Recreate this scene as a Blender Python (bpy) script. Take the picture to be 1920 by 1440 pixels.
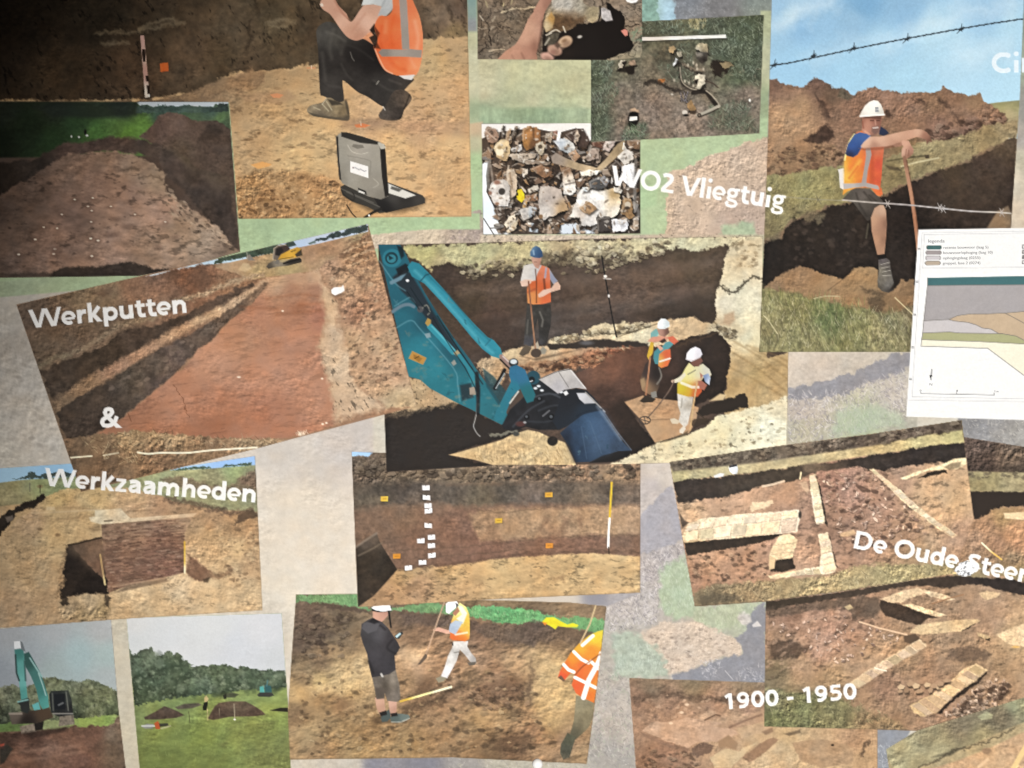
# Close-up of a printed exhibition panel: a collage of excavation photographs.
import bpy, math, random, time
import numpy as np
for o in list(bpy.data.objects): bpy.data.objects.remove(o)
S = 0.000625                       # metres per print unit (the visible 1920 units span 1.2 m)
ZC = 1.40                          # height of the picture centre on the wall
def P(x, y, d=0.0): return ((x-960)*S, -d, ZC+(720-y)*S)
scene = bpy.context.scene
# ---- camera
cam = bpy.data.cameras.new('camera'); cam.lens = 35; cam.sensor_width = 36; cam.clip_start = .01; cam.clip_end = 60
camo = bpy.data.objects.new('camera', cam); scene.collection.objects.link(camo)
camo.location = (0, -1.2*35/36, ZC); camo.rotation_euler = (math.radians(90), 0, 0); scene.camera = camo
# ---- dim even room light and one soft spotlight that leaves the upper left corner unlit
world = bpy.data.worlds.new('World'); scene.world = world; world.use_nodes = True
bg = world.node_tree.nodes['Background']; bg.inputs['Color'].default_value = (1, .97, .93, 1); bg.inputs['Strength'].default_value = .02
lamp = bpy.data.lights.new('spotlight', 'SPOT'); lamp.energy = 910; lamp.color = (1, .985, .96); lamp.shadow_soft_size = .25
lamp.spot_size = math.radians(34.46); lamp.spot_blend = 0.457
lo = bpy.data.objects.new('spotlight', lamp); scene.collection.objects.link(lo)
lx, _, lz = P(1650, 1250); lo.location = (lx, -4.0, lz); lo.rotation_euler = (math.radians(90), 0, 0)
scene.render.engine = 'CYCLES'
vs = scene.view_settings; vs.view_transform = 'Standard'; vs.look = 'None'; vs.exposure = 0; vs.gamma = 1; vs.use_curve_mapping = False
# ---------------------------------------------------------------- print painter
# The panel is one flat printed collage.  Its print is laid down here as colours
# on a fine grid of points (measured in "print units": 1920 x 1440 across the
# visible part), then cut into one mesh per photograph, part and sub-part.
class Canvas: pass
CV = Canvas()
REG = []                                  # label registry: dict(name, parent, ...)
def start(step, x0, y0, x1, y1):
    CV.step = step; CV.x0 = x0; CV.y0 = y0
    CV.nx = int(round((x1-x0)/step))+1; CV.ny = int(round((y1-y0)/step))+1
    CV.C = np.zeros((CV.ny, CV.nx, 3), np.float32)
    CV.L = np.zeros((CV.ny-1, CV.nx-1), np.int16)
    CV.clip = None
    REG.clear()
_lat = np.random.RandomState(7).rand(64, 256, 256).astype(np.float32)
def vnoise(x, y, seed):
    t = _lat[seed % 64]
    xi = np.floor(x).astype(np.int32); yi = np.floor(y).astype(np.int32)
    fx = x-xi; fy = y-yi
    fx = fx*fx*(3-2*fx); fy = fy*fy*(3-2*fy)
    xi += seed*37; yi += seed*91
    a = t[yi & 255, xi & 255]; b = t[yi & 255, (xi+1) & 255]
    c = t[(yi+1) & 255, xi & 255]; d = t[(yi+1) & 255, (xi+1) & 255]
    return (a+(b-a)*fx)*(1-fy)+(c+(d-c)*fx)*fy
def fbm(x, y, scale, seed, octv=4, ang=0, st=1.0):
    if ang or st != 1.0:
        ca, sa = math.cos(math.radians(ang)), math.sin(math.radians(ang))
        x, y = (x*ca+y*sa)/st, (-x*sa+y*ca)
    x = x/scale; y = y/scale; s = 0; amp = 1.0; tot = 0
    for o in range(octv):
        s = s+amp*(vnoise(x, y, seed+o*5)-.5); tot += amp
        x, y = x*1.62+y*1.22+13.1, y*1.62-x*1.22+7.7; amp *= .6
        if scale/(2.03**(o+1)) < CV.step*.8: break
    return s/tot*2.6
def col(c): return np.array([int(c[i:i+2], 16) for i in (0, 2, 4)], np.float32)
def pts(s):
    if isinstance(s, str): s = [float(v) for v in s.split()]
    a = np.array(s, np.float32).reshape(-1, 2)
    return a
def smooth(a, closed=True, n=4):
    k = len(a); out = []
    for i in range(k if closed else k-1):
        g = lambda j: a[j % k] if closed else a[min(max(j, 0), k-1)]
        p0, p1, p2, p3 = g(i-1), g(i), g(i+1), g(i+2)
        for q in range(n):
            t = q/n
            out.append(.5*(2*p1+(p2-p0)*t+(2*p0-5*p1+4*p2-p3)*t*t+(3*p1-p0-3*p2+p3)*t**3))
    if not closed: out.append(a[-1])
    return np.array(out, np.float32)
def box_of(a, pad):
    s = CV.step
    i0 = max(int((a[:, 0].min()-pad-CV.x0)/s), 0); i1 = min(int((a[:, 0].max()+pad-CV.x0)/s)+2, CV.nx)
    j0 = max(int((a[:, 1].min()-pad-CV.y0)/s), 0); j1 = min(int((a[:, 1].max()+pad-CV.y0)/s)+2, CV.ny)
    if i1 <= i0 or j1 <= j0: return None
    x = (CV.x0+s*np.arange(i0, i1, dtype=np.float32))[None, :]; y = (CV.y0+s*np.arange(j0, j1, dtype=np.float32))[:, None]
    x, y = np.broadcast_arrays(x, y)
    return (slice(j0, j1), slice(i0, i1)), x, y
def sdf(a, x, y):
    d = np.full(x.shape, 1e9, np.float32); ins = np.zeros(x.shape, bool)
    b = np.roll(a, -1, 0)
    for (ax, ay), (bx, by) in zip(a, b):
        ex, ey = bx-ax, by-ay; l = ex*ex+ey*ey
        if l < 1e-9: continue
        px, py = x-ax, y-ay
        t = np.clip((px*ex+py*ey)/l, 0, 1)
        qx = px-t*ex; qy = py-t*ey
        np.minimum(d, qx*qx+qy*qy, out=d)
        if ay != by:
            ins ^= ((ay > y) != (by > y)) & (px < ex*py/ey)
    d = np.sqrt(d)
    return np.where(ins, d, -d)
def colour(c, x, y):
    if isinstance(c, str) and ' ' not in c: return col(c)
    v = c.split(); k = len(v)//3                      # 'x y hex x y hex ...' -> smooth blend
    num = np.zeros(x.shape+(3,), np.float32); den = np.zeros(x.shape, np.float32)
    for i in range(k):
        dx = x-float(v[3*i]); dy = y-float(v[3*i+1])
        w = 1/(dx*dx+dy*dy+60)**1.6
        num += w[..., None]*col(v[3*i+2]); den += w
    return num/den[..., None]
def textured(c, t, x, y):
    if not t: return c
    m = np.zeros(x.shape, np.float32)
    for k in t.split(';'):
        k = k.split(); kind = k[0]; sc = float(k[1]); am = float(k[2]); sd = int(k[3]) if len(k) > 3 else 1
        ang = float(k[4]) if len(k) > 4 else 0; st = float(k[5]) if len(k) > 5 else 1
        if kind == 'n': m = m+am*fbm(x, y, sc, sd, 4, ang, st)
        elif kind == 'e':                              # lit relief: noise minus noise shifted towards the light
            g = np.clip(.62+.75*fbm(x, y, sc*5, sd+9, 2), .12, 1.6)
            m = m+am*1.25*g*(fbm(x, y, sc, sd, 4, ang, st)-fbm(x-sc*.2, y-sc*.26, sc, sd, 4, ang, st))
        elif kind == 's':                              # dark specks
            m = m-am*1.25*np.clip((fbm(x, y, sc*.6, sd, 4, ang, st)+.35*fbm(x, y, sc*6, sd+7, 2)-.42)*2.6, 0, 1)
        elif kind == 'b':                              # light specks
            m = m+am*1.25*np.clip((fbm(x, y, sc*.6, sd, 4, ang, st)+.35*fbm(x, y, sc*6, sd+7, 2)-.42)*2.6, 0, 1)
        elif kind == 'r':                              # thin dark ridges / cracks
            m = m-am*np.clip(1-np.abs(fbm(x, y, sc, sd, 3, ang, st))*7, 0, 1)
    return np.clip(c*(1+m)[..., None], 0, 255)
def lay(sl, m, c, x, y, t, p, mode=None, nl=False):
    if CV.clip is not None: m = m*CV.clip[sl]
    c = textured(c, t, x, y)
    T = CV.C[sl]
    if mode == 'mul': c = T*(c/255.)
    elif mode == 'add': c = np.clip(T+c, 0, 255)
    T += (c-T)*m[..., None]
    if p is not None:
        q = m > .5
        q = q[:-1, :-1] & q[1:, 1:]
        CV.L[sl[0].start:sl[0].start+q.shape[0], sl[1].start:sl[1].start+q.shape[1]][q] = p
def fill(poly, c, f=1.3, a=1.0, t=None, p=None, sm=0, wob=None, mode=None):
    A = pts(poly)
    if sm: A = smooth(A)
    r = box_of(A, f+(wob[1] if wob else 0))
    if r is None: return
    sl, x, y = r; sx, sy = x, y
    if wob:
        w, am = wob[0], wob[1]; sd = wob[2] if len(wob) > 2 else 3
        sx = x+am*1.2*fbm(x, y, w, sd); sy = y+am*1.2*fbm(x, y, w, sd+11)
    m = np.clip(sdf(A, sx, sy)/max(f, CV.step*.6)+.5, 0, 1)*a
    lay(sl, m, colour(c, x, y), x, y, t, p, mode)
def stroke(line, w, c, f=1.2, a=1.0, t=None, p=None, sm=0, w2=None, wob=None, mode=None):
    A = pts(line)
    if sm: A = smooth(A, False)
    r = box_of(A, w+f+(wob[1] if wob else 0))
    if r is None: return
    sl, x, y = r; sx, sy = x, y
    if wob:
        sx = x+wob[1]*1.2*fbm(x, y, wob[0], 3); sy = y+wob[1]*1.2*fbm(x, y, wob[0], 14)
    best = np.full(x.shape, -1e9, np.float32); n = len(A)-1
    w2 = w if w2 is None else w2
    for i in range(n):
        (ax, ay), (bx, by) = A[i], A[i+1]
        ex, ey = bx-ax, by-ay; l = ex*ex+ey*ey+1e-9
        tt = np.clip(((sx-ax)*ex+(sy-ay)*ey)/l, 0, 1)
        d = np.hypot(sx-ax-tt*ex, sy-ay-tt*ey)
        ww = (w+(w2-w)*(i+tt)/n)/2
        np.maximum(best, ww-d, out=best)
    m = np.clip(best/max(f, CV.step*.6)+.5, 0, 1)*a
    lay(sl, m, colour(c, x, y), x, y, t, p, mode)
def dot(cx, cy, rx, ry, c, f=1.2, a=1.0, ang=0, t=None, p=None, mode=None, rough=0):
    r = box_of(np.array([[cx, cy]], np.float32), max(rx, ry)*(1+rough)+f+1)
    if r is None: return
    sl, x, y = r
    ca, sa = math.cos(math.radians(ang)), math.sin(math.radians(ang))
    u = ((x-cx)*ca+(y-cy)*sa)/rx; v = (-(x-cx)*sa+(y-cy)*ca)/ry
    d = np.sqrt(u*u+v*v)
    if rough: d = d+rough*fbm(x, y, max(rx, ry)*.9+1, 23, 2)
    m = np.clip((1-d)*min(rx, ry)/max(f, CV.step*.6)+.5, 0, 1)*a
    lay(sl, m, colour(c, x, y), x, y, t, p, mode)
def inside(A, px, py):
    b = np.roll(A, -1, 0); ins = False
    for (ax, ay), (bx, by) in zip(A, b):
        if (ay > py) != (by > py) and px < (bx-ax)*(py-ay)/(by-ay)+ax: ins = not ins
    return ins
def scatter(poly, n, r, cols, seed=1, el=1.5, ang=0, da=25, f=1.2, a=.9, shade=0):
    """n small flecks; r=(min,max) radius, el = length/width, shade = dark underside"""
    A = pts(poly); R = random.Random(seed); cols = cols.split()
    lo = A.min(0); hi = A.max(0); k = 0; tries = 0
    while k < n and tries < n*12:
        tries += 1
        x = R.uniform(lo[0], hi[0]); y = R.uniform(lo[1], hi[1])
        if not inside(A, x, y): continue
        k += 1; q = R.uniform(*r); an = ang+R.uniform(-da, da); e = el*R.uniform(.7, 1.3)
        c = R.choice(cols)
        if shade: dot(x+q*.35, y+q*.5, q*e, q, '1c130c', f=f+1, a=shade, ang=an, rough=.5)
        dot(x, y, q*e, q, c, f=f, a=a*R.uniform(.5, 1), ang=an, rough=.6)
def blades(poly, n, ln, cols, seed=1, ang=-90, da=30, w=1.6, a=.8):
    A = pts(poly); R = random.Random(seed); cols = cols.split()
    lo = A.min(0); hi = A.max(0); k = 0; tries = 0
    while k < n and tries < n*12:
        tries += 1
        x = R.uniform(lo[0], hi[0]); y = R.uniform(lo[1], hi[1])
        if not inside(A, x, y): continue
        k += 1; l = R.uniform(*ln); an = math.radians(ang+R.uniform(-da, da))
        stroke([x, y, x+l*math.cos(an), y+l*math.sin(an)], w, R.choice(cols), a=a*R.uniform(.5, 1), w2=w*.5)
def shards(poly, n, r, cols, seed=1, a=.95, shade=.6, el=1.8, f=1.3):
    """angular broken pieces with a dark side and a lit edge"""
    A = pts(poly); R = random.Random(seed); cols = cols.split(); lo = A.min(0); hi = A.max(0); k = 0; tries = 0
    while k < n and tries < n*12:
        tries += 1
        x = R.uniform(lo[0], hi[0]); y = R.uniform(lo[1], hi[1])
        if not inside(A, x, y): continue
        k += 1; q = R.uniform(*r); an = R.uniform(0, 3.14); e = el*R.uniform(.6, 1.4); m = R.randint(4, 6); P_ = []
        for i in range(m):
            t = 6.283*(i+R.uniform(-.3, .3))/m; u = q*e*math.cos(t)*R.uniform(.6, 1.1); v = q*math.sin(t)*R.uniform(.6, 1.1)
            P_.append((x+u*math.cos(an)-v*math.sin(an), y+u*math.sin(an)+v*math.cos(an)))
        P_ = np.array(P_, np.float32); c = R.choice(cols)
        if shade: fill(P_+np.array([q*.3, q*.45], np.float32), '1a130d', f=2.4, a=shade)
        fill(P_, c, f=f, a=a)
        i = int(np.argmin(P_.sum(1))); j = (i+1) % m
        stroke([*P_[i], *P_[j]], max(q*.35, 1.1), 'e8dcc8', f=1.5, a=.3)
def photo(name, poly, c, label, cat='photograph', t=None, f=1.6, **kw):
    """a new top-level print: everything painted until the next one is clipped to it"""
    CV.clip = None
    A = pts(poly)
    REG.append(dict(name=name, parent=None, label=label, cat=cat, poly=A, kw=kw))
    k = len(REG)
    fill(A, c, f=f, t=t, p=k)
    CV.cur = k
    m = np.zeros((CV.ny, CV.nx), np.float32)
    sl, x, y = box_of(A, f)
    m[sl] = np.clip(sdf(A, x, y)/f+.5, 0, 1)
    CV.clip = m
    return k
def part(name, parent=None, label=None):
    REG.append(dict(name=name, parent=parent or CV.cur, label=label))
    return len(REG)

def finish():
    """printed-photograph grain and painted lit relief over everything but clean drawings, and the print's tonal range"""
    C = CV.C; h = CV.ny; s = CV.step
    rough = ('soil', 'ground', 'trench', 'heap', 'bank', 'clods', 'wall', 'sand', 'grass', 'floor', 'layer', 'lens', 'pit', 'edge', 'ridge', 'ditch', 'field', 'trees', 'tree_line', 'hollow', 'plateau', 'slope', 'photograph', 'shade')
    flat = ('teal_layer', 'grey_layer', 'pale_grey_layer', 'tan_layer', 'green_layer', 'cream_layer', 'section_drawing', 'sky')
    kk = np.full(len(REG)+1, .22, np.float32); gg = np.ones(len(REG)+1, np.float32)
    for i, r in enumerate(REG, 1):
        if r['name'] in flat or 'letter' in r['name']: kk[i] = .12
        elif any(q in r['name'] for q in rough): kk[i] = 1
        t = r
        while t['parent']: t = REG[t['parent']-1]
        gg[i] = GAIN.get(t['name'], 1)
    kk[1] = .45
    lab = np.zeros((CV.ny, CV.nx), np.int16); lab[:-1, :-1] = CV.L; lab[-1] = lab[-2]; lab[:, -1] = lab[:, -2]
    soft = kk[lab] < .2; panel = lab == 1
    for j in range(0, h, 128):
        sl = slice(j, min(j+128, h))
        y = (CV.y0+s*np.arange(sl.start, sl.stop, dtype=np.float32))[:, None]; x = (CV.x0+s*np.arange(CV.nx, dtype=np.float32))[None, :]
        x, y = np.broadcast_arrays(x, y)
        k = kk[lab[sl]]
        n = np.clip(.55+.9*fbm(x, y, 45, 60, 2), .1, 1.6)*(.035*fbm(x, y, 14, 41, 4)+.05*fbm(x, y, 4.2, 45, 2)+.17*(fbm(x, y, 9, 47, 4, 8, 1.5)-fbm(x-1.8, y-2.6, 9, 47, 4, 8, 1.5)))
        n = n*k+.012*fbm(x, y, 2.2, 50, 1)
        hue = .03*fbm(x, y, 26, 55, 2)*k
        c = C[sl]*((1+n)*gg[lab[sl]])[..., None]
        c[..., 0] *= 1+hue; c[..., 2] *= 1-hue*1.3
        C[sl] = np.clip(c, 0, 255)
    def blur(a, r):                                   # running mean, twice
        for ax in (0, 1, 0, 1):
            b = np.cumsum(np.concatenate([np.repeat(a.take([0], ax), r+1, ax), a, np.repeat(a.take([-1], ax), r, ax)], ax), ax, dtype=np.float64)
            n = a.shape[ax]
            a = ((b.take(range(2*r+1, 2*r+1+n), ax)-b.take(range(0, n), ax))/(2*r+1)).astype(np.float32)
        return a
    Y = C@np.array([.3, .59, .11], np.float32)
    r = max(int(round(7/s)), 1)
    gain = np.where(kk[lab] < .5, .12, .24)*(Y-blur(Y, r))
    C[:] = np.clip(C*(1+gain/np.maximum(Y, 24))[..., None], 0, 255)
    L = C@np.array([.3, .59, .11], np.float32)
    hi = C.max(2); sat = (hi-C.min(2))/np.maximum(hi, 1)
    vv = np.clip((sat-.5)/.25, 0, 1); C *= (1-.09*vv)[..., None]; L = L*(1-.09*vv)
    k = SAT+(.93-SAT)*vv     # dull earth colours print greyer than the safety vests
    C[:] = L[..., None]+(C-L[..., None])*k[..., None]
    C[:] = np.clip(C+(255-C)*LIFT, 0, 255)
SAT, LIFT = .80, .025
GAIN = dict(grassy_trench_photograph=1.2, ruined_walls_photograph=1.25, cellar_ruins_photograph=1.2, three_workers_photograph=1.14, surveyor_photograph=1.1, far_trench_photograph=1.18, tiled_cellar_photograph=1.12, soil_profile_photograph=1.1, brick_wall_trench_photograph=1.08, red_trench_photograph=1.04, worker_on_trench_edge_photograph=1.02, aircraft_finds_photograph=1.12)

# ---- painted lettering: letters as pen strokes in units of capital height 100
def arc(cx, cy, rx, ry, a0, a1, n=18):
    a = np.radians(np.linspace(a0, a1, n)); return list(zip(cx+rx*np.cos(a), cy+ry*np.sin(a)))
XH = 73
def bowl(cx): return (arc(cx, 36.5, 22, 27, 0, 360, 26), 19)
GLYPH = {
 'W': (136, [([(2, 110), (34, -6)], 20), ([(34, -6), (66, 106)], 18), ([(66, 106), (101, -6)], 20), ([(101, -6), (133, 110)], 18)], 0, 100),
 'V': (84, [([(3, 110), (42, -8)], 20), ([(42, -8), (81, 110)], 19)], 0, 100),
 'e': (64, [(arc(32, 36.5, 23.5, 28, 2, 300, 26), 17.5), ([(14, 33), (58, 33)], 11.5)], -1, XH+1),
 'r': (48, [([(15, -9), (15, 82)], 20), ([(17, 44), (23, 55), (32, 62), (46, 62)], 19)], 0, XH+1),
 'k': (66, [([(15, -9), (15, 116)], 20), ([(22, 32), (56, 82)], 19), ([(28, 42), (62, -12)], 20)], 0, 106),
 'p': (72, [([(15, -38), (15, 82)], 20), bowl(39)], -30, XH+1),
 'u': (72, [([(15, 82), (15, 32)]+arc(34, 29, 19, 20, 180, 290), 20), ([(34, 9), (48, 14), (56, 30)], 17), ([(56, 82), (56, -9)], 20)], -1, XH),
 't': (48, [([(20, 102), (20, 26), (24, 13), (33, 8.5), (46, 10)], 19), ([(3, 65), (45, 65)], 15)], -1, 92),
 'n': (72, [([(15, -9), (15, 82)], 20), ([(16, 42), (24, 57), (36, 63.5), (48, 60), (56, 48), (56, -9)], 19)], 0, XH+1),
 'h': (72, [([(15, -9), (15, 116)], 20), ([(16, 42), (24, 57), (36, 63.5), (48, 60), (56, 48), (56, -9)], 19)], 0, 106),
 'm': (110, [([(15, -9), (15, 82)], 20), ([(16, 42), (24, 57), (34, 63.5), (45, 60), (53, 48), (53, -9)], 19), ([(54, 42), (62, 57), (73, 63.5), (84, 60), (92, 48), (92, -9)], 19)], 0, XH+1),
 'a': (66, [([(10, 58), (22, 63), (36, 63), (48, 56), (51, 44), (51, -9)], 19), ([(51, 42), (32, 40), (17, 33), (13, 21), (18, 10), (30, 8.5), (42, 15), (50, 28)], 16)], -1, XH+1),
 'z': (58, [([(6, 65.5), (50, 65.5)], 15), ([(45, 62), (12, 11)], 18), ([(4, 7.5), (54, 7.5)], 15)], 0, XH),
 'd': (72, [([(57, -9), (57, 116)], 20), bowl(33)], -1, 106),
 'O': (100, [(arc(50, 50, 38, 42, 0, 360, 36), 20)], -2, 102),
 '2': (68, [([(7, 85), (18, 91), (31, 92), (43, 88), (49, 78), (48, 67), (41, 54), (28, 38), (14, 18), (12, 10)], 19), ([(5, 8.5), (64, 8.5)], 17)], 0, 101),
 'l': (32, [([(16, -9), (16, 116)], 20)], 0, 106),
 'i': (32, [([(16, -9), (16, 63)], 20), (arc(16, 95, 4, 4, 0, 360, 10), 14)], 0, 107),
 'g': (68, [(arc(32, 47, 18.5, 18, 0, 360, 24), 16), ([(44, 66), (66, 66)], 13), ([(20, 29), (14, 20), (19, 11), (34, 8), (50, 4), (56, -8), (50, -19), (32, -23), (14, -19), (9, -9), (16, 1)], 14)], -31, XH),
 'C': (84, [(arc(50, 50, 38, 42, 52, 308, 28), 20)], -2, 102),
 'D': (94, [([(15, -9), (15, 110)], 20), ([(15, 91.5), (38, 91.5)]+arc(40, 50, 38, 41.5, 90, -90, 22)+[(15, 8.5)], 18)], 0, 100),
 'S': (72, [([(62, 84), (51, 90), (37, 92), (23, 87), (18, 76), (24, 64), (40, 54), (54, 44), (59, 30), (53, 15), (38, 8), (22, 9), (8, 15)], 19)], -1, 101),
 '1': (64, [([(36, -9), (36, 110)], 20), ([(36, 94), (12, 77)], 17)], 0, 100),
 '9': (70, [(arc(34, 67, 21, 24.5, 0, 360, 24), 18), ([(55, 66), (55, 46), (49, 24), (35, 10.5), (14, 9)], 18)], 0, 101),
 '0': (70, [(arc(35, 50, 23, 42, 0, 360, 30), 20)], -1, 101),
 '5': (70, [([(60, 91.5), (20, 91.5)], 17), ([(19, 96), (17, 52)], 17), ([(17, 53), (33, 58), (49, 52), (56, 37), (53, 20), (41, 9.5), (24, 8.5), (9, 12)], 18)], -1, 100),
 '-': (44, [([(6, 37), (38, 37)], 16)], 0, 100),
 '&': (92, [([(92, -10), (58, 26), (30, 58), (24, 74), (28, 87), (40, 92), (51, 87), (55, 75), (47, 62), (28, 49), (15, 38), (12, 24), (19, 11), (36, 8), (52, 14), (66, 30), (74, 56)], 18)], -1, 101),
 ' ': (32, [], 0, 0)}
def caption(text, x, y, x_end, cap, ang, label, c='f3f0ec', a=.97, shear=0.0, track=0):
    CV.clip = None
    adv = [GLYPH[ch][0]+track for ch in text]; tot = sum(adv)
    ca, sa = math.cos(math.radians(ang)), math.sin(math.radians(ang))
    sx = (x_end-x)/ca/tot; sy = cap/100.
    REG.append(dict(name='caption_lettering', parent=None, label=label, cat='lettering', poly=np.array([[x, y], [x_end, y]], np.float32), kw={}))
    root = len(REG); CV.cur = root; u0 = 0
    for ch, ad in zip(text, adv):
        w, strokes, lo, hi = GLYPH[ch]
        if strokes:
            cu = (u0+w/2)*sx; cx, cy = x+cu*ca+.4*cap*sa, y+cu*sa-.4*cap*ca
            r = box_of(np.array([[cx, cy]], np.float32), max(w*sx, cap)*.95+4)
            if r is not None:
                sl, X, Y = r
                du = (X-x)*ca+(Y-y)*sa; dt = -(-(X-x)*sa+(Y-y)*ca)
                t = dt; u = du-u0*sx-shear*t
                best = np.full(X.shape, -1e9, np.float32)
                for pl, wd in strokes:
                    for q, ((ax, ay), (bx, by)) in enumerate(zip(pl[:-1], pl[1:])):
                        ax, bx, ay, by = ax*sx, bx*sx, ay*sy, by*sy
                        ex, ey = bx-ax, by-ay; ll = ex*ex+ey*ey+1e-9; ln = math.sqrt(ll)
                        raw = ((u-ax)*ex+(t-ay)*ey)/ll; k = np.clip(raw, 0, 1)
                        v = wd*.51*(sx+sy)/2-np.hypot(u-ax-k*ex, t-ay-k*ey)
                        if q == 0: v = np.minimum(v, raw*ln)              # square pen ends
                        if q == len(pl)-2: v = np.minimum(v, (1-raw)*ln)
                        np.maximum(best, v, out=best)
                best = np.minimum(best, np.minimum(t-lo*sy, hi*sy-t))
                m = np.clip(best/max(1.3, CV.step*.6)+.5, 0, 1)*a
                lay(sl, m, col(c), X, Y, None, part('letter'))
        u0 += ad
def paint_99_captions():
    caption('Werkputten', 58, 615.5, 353, 34.5, -5.7, 'white word Werkputten across the red trench photograph')
    caption('&', 186, 801.5, 227, 38, 0, 'white ampersand on the red trench photograph')
    caption('Werkzaamheden', 84, 910.5, 481, 33.5, 4.6, 'white word Werkzaamheden above the brick wall photograph')
    caption('WO2 Vliegtuig', 1145, 346, 1471, 36, 8.2, 'white words WO2 Vliegtuig beside the heap of crash debris')
    caption('Cir', 1858, 136, 1936, 37, 0, 'pale letters Ci cut off at the right edge of the blue sky', 'dbe8f0')
    caption('De Oude Steen', 1598, 1027, 1934, 33.5, 11.4, 'white words De Oude Steen slanting down over the ruined walls')
    caption('1900 - 1950', 1357, 1330.5, 1608, 29.5, -4.7, 'white years 1900 - 1950 between the lower ruins photographs')
    caption('g', 1172, -6, 1199, 36, 3, 'white letter tail cut off at the top edge above the hand photograph')
def paint_01_backdrop():
    k = photo('collage_panel', '-700 -600 2700 -600 2700 2100 -700 2100', 'c9c0ae', 'large display panel printed with a faded field and gravel picture behind the photographs', 'panel')
    # pale faded landscape behind the photographs
    fill('-700 -600 2700 -600 2700 470 -700 560', 'a9bd8c', t='n 26 .05 2;n 5 .04 4', f=6)
    fill('860 90 1120 90 1120 240 860 240', '900 100 bdb48a 1000 120 b8b588 1080 150 b7b487 900 170 bfb892 1000 190 c4c297 1100 200 bfc094 1000 212 8fa27a 900 214 8fa37c 1090 214 93a37c', t='n 30 .10 5 0 2.5;n 6 .06 6', f=2)
    fill('860 203 1120 203 1120 232 860 232', '900 206 9aab82 1000 225 8a9f78 1100 206 9fae86 900 228 90a57e', f=8, t='n 8 .12 8 90 3')
    fill('874 -40 893 -40 895 60 876 60', '880 0 7f9c93 885 25 88a196 885 45 8b8f92 885 55 8e9090', f=6)
    fill('876 60 896 60 900 240 878 240', '884 75 bcb98f 884 110 c6c29c 884 160 c3bf9a 890 215 97a77f 890 230 a8b48c', f=8, t='n 12 .06 9')
    fill('1200 -40 1450 -40 1450 50 1200 50', '1210 10 8fb39c 1230 20 a0c5c6 1250 12 a4cbe0 1255 30 a0c6dc 1280 10 7d8388 1340 15 76797c 1400 20 7c7f82 1440 20 808a7c', f=3, t='n 10 .05 4')
    fill('1200 -40 1238 -40 1232 20 1240 40 1200 50', '7fa695', f=3, wob=(8, 5), t='n 6 .14 8')
    fill('1264 -40 1450 -40 1450 40 1270 45 1266 20', '1280 10 7b7f86 1350 20 757476 1430 15 7f8880', f=3, wob=(9, 5), t='n 8 .12 8;b 5 .12 3')
    fill('1426 20 1450 20 1440 260 1424 260', '1436 30 a4ab84 1434 120 b3b48e 1432 200 8f9f78 1430 240 a2ba8a', f=3, t='n 8 .06 3')
    fill('880 232 905 228 905 420 882 420', '890 240 c9ab84 890 270 b6b18b 892 300 a0bc87 892 400 a3c08b', f=4, t='n 14 .05 3')
    # sandy heap behind the aeroplane lettering
    hp = 'c6a98c'
    fill('1190 445 1250 440 1250 330 1300 305 1360 282 1420 262 1450 250 1450 470 1190 470', '1210 400 c9ab8a 1300 350 cdaf92 1400 300 c9ad93 1430 280 bfa288 1380 420 b99f8c 1300 410 c6aa90', f=3, wob=(14, 6), t='e 7 .22 6;n 20 .08 3')
    scatter('1260 330 1440 265 1440 450 1260 450', 150, (.8, 2.2), '8f7a68 7d6a5a a08a78', 5, a=.75)
    fill('1190 350 1235 345 1230 385 1190 395', 'a5c08c', f=6)
    fill('1355 425 1410 415 1420 440 1350 450', 'a3b48e', f=8, wob=(9, 5), t='n 8 .1 3')
    fill('690 440 800 428 850 405 905 395 905 470 690 470', '720 450 c9b59a 800 435 cdb99c 860 425 b59f8a 890 415 a8958a', f=3, wob=(12, 5), t='e 7 .2 6;n 16 .06 3')
    scatter('850 410 905 400 905 450 840 450', 70, (.8, 2), '8f7b72 a59088 7d6c64', 15, a=.8)
    fill('900 440 1440 440 1440 470 900 470', '920 450 c5b095 1100 450 c9b49c 1300 450 c2a98e 1420 450 b9b090', f=4, t='e 6 .22 9;s 7 .25 4')
    # left and bottom: pale sand with faint ridges
    fill('-700 560 700 520 700 2100 -700 2100', '0 600 c4b9aa 20 720 bdb2a3 60 860 c2b8aa 300 600 d0c5b4 560 960 dccdb8 600 1060 dfd0bb 560 1120 dccfba 520 1180 cfc2ae 640 830 c4b8ae 560 850 c9beb2 0 1300 c4b9a2 230 1180 cbbfa6 235 1430 c9bda2 -200 900 b5aa9c', f=6, t='e 30 .05 3;n 9 .02 6;n 60 .03 2')
    fill('-30 530 300 505 420 470 450 400 900 400 900 430 800 430 690 440 690 480 200 540 -30 560', '0 540 a9b78e 200 520 a8bc8c 450 440 a4be8c 600 415 a5bf8e 800 415 a4bf8c', f=3, t='n 20 .05 3;n 5 .03 4')
    fill('-30 585 40 570 70 640 130 860 -30 880', '0 600 c0b6a8 20 650 b0a496 20 720 bdb2a4 60 800 c4b9aa 0 860 c0b6a6', f=4, wob=(20, 6), t='e 16 .12 5;n 6 .05 6')
    scatter('0 640 60 640 130 860 0 870', 26, (2, 5), '8f857a 9c9286', 31, el=2.2, a=.45, ang=20, f=3)
    # road edge, gravel and weeds on the right of the middle
    shadow_grey = '8f8b8f'
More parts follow.
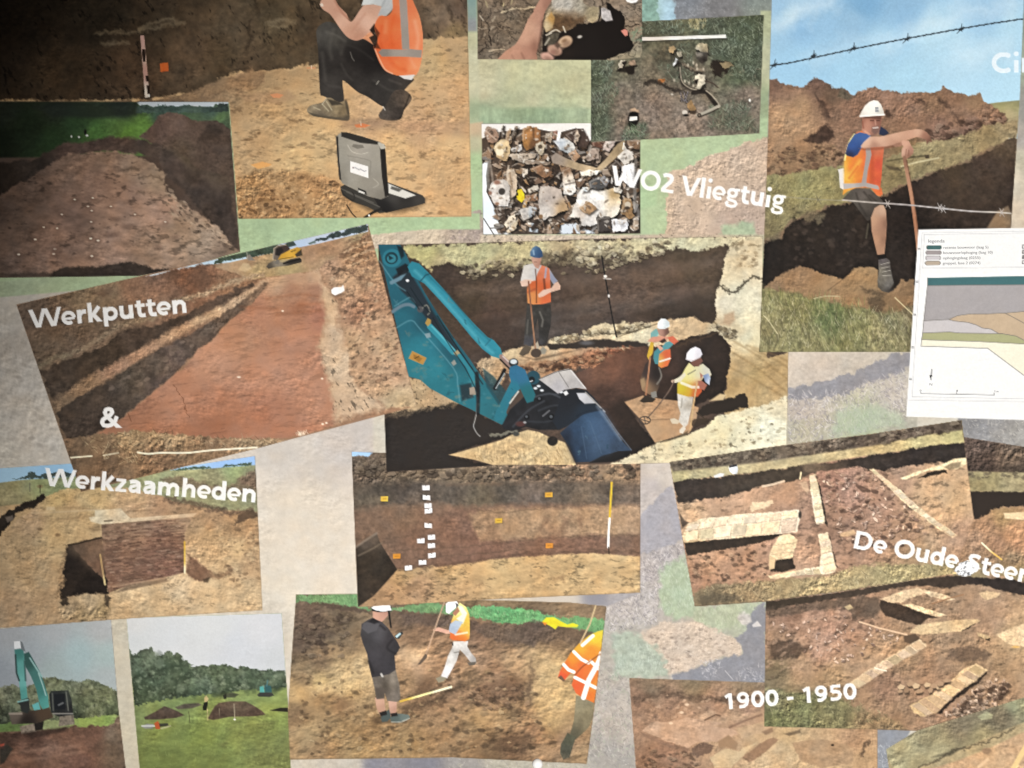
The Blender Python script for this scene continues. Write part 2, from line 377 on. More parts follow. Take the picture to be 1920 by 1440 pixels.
    fill('1440 655 1720 655 1720 860 1440 860', '1490 690 cbbba9 1540 700 c9b8a6 1600 670 c4b5a2 1500 760 b9aa9c 1500 810 b3ab90 1620 790 a9b089 1680 740 c2b6a6 1690 790 b0aa98', f=3, t='n 22 .06 5;n 6 .06 4')
    fill('1555 712 1600 700 1640 680 1672 664 1712 660 1712 690 1680 700 1640 715 1600 735 1560 745 1500 750 1476 752 1476 730', shadow_grey, f=4, wob=(10, 6), t='n 6 .07 3')  # diagonal shadow painted in grey across the gravel
    blades('1478 740 1580 735 1700 690 1705 790 1600 815 1478 835', 1100, (3, 10), 'd9cdc4 8f878a c4b6b0 a0969a e2d8d0 857e84', 6, da=80, w=1.8, a=.7)
    fill('1570 770 1640 760 1690 775 1700 800 1560 818', 'aab59a', f=12, a=.8, wob=(12, 8)); blades('1570 775 1690 770 1700 800 1560 815', 150, (3, 8), 'b5c49c 86a070 c4cfae', 16, da=40, w=1.5, a=.6)
    fill('1796 780 1996 780 1996 860 1796 850', '1830 800 8b898a 1880 790 93908e 1900 815 9a9690', f=3, t='n 7 .1 3'); blades('1806 785 1990 785 1990 840 1810 822', 260, (2, 7), 'bdb6ac a49d98 6f6c70 cfc8bc', 17, da=90, w=1.8, a=.6)
    # strip right of the worker photograph
    fill('1890 0 1996 0 1996 440 1890 440', '1915 30 7f8f7c 1915 120 94a088 1912 200 8f8c84 1908 260 a39a90 1906 300 b9b096 1904 340 c9bca4 1902 400 ccb89e', f=3, t='n 12 .07 3')
    # lower middle: pale track, road shadow, pebbles, grass, sand pile
    fill('1190 840 1330 840 1330 1130 1190 1130', '1230 880 cbbdb0 1245 900 c6b9ac 1225 910 bbaea8 1210 1080 b3a89e', f=3, t='n 18 .05 4')
    fill('1258 908 1266 930 1276 980 1284 1010 1240 1032 1200 1050 1196 970 1230 935 1250 915', 'a5a0a6', f=3, wob=(8, 3), t='n 5 .05 3')
    fill('1190 1040 1240 1030 1290 1012 1312 1130 1190 1130', 'b0a6a2', f=4, wob=(9, 4), t='n 8 .08 3')
    fill('1100 1090 1450 1090 1450 1500 1100 1500', '1150 1130 b5aaa2 1200 1120 b8aea6 1160 1200 b0a89a 1180 1300 b3a89c 1150 1350 b8ab9e 1130 1420 a39c94 1300 1180 b5a898 1400 1150 aab097', f=4, t='n 18 .06 5;n 6 .06 4')
    blades('1130 1090 1236 1030 1290 1020 1250 1120 1230 1170 1140 1190', 900, (3, 10), 'd6cac6 8f868a c4b8b6 7d767c e2d8d4', 8, da=80, w=1.8, a=.7)
    fill('1236 1074 1262 1050 1288 1040 1300 1090 1310 1136 1300 1158 1262 1160 1238 1140', 'a9b896', f=9, wob=(10, 6), t='n 7 .08 6'); blades('1236 1060 1290 1045 1306 1130 1296 1156 1240 1150', 220, (3, 9), 'c4cfb4 94a880 d2dac4', 18, da=35, w=1.5, a=.55)
    fill('1300 1140 1435 1128 1435 1150 1400 1170 1340 1185 1300 1172', 'b0b796', f=8, wob=(10, 6), t='n 7 .1 6'); blades('1300 1140 1430 1132 1400 1180 1310 1180', 150, (3, 8), 'ccd0b4 94a67c bfc6a6', 19, da=45, w=1.5, a=.55)
    fill('1195 1190 1240 1165 1300 1168 1350 1182 1396 1210 1390 1230 1340 1238 1300 1255 1255 1268 1225 1250 1200 1220', 'd0b9a2', f=6, wob=(10, 6), t='e 6 .16 3;n 14 .06 4'); scatter('1200 1190 1300 1170 1390 1212 1330 1240 1260 1262', 150, (.9, 2.4), 'a48e7c b59e8a e0ccb8 8f7c6e', 20, a=.7)
    fill('1262 1266 1310 1250 1346 1238 1396 1226 1380 1196 1400 1178 1415 1140 1436 1128 1436 1290 1262 1290', '8b8a91', f=4, wob=(9, 4), t='n 6 .06 4'); blades('1310 1240 1350 1236 1350 1276 1320 1276', 60, (3, 8), 'c9c3c4 a8a2a8 dad4d4', 21, da=80, w=1.6, a=.6); blades('1385 1256 1432 1246 1432 1278 1380 1276', 60, (3, 8), 'c9c3c4 a8a2a8 dad4d4', 22, da=80, w=1.6, a=.6); dot(1396, 1160, 13, 12, 'c6bcb2', f=4, t='n 5 .1 3', rough=.4); fill('1410 1172 1420 1164 1428 1174 1412 1176', 'd2cac6', f=2); stroke('1360 1258 1374 1274', 1.6, 'd0cacc', a=.7)
    fill('1150 1190 1180 1180 1230 1215 1250 1240 1250 1272 1150 1272', 'a9b39e', f=9, wob=(10, 6), t='n 7 .1 6'); blades('1152 1190 1220 1215 1246 1262 1155 1266', 150, (3, 9), 'c2ccb8 98a890 d0d6c6', 23, da=35, w=1.5, a=.55)
    blades('1105 1260 1150 1250 1185 1280 1192 1436 1100 1436', 620, (3, 9), 'd4c9be 9c928c c0b4aa a8b094 857e7c', 24, da=80, w=1.8, a=.7)
    fill('880 1112 1040 1106 1150 1090 1200 1112 1140 1136 1070 1132 900 1126', '950 1120 ccbda8 1060 1118 cdc0b0 1120 1115 8f8b92 1160 1115 a8a2a4', f=3)
    fill('520 1420 1190 1420 1190 2100 520 2100', '560 1432 c9bda9 660 1432 c4b8a6 700 1432 84818a 800 1432 807d86 870 1432 9a948f 950 1435 b0a894 1050 1435 b5ac98 1150 1430 a39c94', f=3, t='n 6 .06 4'); blades('840 1424 1190 1424 1190 1450 840 1450', 180, (3, 8), 'd0c8bc 8f8a88 b5b090', 25, da=80, w=1.6, a=.6)
    fill('1640 1365 1710 1365 1690 1400 1700 1440 1720 2100 1640 2100', '8b8e96', f=3, t='n 6 .06 4'); blades('1645 1400 1668 1396 1690 1440 1646 1445', 70, (3, 8), 'd8d6d6 aab0b4 c4c8cc', 26, da=80, w=1.6, a=.6)

def paint_02_kneeling():
    photo('surveyor_photograph', '-330 -330 872 -330 876 0 884 406 447 410 430 192 -330 190', 'c39a66',
          'photograph of a person in an orange vest crouching on sand before an open laptop')
    sd = part('sandy_ground')
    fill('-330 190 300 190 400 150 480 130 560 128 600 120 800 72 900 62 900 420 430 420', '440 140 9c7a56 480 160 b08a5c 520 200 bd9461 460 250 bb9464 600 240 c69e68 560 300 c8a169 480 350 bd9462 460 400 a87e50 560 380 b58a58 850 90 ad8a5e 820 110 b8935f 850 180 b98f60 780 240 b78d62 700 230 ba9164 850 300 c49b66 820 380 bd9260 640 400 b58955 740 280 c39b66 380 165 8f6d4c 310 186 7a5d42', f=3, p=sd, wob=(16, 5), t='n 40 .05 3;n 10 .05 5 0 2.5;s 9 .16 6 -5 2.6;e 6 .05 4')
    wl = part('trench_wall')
    fill('-330 -330 900 -330 900 66 800 72 640 112 560 124 480 134 440 136 400 152 360 172 300 186 -330 192', '0 100 33261a 100 150 473523 250 120 553e2a 350 100 5f4832 450 60 5f4c36 430 110 59462f 520 40 57462f 560 100 55432d 600 60 4f3d2a 830 40 6b5642 860 20 5e4a3a 790 60 5a4632 460 120 58442f 300 40 473726 200 30 32281c 50 40 2a2016 850 60 77603f', f=4, p=wl, wob=(14, 5), t='n 34 .16 3;n 9 .14 5;s 12 .3 4 60 2')  # left end painted darker, deepening the spotlight's dark corner
    for l in ('180 62 230 60 262 58 300 50 330 46', '262 56 290 42 320 38 345 46', '190 82 240 80', '500 44 530 38 552 42', '505 50 540 48'):
        stroke(l, 6, 'a18a66', f=6, a=.45, sm=1, wob=(9, 4))
    for l in ('465 40 470 70 462 90', '560 10 566 40', '480 0 484 30', '870 50 868 30', '840 10 850 40'):
        stroke(l, 5, '2f2318', f=5, a=.5, sm=1, wob=(9, 4))
    # crumbled clods along the wall foot and in the foreground
    for q in ('300 188 320 178 345 180 380 165 420 150 470 128 500 140 490 158 440 165 400 178 360 186', '440 150 500 132 496 160 445 180'):
        fill(q, '96714c', f=5, a=.75, wob=(10, 6), t='e 8 .35 3')
    fill('440 340 480 318 540 322 600 326 640 340 660 370 650 412 440 412', '460 340 a17749 540 340 a97f50 600 350 a87c4e 500 390 9a6f44 600 395 a57a4c', f=10, wob=(14, 7), t='e 7 .5 3;n 14 .15 5')
    fill('810 290 870 280 884 310 880 360 840 370 800 330', 'ae8355', f=14, a=.5, wob=(12, 8), t='e 7 .3 3')
    scatter('445 330 640 330 650 408 445 408', 210, (1, 3), '6d4b2c 5a3d24 c99e68 8a6238 b98c58', 3, el=1.6, a=.8)
    scatter('450 180 580 150 600 320 450 330', 60, (1, 2.6), '8d6a44 7a5836 96724a', 4, el=2.6, a=.6, da=15)
    scatter('660 230 875 110 878 400 800 400', 90, (1, 2.6), '8d6a44 7a5836 96724a', 14, el=2.6, a=.55, da=15)
    for q in ('540 222 570 224 572 228 545 228', '516 248 530 249 528 253', '465 250 490 252 480 256', '430 206 455 202 450 210 436 212', '786 280 800 290 790 296', '845 300 870 296 860 305', '800 195 815 200 790 200'):
        fill(q, '6f5234', f=5, a=.6, wob=(6, 4))
    for q in ('690 224 740 228 880 226 880 256 760 246 700 236', '640 224 720 228 700 246 640 240'):
        fill(q, '8e6a52', f=14, a=.35)
    fill('450 178 540 168 556 184 520 196 460 190', 'a9805a', f=6, a=.5)
    # measuring rod and marker cards
    r = part('measuring_rod')
    fill('263 67 270 66 281 182 272 183', '266 75 cf9c8c 272 110 c9a48f 274 130 c08a78 277 180 d8c8b4', f=1.2, p=r)
    for q in ('266 92 272 92 273 116 268 116', '273 142 278 142 279 152 274 153', '275 160 280 160 281 176 276 176'): fill(q, '2c1c14', f=1, p=part('dark_band', r))
    c = part('marker_card'); fill('300 119 315 117 316 133 301 135', 'ef6a2c', f=1.2, p=c); stroke('306 120 307 134', 1.4, 'd1521c', a=.6)
    for q, h in (('506 177 520 175 532 178 524 184 512 183', 'd98a58'), ('575 126 592 126 592 129 575 129', 'cf8a5a'), ('664 234 680 231 694 235 684 239 668 239', 'e27a45'), ('470 309 492 303 510 308 504 312 484 317', 'e5a055')):
        fill(q, h, f=1.4, p=part('marker_card'))
    stroke('676 228 677 235', 1.5, 'd9c0a0'); stroke('584 123 584 128', 1.2, 'd9b090')
    # crouching person
    w = part('person', label='crouching figure in orange vest, dark trousers and walking shoes')
    tr = part('trousers', w)
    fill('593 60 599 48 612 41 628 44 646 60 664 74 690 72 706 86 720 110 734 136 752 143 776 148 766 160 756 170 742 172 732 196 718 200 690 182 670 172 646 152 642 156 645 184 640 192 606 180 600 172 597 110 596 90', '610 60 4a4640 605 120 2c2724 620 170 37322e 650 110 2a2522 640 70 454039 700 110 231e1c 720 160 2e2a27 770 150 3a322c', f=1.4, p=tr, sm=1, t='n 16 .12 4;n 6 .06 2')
    for l in ('624 56 618 90 622 110', '646 74 640 100', '604 100 610 150'): stroke(l, 5, '5d574e', f=7, a=.4, sm=1)
    for q, c in (('648 84 672 92 700 112', '5a544c'), ('700 150 724 166 742 172', '4a453f'), ('612 60 630 66 648 78', '6a645a'), ('604 150 616 160 640 164', '4a4540'), ('640 120 650 140 660 150', '4a443e'), ('730 150 752 158', '5a5048')): stroke(q, 3, c, f=5, a=.45, sm=1)
    stroke('657 98 660 108 664 114', 2, 'a9a294', a=.7); stroke('706 158 710 152', 1.5, 'c0b8a8', a=.7)
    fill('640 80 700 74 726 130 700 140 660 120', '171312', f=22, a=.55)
    sh = part('shoe', w)
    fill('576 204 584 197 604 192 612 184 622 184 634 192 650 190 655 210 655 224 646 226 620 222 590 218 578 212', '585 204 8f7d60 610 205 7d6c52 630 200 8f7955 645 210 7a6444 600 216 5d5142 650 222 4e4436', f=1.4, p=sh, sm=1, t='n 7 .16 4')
    fill('577 210 600 216 630 220 655 222 652 227 618 223 588 218', '4f4638', f=1.5, a=.85)
    for l in ('604 195 616 208', '612 190 622 206', '588 201 600 206'): stroke(l, 2.4, 'b3a582', a=.7, f=1.5)
    fill('614 186 636 190 642 196 622 198', '2d2822', f=3, a=.8); stroke('648 188 653 212', 4, '3d352b', f=3, a=.7); stroke('604 196 612 184', 1.2, 'd8ceb0', a=.7)
    sh = part('shoe', w)
    fill('710 216 716 206 724 196 738 172 754 168 766 174 772 184 766 196 758 206 752 222 740 226 716 224', '730 190 3a322b 750 180 46392f 765 185 574636 720 215 4a4038 745 215 332b26', f=1.4, p=sh, sm=1, t='n 6 .2 4')
    stroke('718 200 722 206', 2, 'cfc6b8', a=.7); stroke('768 178 758 204', 3, '221b17', a=.6, f=2)
    # arms, shirt, vest
    ar = part('arm', w)
    fill('600 10 603 2 610 -6 626 -6 634 10 650 26 654 36 640 30 628 24', 'c98d70', f=1.3, p=ar)
    fill('600 8 606 -4 622 -4 630 8 626 20 636 24 650 34 660 40 674 20 686 8 714 10 718 16 708 40 696 58 684 70 668 76 652 70 638 54 620 28 606 18', '610 8 cf9678 640 40 d8a284 660 60 c98f70 690 40 d9a68a 700 20 c99478 670 70 b97d60 625 25 c98f72', f=1.4, p=ar, sm=1)
    stroke('628 2 642 24 656 38', 3, 'a8694e', f=4, a=.6, sm=1); stroke('660 60 668 48 684 26', 3, 'b9795c', f=6, a=.5, sm=1)
    fill('600 8 604 5 607 11 602 13', 'e6c6b0', f=1)
    fill('680 72 690 62 700 58 706 72 700 84 688 76', 'e5905f', f=2, a=.9)
    fill('693 56 702 44 706 54 702 62 708 72 700 84 692 70 700 66', '2b2018', f=1.6, a=.9)
    st = part('shirt', w)
    fill('678 10 684 -10 740 -10 738 16 724 30 708 30 716 12 700 8', '690 2 cdd0cc 710 4 b9bcba 730 10 aeb0b0 716 26 a4a6a6', f=1.4, p=st)
    stroke('716 12 722 0', 3, '8d9090', f=4, a=.6)
    v = part('vest', w)
    fill('738 -10 766 -10 778 10 788 36 793 68 792 100 788 124 782 138 776 141 750 142 734 138 722 132 712 118 704 98 700 84 702 92 708 74 702 50 712 30 726 30 736 18', '715 60 f0713c 740 40 ee6c38 760 20 ec7a4a 780 50 f08352 785 90 ee7e4e 730 90 e8622f 750 125 f0763f 780 125 ee8450 715 100 e0602e 720 120 ea7140', f=1.4, p=v, sm=1, t='n 18 .05 3')
    for q, c, a_ in (('716 50 712 75 718 92', 'c9481c', .4), ('740 30 732 60 736 88', 'd9541f', .35), ('778 40 784 70 782 90', 'f7a27a', .5), ('730 110 744 126 760 132', 'cf5020', .35), ('770 112 778 126', 'f59a70', .4), ('724 40 722 60', 'f59060', .4)): stroke(q, 5, c, f=7, a=a_, sm=1)
    stroke('703 92 712 112 722 130 736 138', 2.5, 'f0a27c', a=.8, f=2, sm=1)
    fill('702 48 712 62 706 78 714 92 700 90 706 74', '3a1c10', f=3, a=.7)
    b = part('reflective_band', v)
    fill('748 -10 762 -10 764 20 768 92 754 92 751 40', '755 20 988a80 760 80 8f8478', f=1.4, p=b)
    b = part('reflective_band', v)
    fill('709 98 716 92 752 93 770 92 791 94 790 108 750 106 716 106', '715 100 7f746a 750 100 96897c 785 102 8d8074', f=1.4, p=b)
    fill('748 142 778 140 772 150 758 148', 'c9c2bc', f=1.4, p=st)
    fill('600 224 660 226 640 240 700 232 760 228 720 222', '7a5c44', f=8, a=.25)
    # rugged laptop
    lp = part('laptop', label='rugged open laptop standing on the sand')
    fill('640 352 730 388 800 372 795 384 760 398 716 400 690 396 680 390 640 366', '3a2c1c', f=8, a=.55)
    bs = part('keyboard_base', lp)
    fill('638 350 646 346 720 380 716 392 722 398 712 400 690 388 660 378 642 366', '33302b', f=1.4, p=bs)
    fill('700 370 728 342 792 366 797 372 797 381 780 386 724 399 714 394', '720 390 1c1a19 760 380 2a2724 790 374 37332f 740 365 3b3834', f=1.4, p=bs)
    fill('728 344 780 366 760 372 728 362', 'c0bcb2', f=1.4, p=part('palm_rest', bs)); fill('734 349 754 355 748 360 732 354', '57544e', f=1.4)
    for l in ('640 354 700 380', '650 360 712 388'): stroke(l, 2, '5b564e', a=.7)
    stroke('640 356 646 366 662 376 664 366 660 360', 2.5, '2a2622', sm=1, p=part('cable', lp)); stroke('650 384 660 400 668 408', 2, '2a2018', sm=1); stroke('684 408 700 398 714 392', 5, '22201d', f=1.5, p=part('cable', lp)); dot(692, 404, 1.6, 1.6, 'f0efe8')
    sc = part('screen_lid', lp)
    fill('630 256 640 248 672 254 712 266 722 274 726 330 728 368 714 374 690 368 642 344 636 334 632 290', '640 270 8d8677 680 280 999082 710 290 8f8778 660 330 918a7c 700 350 857d6f 720 368 6f685c 640 335 7d7668', f=1.4, p=sc, t='n 40 .04 3')
    fill('640 248 650 248 680 256 710 266 708 271 676 268 640 256', '2d2a26', f=1.4)
    fill('712 274 722 272 726 330 729 366 722 370 716 330', '24201d', f=1.4); fill('630 256 634 256 636 300 640 338 636 336 632 290', '2f2b27', f=1.2)
    fill('708 267 720 270 724 278 714 280', 'a9a292', f=1.4)
    fill('662 270 680 272 683 277 670 279 660 275', '6f685c', f=1.6); stroke('652 272 660 284 676 289 690 286', 1.5, 'b5ad9c', a=.8, sm=1); stroke('652 292 690 300 695 308 692 334', 2, '7c7568', a=.7, sm=1); stroke('700 335 710 345 700 352', 1.5, 'aaa292', a=.6, sm=1)
    fill('657 302 690 312 691 334 657 323', 'ded8d2', f=1.2, p=part('sticker', sc))
    for i in range(7): stroke([664+i*3.4, 314.5+i*1.05, 666.3+i*3.4, 315.2+i*1.05+(i % 3-1)*1.2], 1.7, '8a868a', a=.85)
    dot(662, 314.5, 1.2, 1.2, '6d4a48')
    fill('671 352 686 358 688 365 672 362', '2a2724', f=1.4); fill('672 356 684 361 683 364 672 360', 'c9c4ba', f=1)

def paint_03_dark_trench():
    photo('shaded_trench_photograph', '-330 190 428 191.5 450 472 330 505 260 517 -330 526', '5a463a',
          'photograph of a shaded brown trench floor with a spoil heap and green field')  # colours below darken towards the left, adding painted shade to the unlit corner
    g = part('field'); fill('-330 180 440 180 440 290 -330 300', '0 205 2a3024 100 205 2c3426 230 205 2a3830 300 215 3f5a4a 400 212 4a6152 60 240 222f1c 150 235 33502c 220 240 5a8038 270 236 6d9a3c 240 250 6a9838 180 250 4f7a34 410 222 5b7a42 0 270 1c2416 100 262 2c4424 420 235 4a5c40', f=4, p=g, t='n 14 .10 3 0 3;n 5 .08 3')
    s = part('sky'); fill('256 192 268 190.5 428 191 428 198 412 198 404 194 400 200 370 200 350 197 330 200 300 198 286 201 276 196 262 198', 'ccd6de', f=1.6, p=s)
    tl = part('tree_line'); fill('254 199 275 196 286 201 300 198 330 200 350 197 370 200 404 201 412 193 428 194 428 210 256 212', '300 204 445a50 420 200 38483f 360 206 4e665a', f=2, p=tl, wob=(5, 2), t='n 5 .12 3')
    fill('130 190 258 191 256 216 180 222 100 218 60 200', '2b332b', f=8, a=.8, p=tl)
    h = part('spoil_heap'); fill('262 256 280 240 296 220 310 213 330 212 346 218 362 226 384 226 400 226 416 232 434 246 452 480 400 420 360 330 320 290', '300 240 6e5346 330 230 7a5e4f 370 240 6b5345 400 234 54443a 420 250 574438 340 280 66513f 400 280 59463a 430 300 58463a', f=3, p=h, wob=(12, 3), t='n 12 .1 4;n 4 .08 3')
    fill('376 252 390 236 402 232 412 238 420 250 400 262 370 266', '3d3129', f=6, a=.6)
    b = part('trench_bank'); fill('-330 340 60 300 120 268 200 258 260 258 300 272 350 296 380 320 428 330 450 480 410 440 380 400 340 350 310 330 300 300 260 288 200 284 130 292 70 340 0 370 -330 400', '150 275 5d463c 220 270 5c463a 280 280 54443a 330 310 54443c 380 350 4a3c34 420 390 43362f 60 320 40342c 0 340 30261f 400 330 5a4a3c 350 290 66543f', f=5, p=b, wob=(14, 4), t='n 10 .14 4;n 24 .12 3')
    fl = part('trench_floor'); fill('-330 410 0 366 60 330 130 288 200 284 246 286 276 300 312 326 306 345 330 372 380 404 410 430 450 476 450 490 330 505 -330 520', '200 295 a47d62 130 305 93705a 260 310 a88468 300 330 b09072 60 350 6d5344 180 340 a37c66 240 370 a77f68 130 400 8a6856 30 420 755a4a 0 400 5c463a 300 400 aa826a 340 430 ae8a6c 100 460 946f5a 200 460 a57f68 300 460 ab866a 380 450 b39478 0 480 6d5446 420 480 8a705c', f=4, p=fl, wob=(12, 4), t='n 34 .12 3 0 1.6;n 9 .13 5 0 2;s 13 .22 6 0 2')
    for l in ('232 318 250 316 262 319', '260 332 285 330 302 336', '258 360 270 362'): stroke(l, 5, '5f4a38', f=5, a=.55, wob=(6, 3))
    scatter('310 340 340 370 420 440 440 470 380 440 330 420 310 380', 90, (1.2, 3.4), '5d4a3c c0a284 4a3a2e a5876a', 6, a=.7, el=1.8, ang=30)
    for x, y in ((165, 387), (172, 395), (171, 416), (107, 428), (66, 449), (103, 467), (101, 476), (170, 447), (184, 451), (172, 480), (253, 402), (310, 416), (208, 387), (116, 402), (82, 426), (35, 477), (140, 374), (174, 371)):
        k = 2.8 if y > 440 else 2.2
        dot(x, y+1, k*2.6, k*1.8, '6e4c3c', f=4, a=.4); dot(x, y, k, k*.6, 'ecd6bc', f=1.2, p=part('marker'))
    for x, y, a, b2 in ((108, 471, 9, 9), (215, 410, 9, 4), (330, 444, 7, 4), (296, 464, 8, 5), (240, 425, 14, 5), (210, 440, 16, 5)): dot(x, y, a, b2, '6f5040', f=5, a=.45)
    fill('95 515 110 502 180 500 220 492 250 492 280 502 300 503 330 505 260 520 95 524', '3f332b', f=4, p=part('shadow_bank'), wob=(12, 4), t='n 9 .14 4')
    for x, y in ((163, 254), (148, 257), (134, 256)): dot(x, y, 2.6 if x == 163 else 1.5, 2, 'f2efe6', f=1.2, p=part('marker'))
    dot(160, 248, 2.5, 5, '22201c', f=2)

def paint_04_bones():
    photo('aircraft_finds_photograph', '903 232 1108 231 1108 258 1200 262 1201 438 906 440', '4a3a2e',
          'photograph of corroded crash debris heaped on a white sheet beside the aeroplane caption')
    s = part('white_sheet')
    fill('903 232 1108 231 1108 262 1100 270 1080 240 1050 248 1030 246 1000 240 960 244 930 248 903 260', 'd2ccc6', f=1.5, p=s)
    fill('904 308 916 300 912 360 930 396 948 420 960 440 906 440', '908 340 d5dbe2 920 400 c9d4dd 930 425 d9dbdd', f=1.5, p=s)
    fill('1108 262 1200 262 1200 275 1180 262 1150 266 1120 280', 'a89484', f=2)
    fill('920 300 1196 290 1196 435 960 438 930 400', '1000 320 33271f 1100 300 3a2e26 1050 360 2f251e 950 340 4d3c2f 1150 400 3a2f27 1000 420 4a3d33', f=10, t='n 12 .35 4;n 5 .25 3')
    fill('1020 428 1080 418 1120 436 1020 440', 'b9c2cc', f=3, wob=(6, 4), p=s); fill('995 418 1010 420 1008 436 992 434', 'a9b5c0', f=2, p=s)
    stroke('907 410 916 424 926 440', 1.8, '3b3530'); stroke('920 428 945 426', 1.8, '4a4540')
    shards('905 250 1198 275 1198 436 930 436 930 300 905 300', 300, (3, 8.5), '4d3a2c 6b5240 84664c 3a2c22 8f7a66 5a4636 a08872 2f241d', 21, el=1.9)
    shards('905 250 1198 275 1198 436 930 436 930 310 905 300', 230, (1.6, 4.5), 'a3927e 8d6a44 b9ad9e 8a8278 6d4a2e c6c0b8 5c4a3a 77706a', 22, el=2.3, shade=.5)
    def frag(q, c, t='n 9 .16 4;n 4 .12 6', nm='metal_fragment', sm=0):
        A = pts(q)
        fill(A+np.array([2.5, 3.5], np.float32), '17110d', f=4, a=.65)
        fill(A, c, f=1.5, p=part(nm), t=t, wob=(7, 2), sm=sm)
        n = A-A.mean(0); L = A.mean(0)+n*.86
        shards(A.mean(0)+n*.8, 5, (1.2, 3), 'e4dccf 5a4636 8d6a4a c9c0b4 3a2c22', int(A.sum()) % 997, a=.55, shade=.3)
        i = int(np.argmin(L[:, 0]+L[:, 1])); m = len(L)
        stroke(np.array([L[i-1], L[i], L[(i+1) % m]]).ravel(), 2.2, 'e6dccb', f=2.4, a=.3)
    frag('906 250 914 238 930 240 936 256 930 268 915 268', '8a6a54'); stroke('912 246 930 262', 3, 'c0a48c', a=.6)
    frag('940 236 945 233 946 252 942 258', '4a4038'); frag('950 244 958 240 958 270 948 268', '8d6f50')
    frag('966 238 972 236 969 250 962 262 958 258', '4d4238')
    frag('928 272 944 262 957 274 954 292 944 302 930 290', '930 280 c9b48c 945 285 b39668 940 296 a5845a', sm=1); dot(937, 285, 7.5, 7, 'd6c6a4', f=2); dot(937, 277, 4, 3, '9a7d52', f=2)
    frag('979 242 990 236 998 240 1006 238 1012 246 1014 266 1000 278 986 282 978 264', '990 250 a56f3c 1005 250 8d5c34 985 270 9c6a34 1000 272 5d3d26'); stroke('1000 240 1001 262', 4, '54361f', f=3, a=.7)
    frag('958 280 978 270 979 282 962 286', 'b8b4b0'); frag('1005 270 1016 266 1022 276 1016 290 1006 284', 'a99a80', sm=1); dot(1013, 275, 4, 4, '4a3c2c', f=2)
    frag('1024 250 1036 246 1034 270 1022 264', '8e7c68'); frag('1038 248 1046 244 1044 262 1036 260', '7d4a38'); stroke('1049 248 1046 264', 6, 'd9d4d0', f=1.5)
    frag('1058 252 1080 242 1094 241 1106 266 1098 280 1078 270 1068 262', '43322a'); frag('1078 250 1084 246 1088 254 1080 272 1076 268', 'a9927a')
    frag('1037 264 1064 260 1074 268 1078 278 1066 290 1050 280', '1050 266 a5adb6 1070 276 c3bfb6 1060 286 8f9498'); frag('1064 290 1078 280 1088 294 1076 304', '9a7454')
    frag('1098 296 1108 278 1124 276 1122 298 1100 302', '8d7a6c'); frag('1110 264 1135 262 1132 278 1112 274', '5f3b2c'); frag('1136 262 1160 262 1140 284 1130 280', 'a8958a')
    frag('1158 278 1170 272 1186 286 1188 300 1172 310 1158 296', 'b8b0a6'); frag('1175 262 1200 264 1200 282 1180 278', '7a5a40')
    frag('953 290 980 288 1008 288 1000 296 980 300 960 300', '9c8a76'); frag('960 298 1000 300 1032 304 1030 310 990 308', '7d6c5c')
    fill('1033 294 1042 286 1060 296 1084 306 1110 312 1122 316 1108 322 1086 320 1060 312 1036 306', '1040 300 8a7a6c 1080 312 9c8462 1115 316 b59a74', f=1.6, p=part('metal_fragment'), t='n 8 .12 3')
    fill('1116 318 1136 298 1158 270 1172 262 1170 282 1146 304 1128 320', '1125 314 a58c68 1160 275 8c7452', f=1.6, p=part('metal_fragment'), t='n 8 .12 3'); stroke('1168 280 1170 268', 2, 'e8dccc')
    frag('1088 322 1104 318 1126 320 1116 328 1090 330', 'cfc6b4')
    frag('996 316 1014 308 1030 316 1036 330 1020 334 1004 324', '7d583c'); frag('1054 318 1066 312 1074 326 1080 352 1072 366 1056 360 1056 330', '1062 320 6b4a30 1068 336 c9bcaa 1070 350 d5d0c8', sm=1); stroke('1060 346 1078 342', 2.5, '6d6258', f=2)
    frag('950 318 964 316 970 340 968 366 956 372 950 345', 'b39c82'); stroke('956 324 960 352', 3, '76583c', f=3, a=.7)
    frag('916 354 926 340 942 336 954 346 956 368 952 384 940 386 924 380', '925 360 b9b0a8 945 345 aaa198 940 380 c3bab0', sm=1); dot(941, 359, 6.5, 6.5, '3e3732', f=1.6); dot(919, 362, 3.5, 3.5, '8a5c48', f=2); dot(932, 382, 4, 3, '8f6448', f=2); dot(932, 342, 6, 4, '8a5c48', f=3)
    fill('971 356 978 354 983 364 984 372 978 380 970 374 968 364', 'e2c41e', f=1.5, p=part('yellow_tag'), t='n 5 .1 3'); dot(970, 364, 2, 3, '2a2010', f=1.2); frag('980 384 988 376 988 390 980 396', 'a87838')
    frag('984 366 1006 364 1010 376 990 376', '80583a'); frag('990 354 1008 348 1012 356 992 362', 'a89c8c')
    frag('1013 352 1020 348 1040 352 1052 356 1060 378 1066 392 1040 404 1018 412 1011 406 1010 380', '1020 360 b5a698 1030 372 948880 1040 360 a59588 1025 395 aca49c 1055 390 a08058', t='n 16 .14 4;n 5 .08 6'); dot(1014, 406, 4, 4, '7d5a38', f=2)
    frag('930 388 940 390 952 414 946 424 934 404', '43352b'); frag('955 406 966 402 968 416 950 428 946 420', 'c4b49c'); frag('962 418 972 410 968 428 952 438 950 434', 'b5a284')
    frag('974 394 990 388 1004 390 996 408 980 414', '9a948e'); frag('992 386 1006 390 1002 404 990 408', '8f9498')
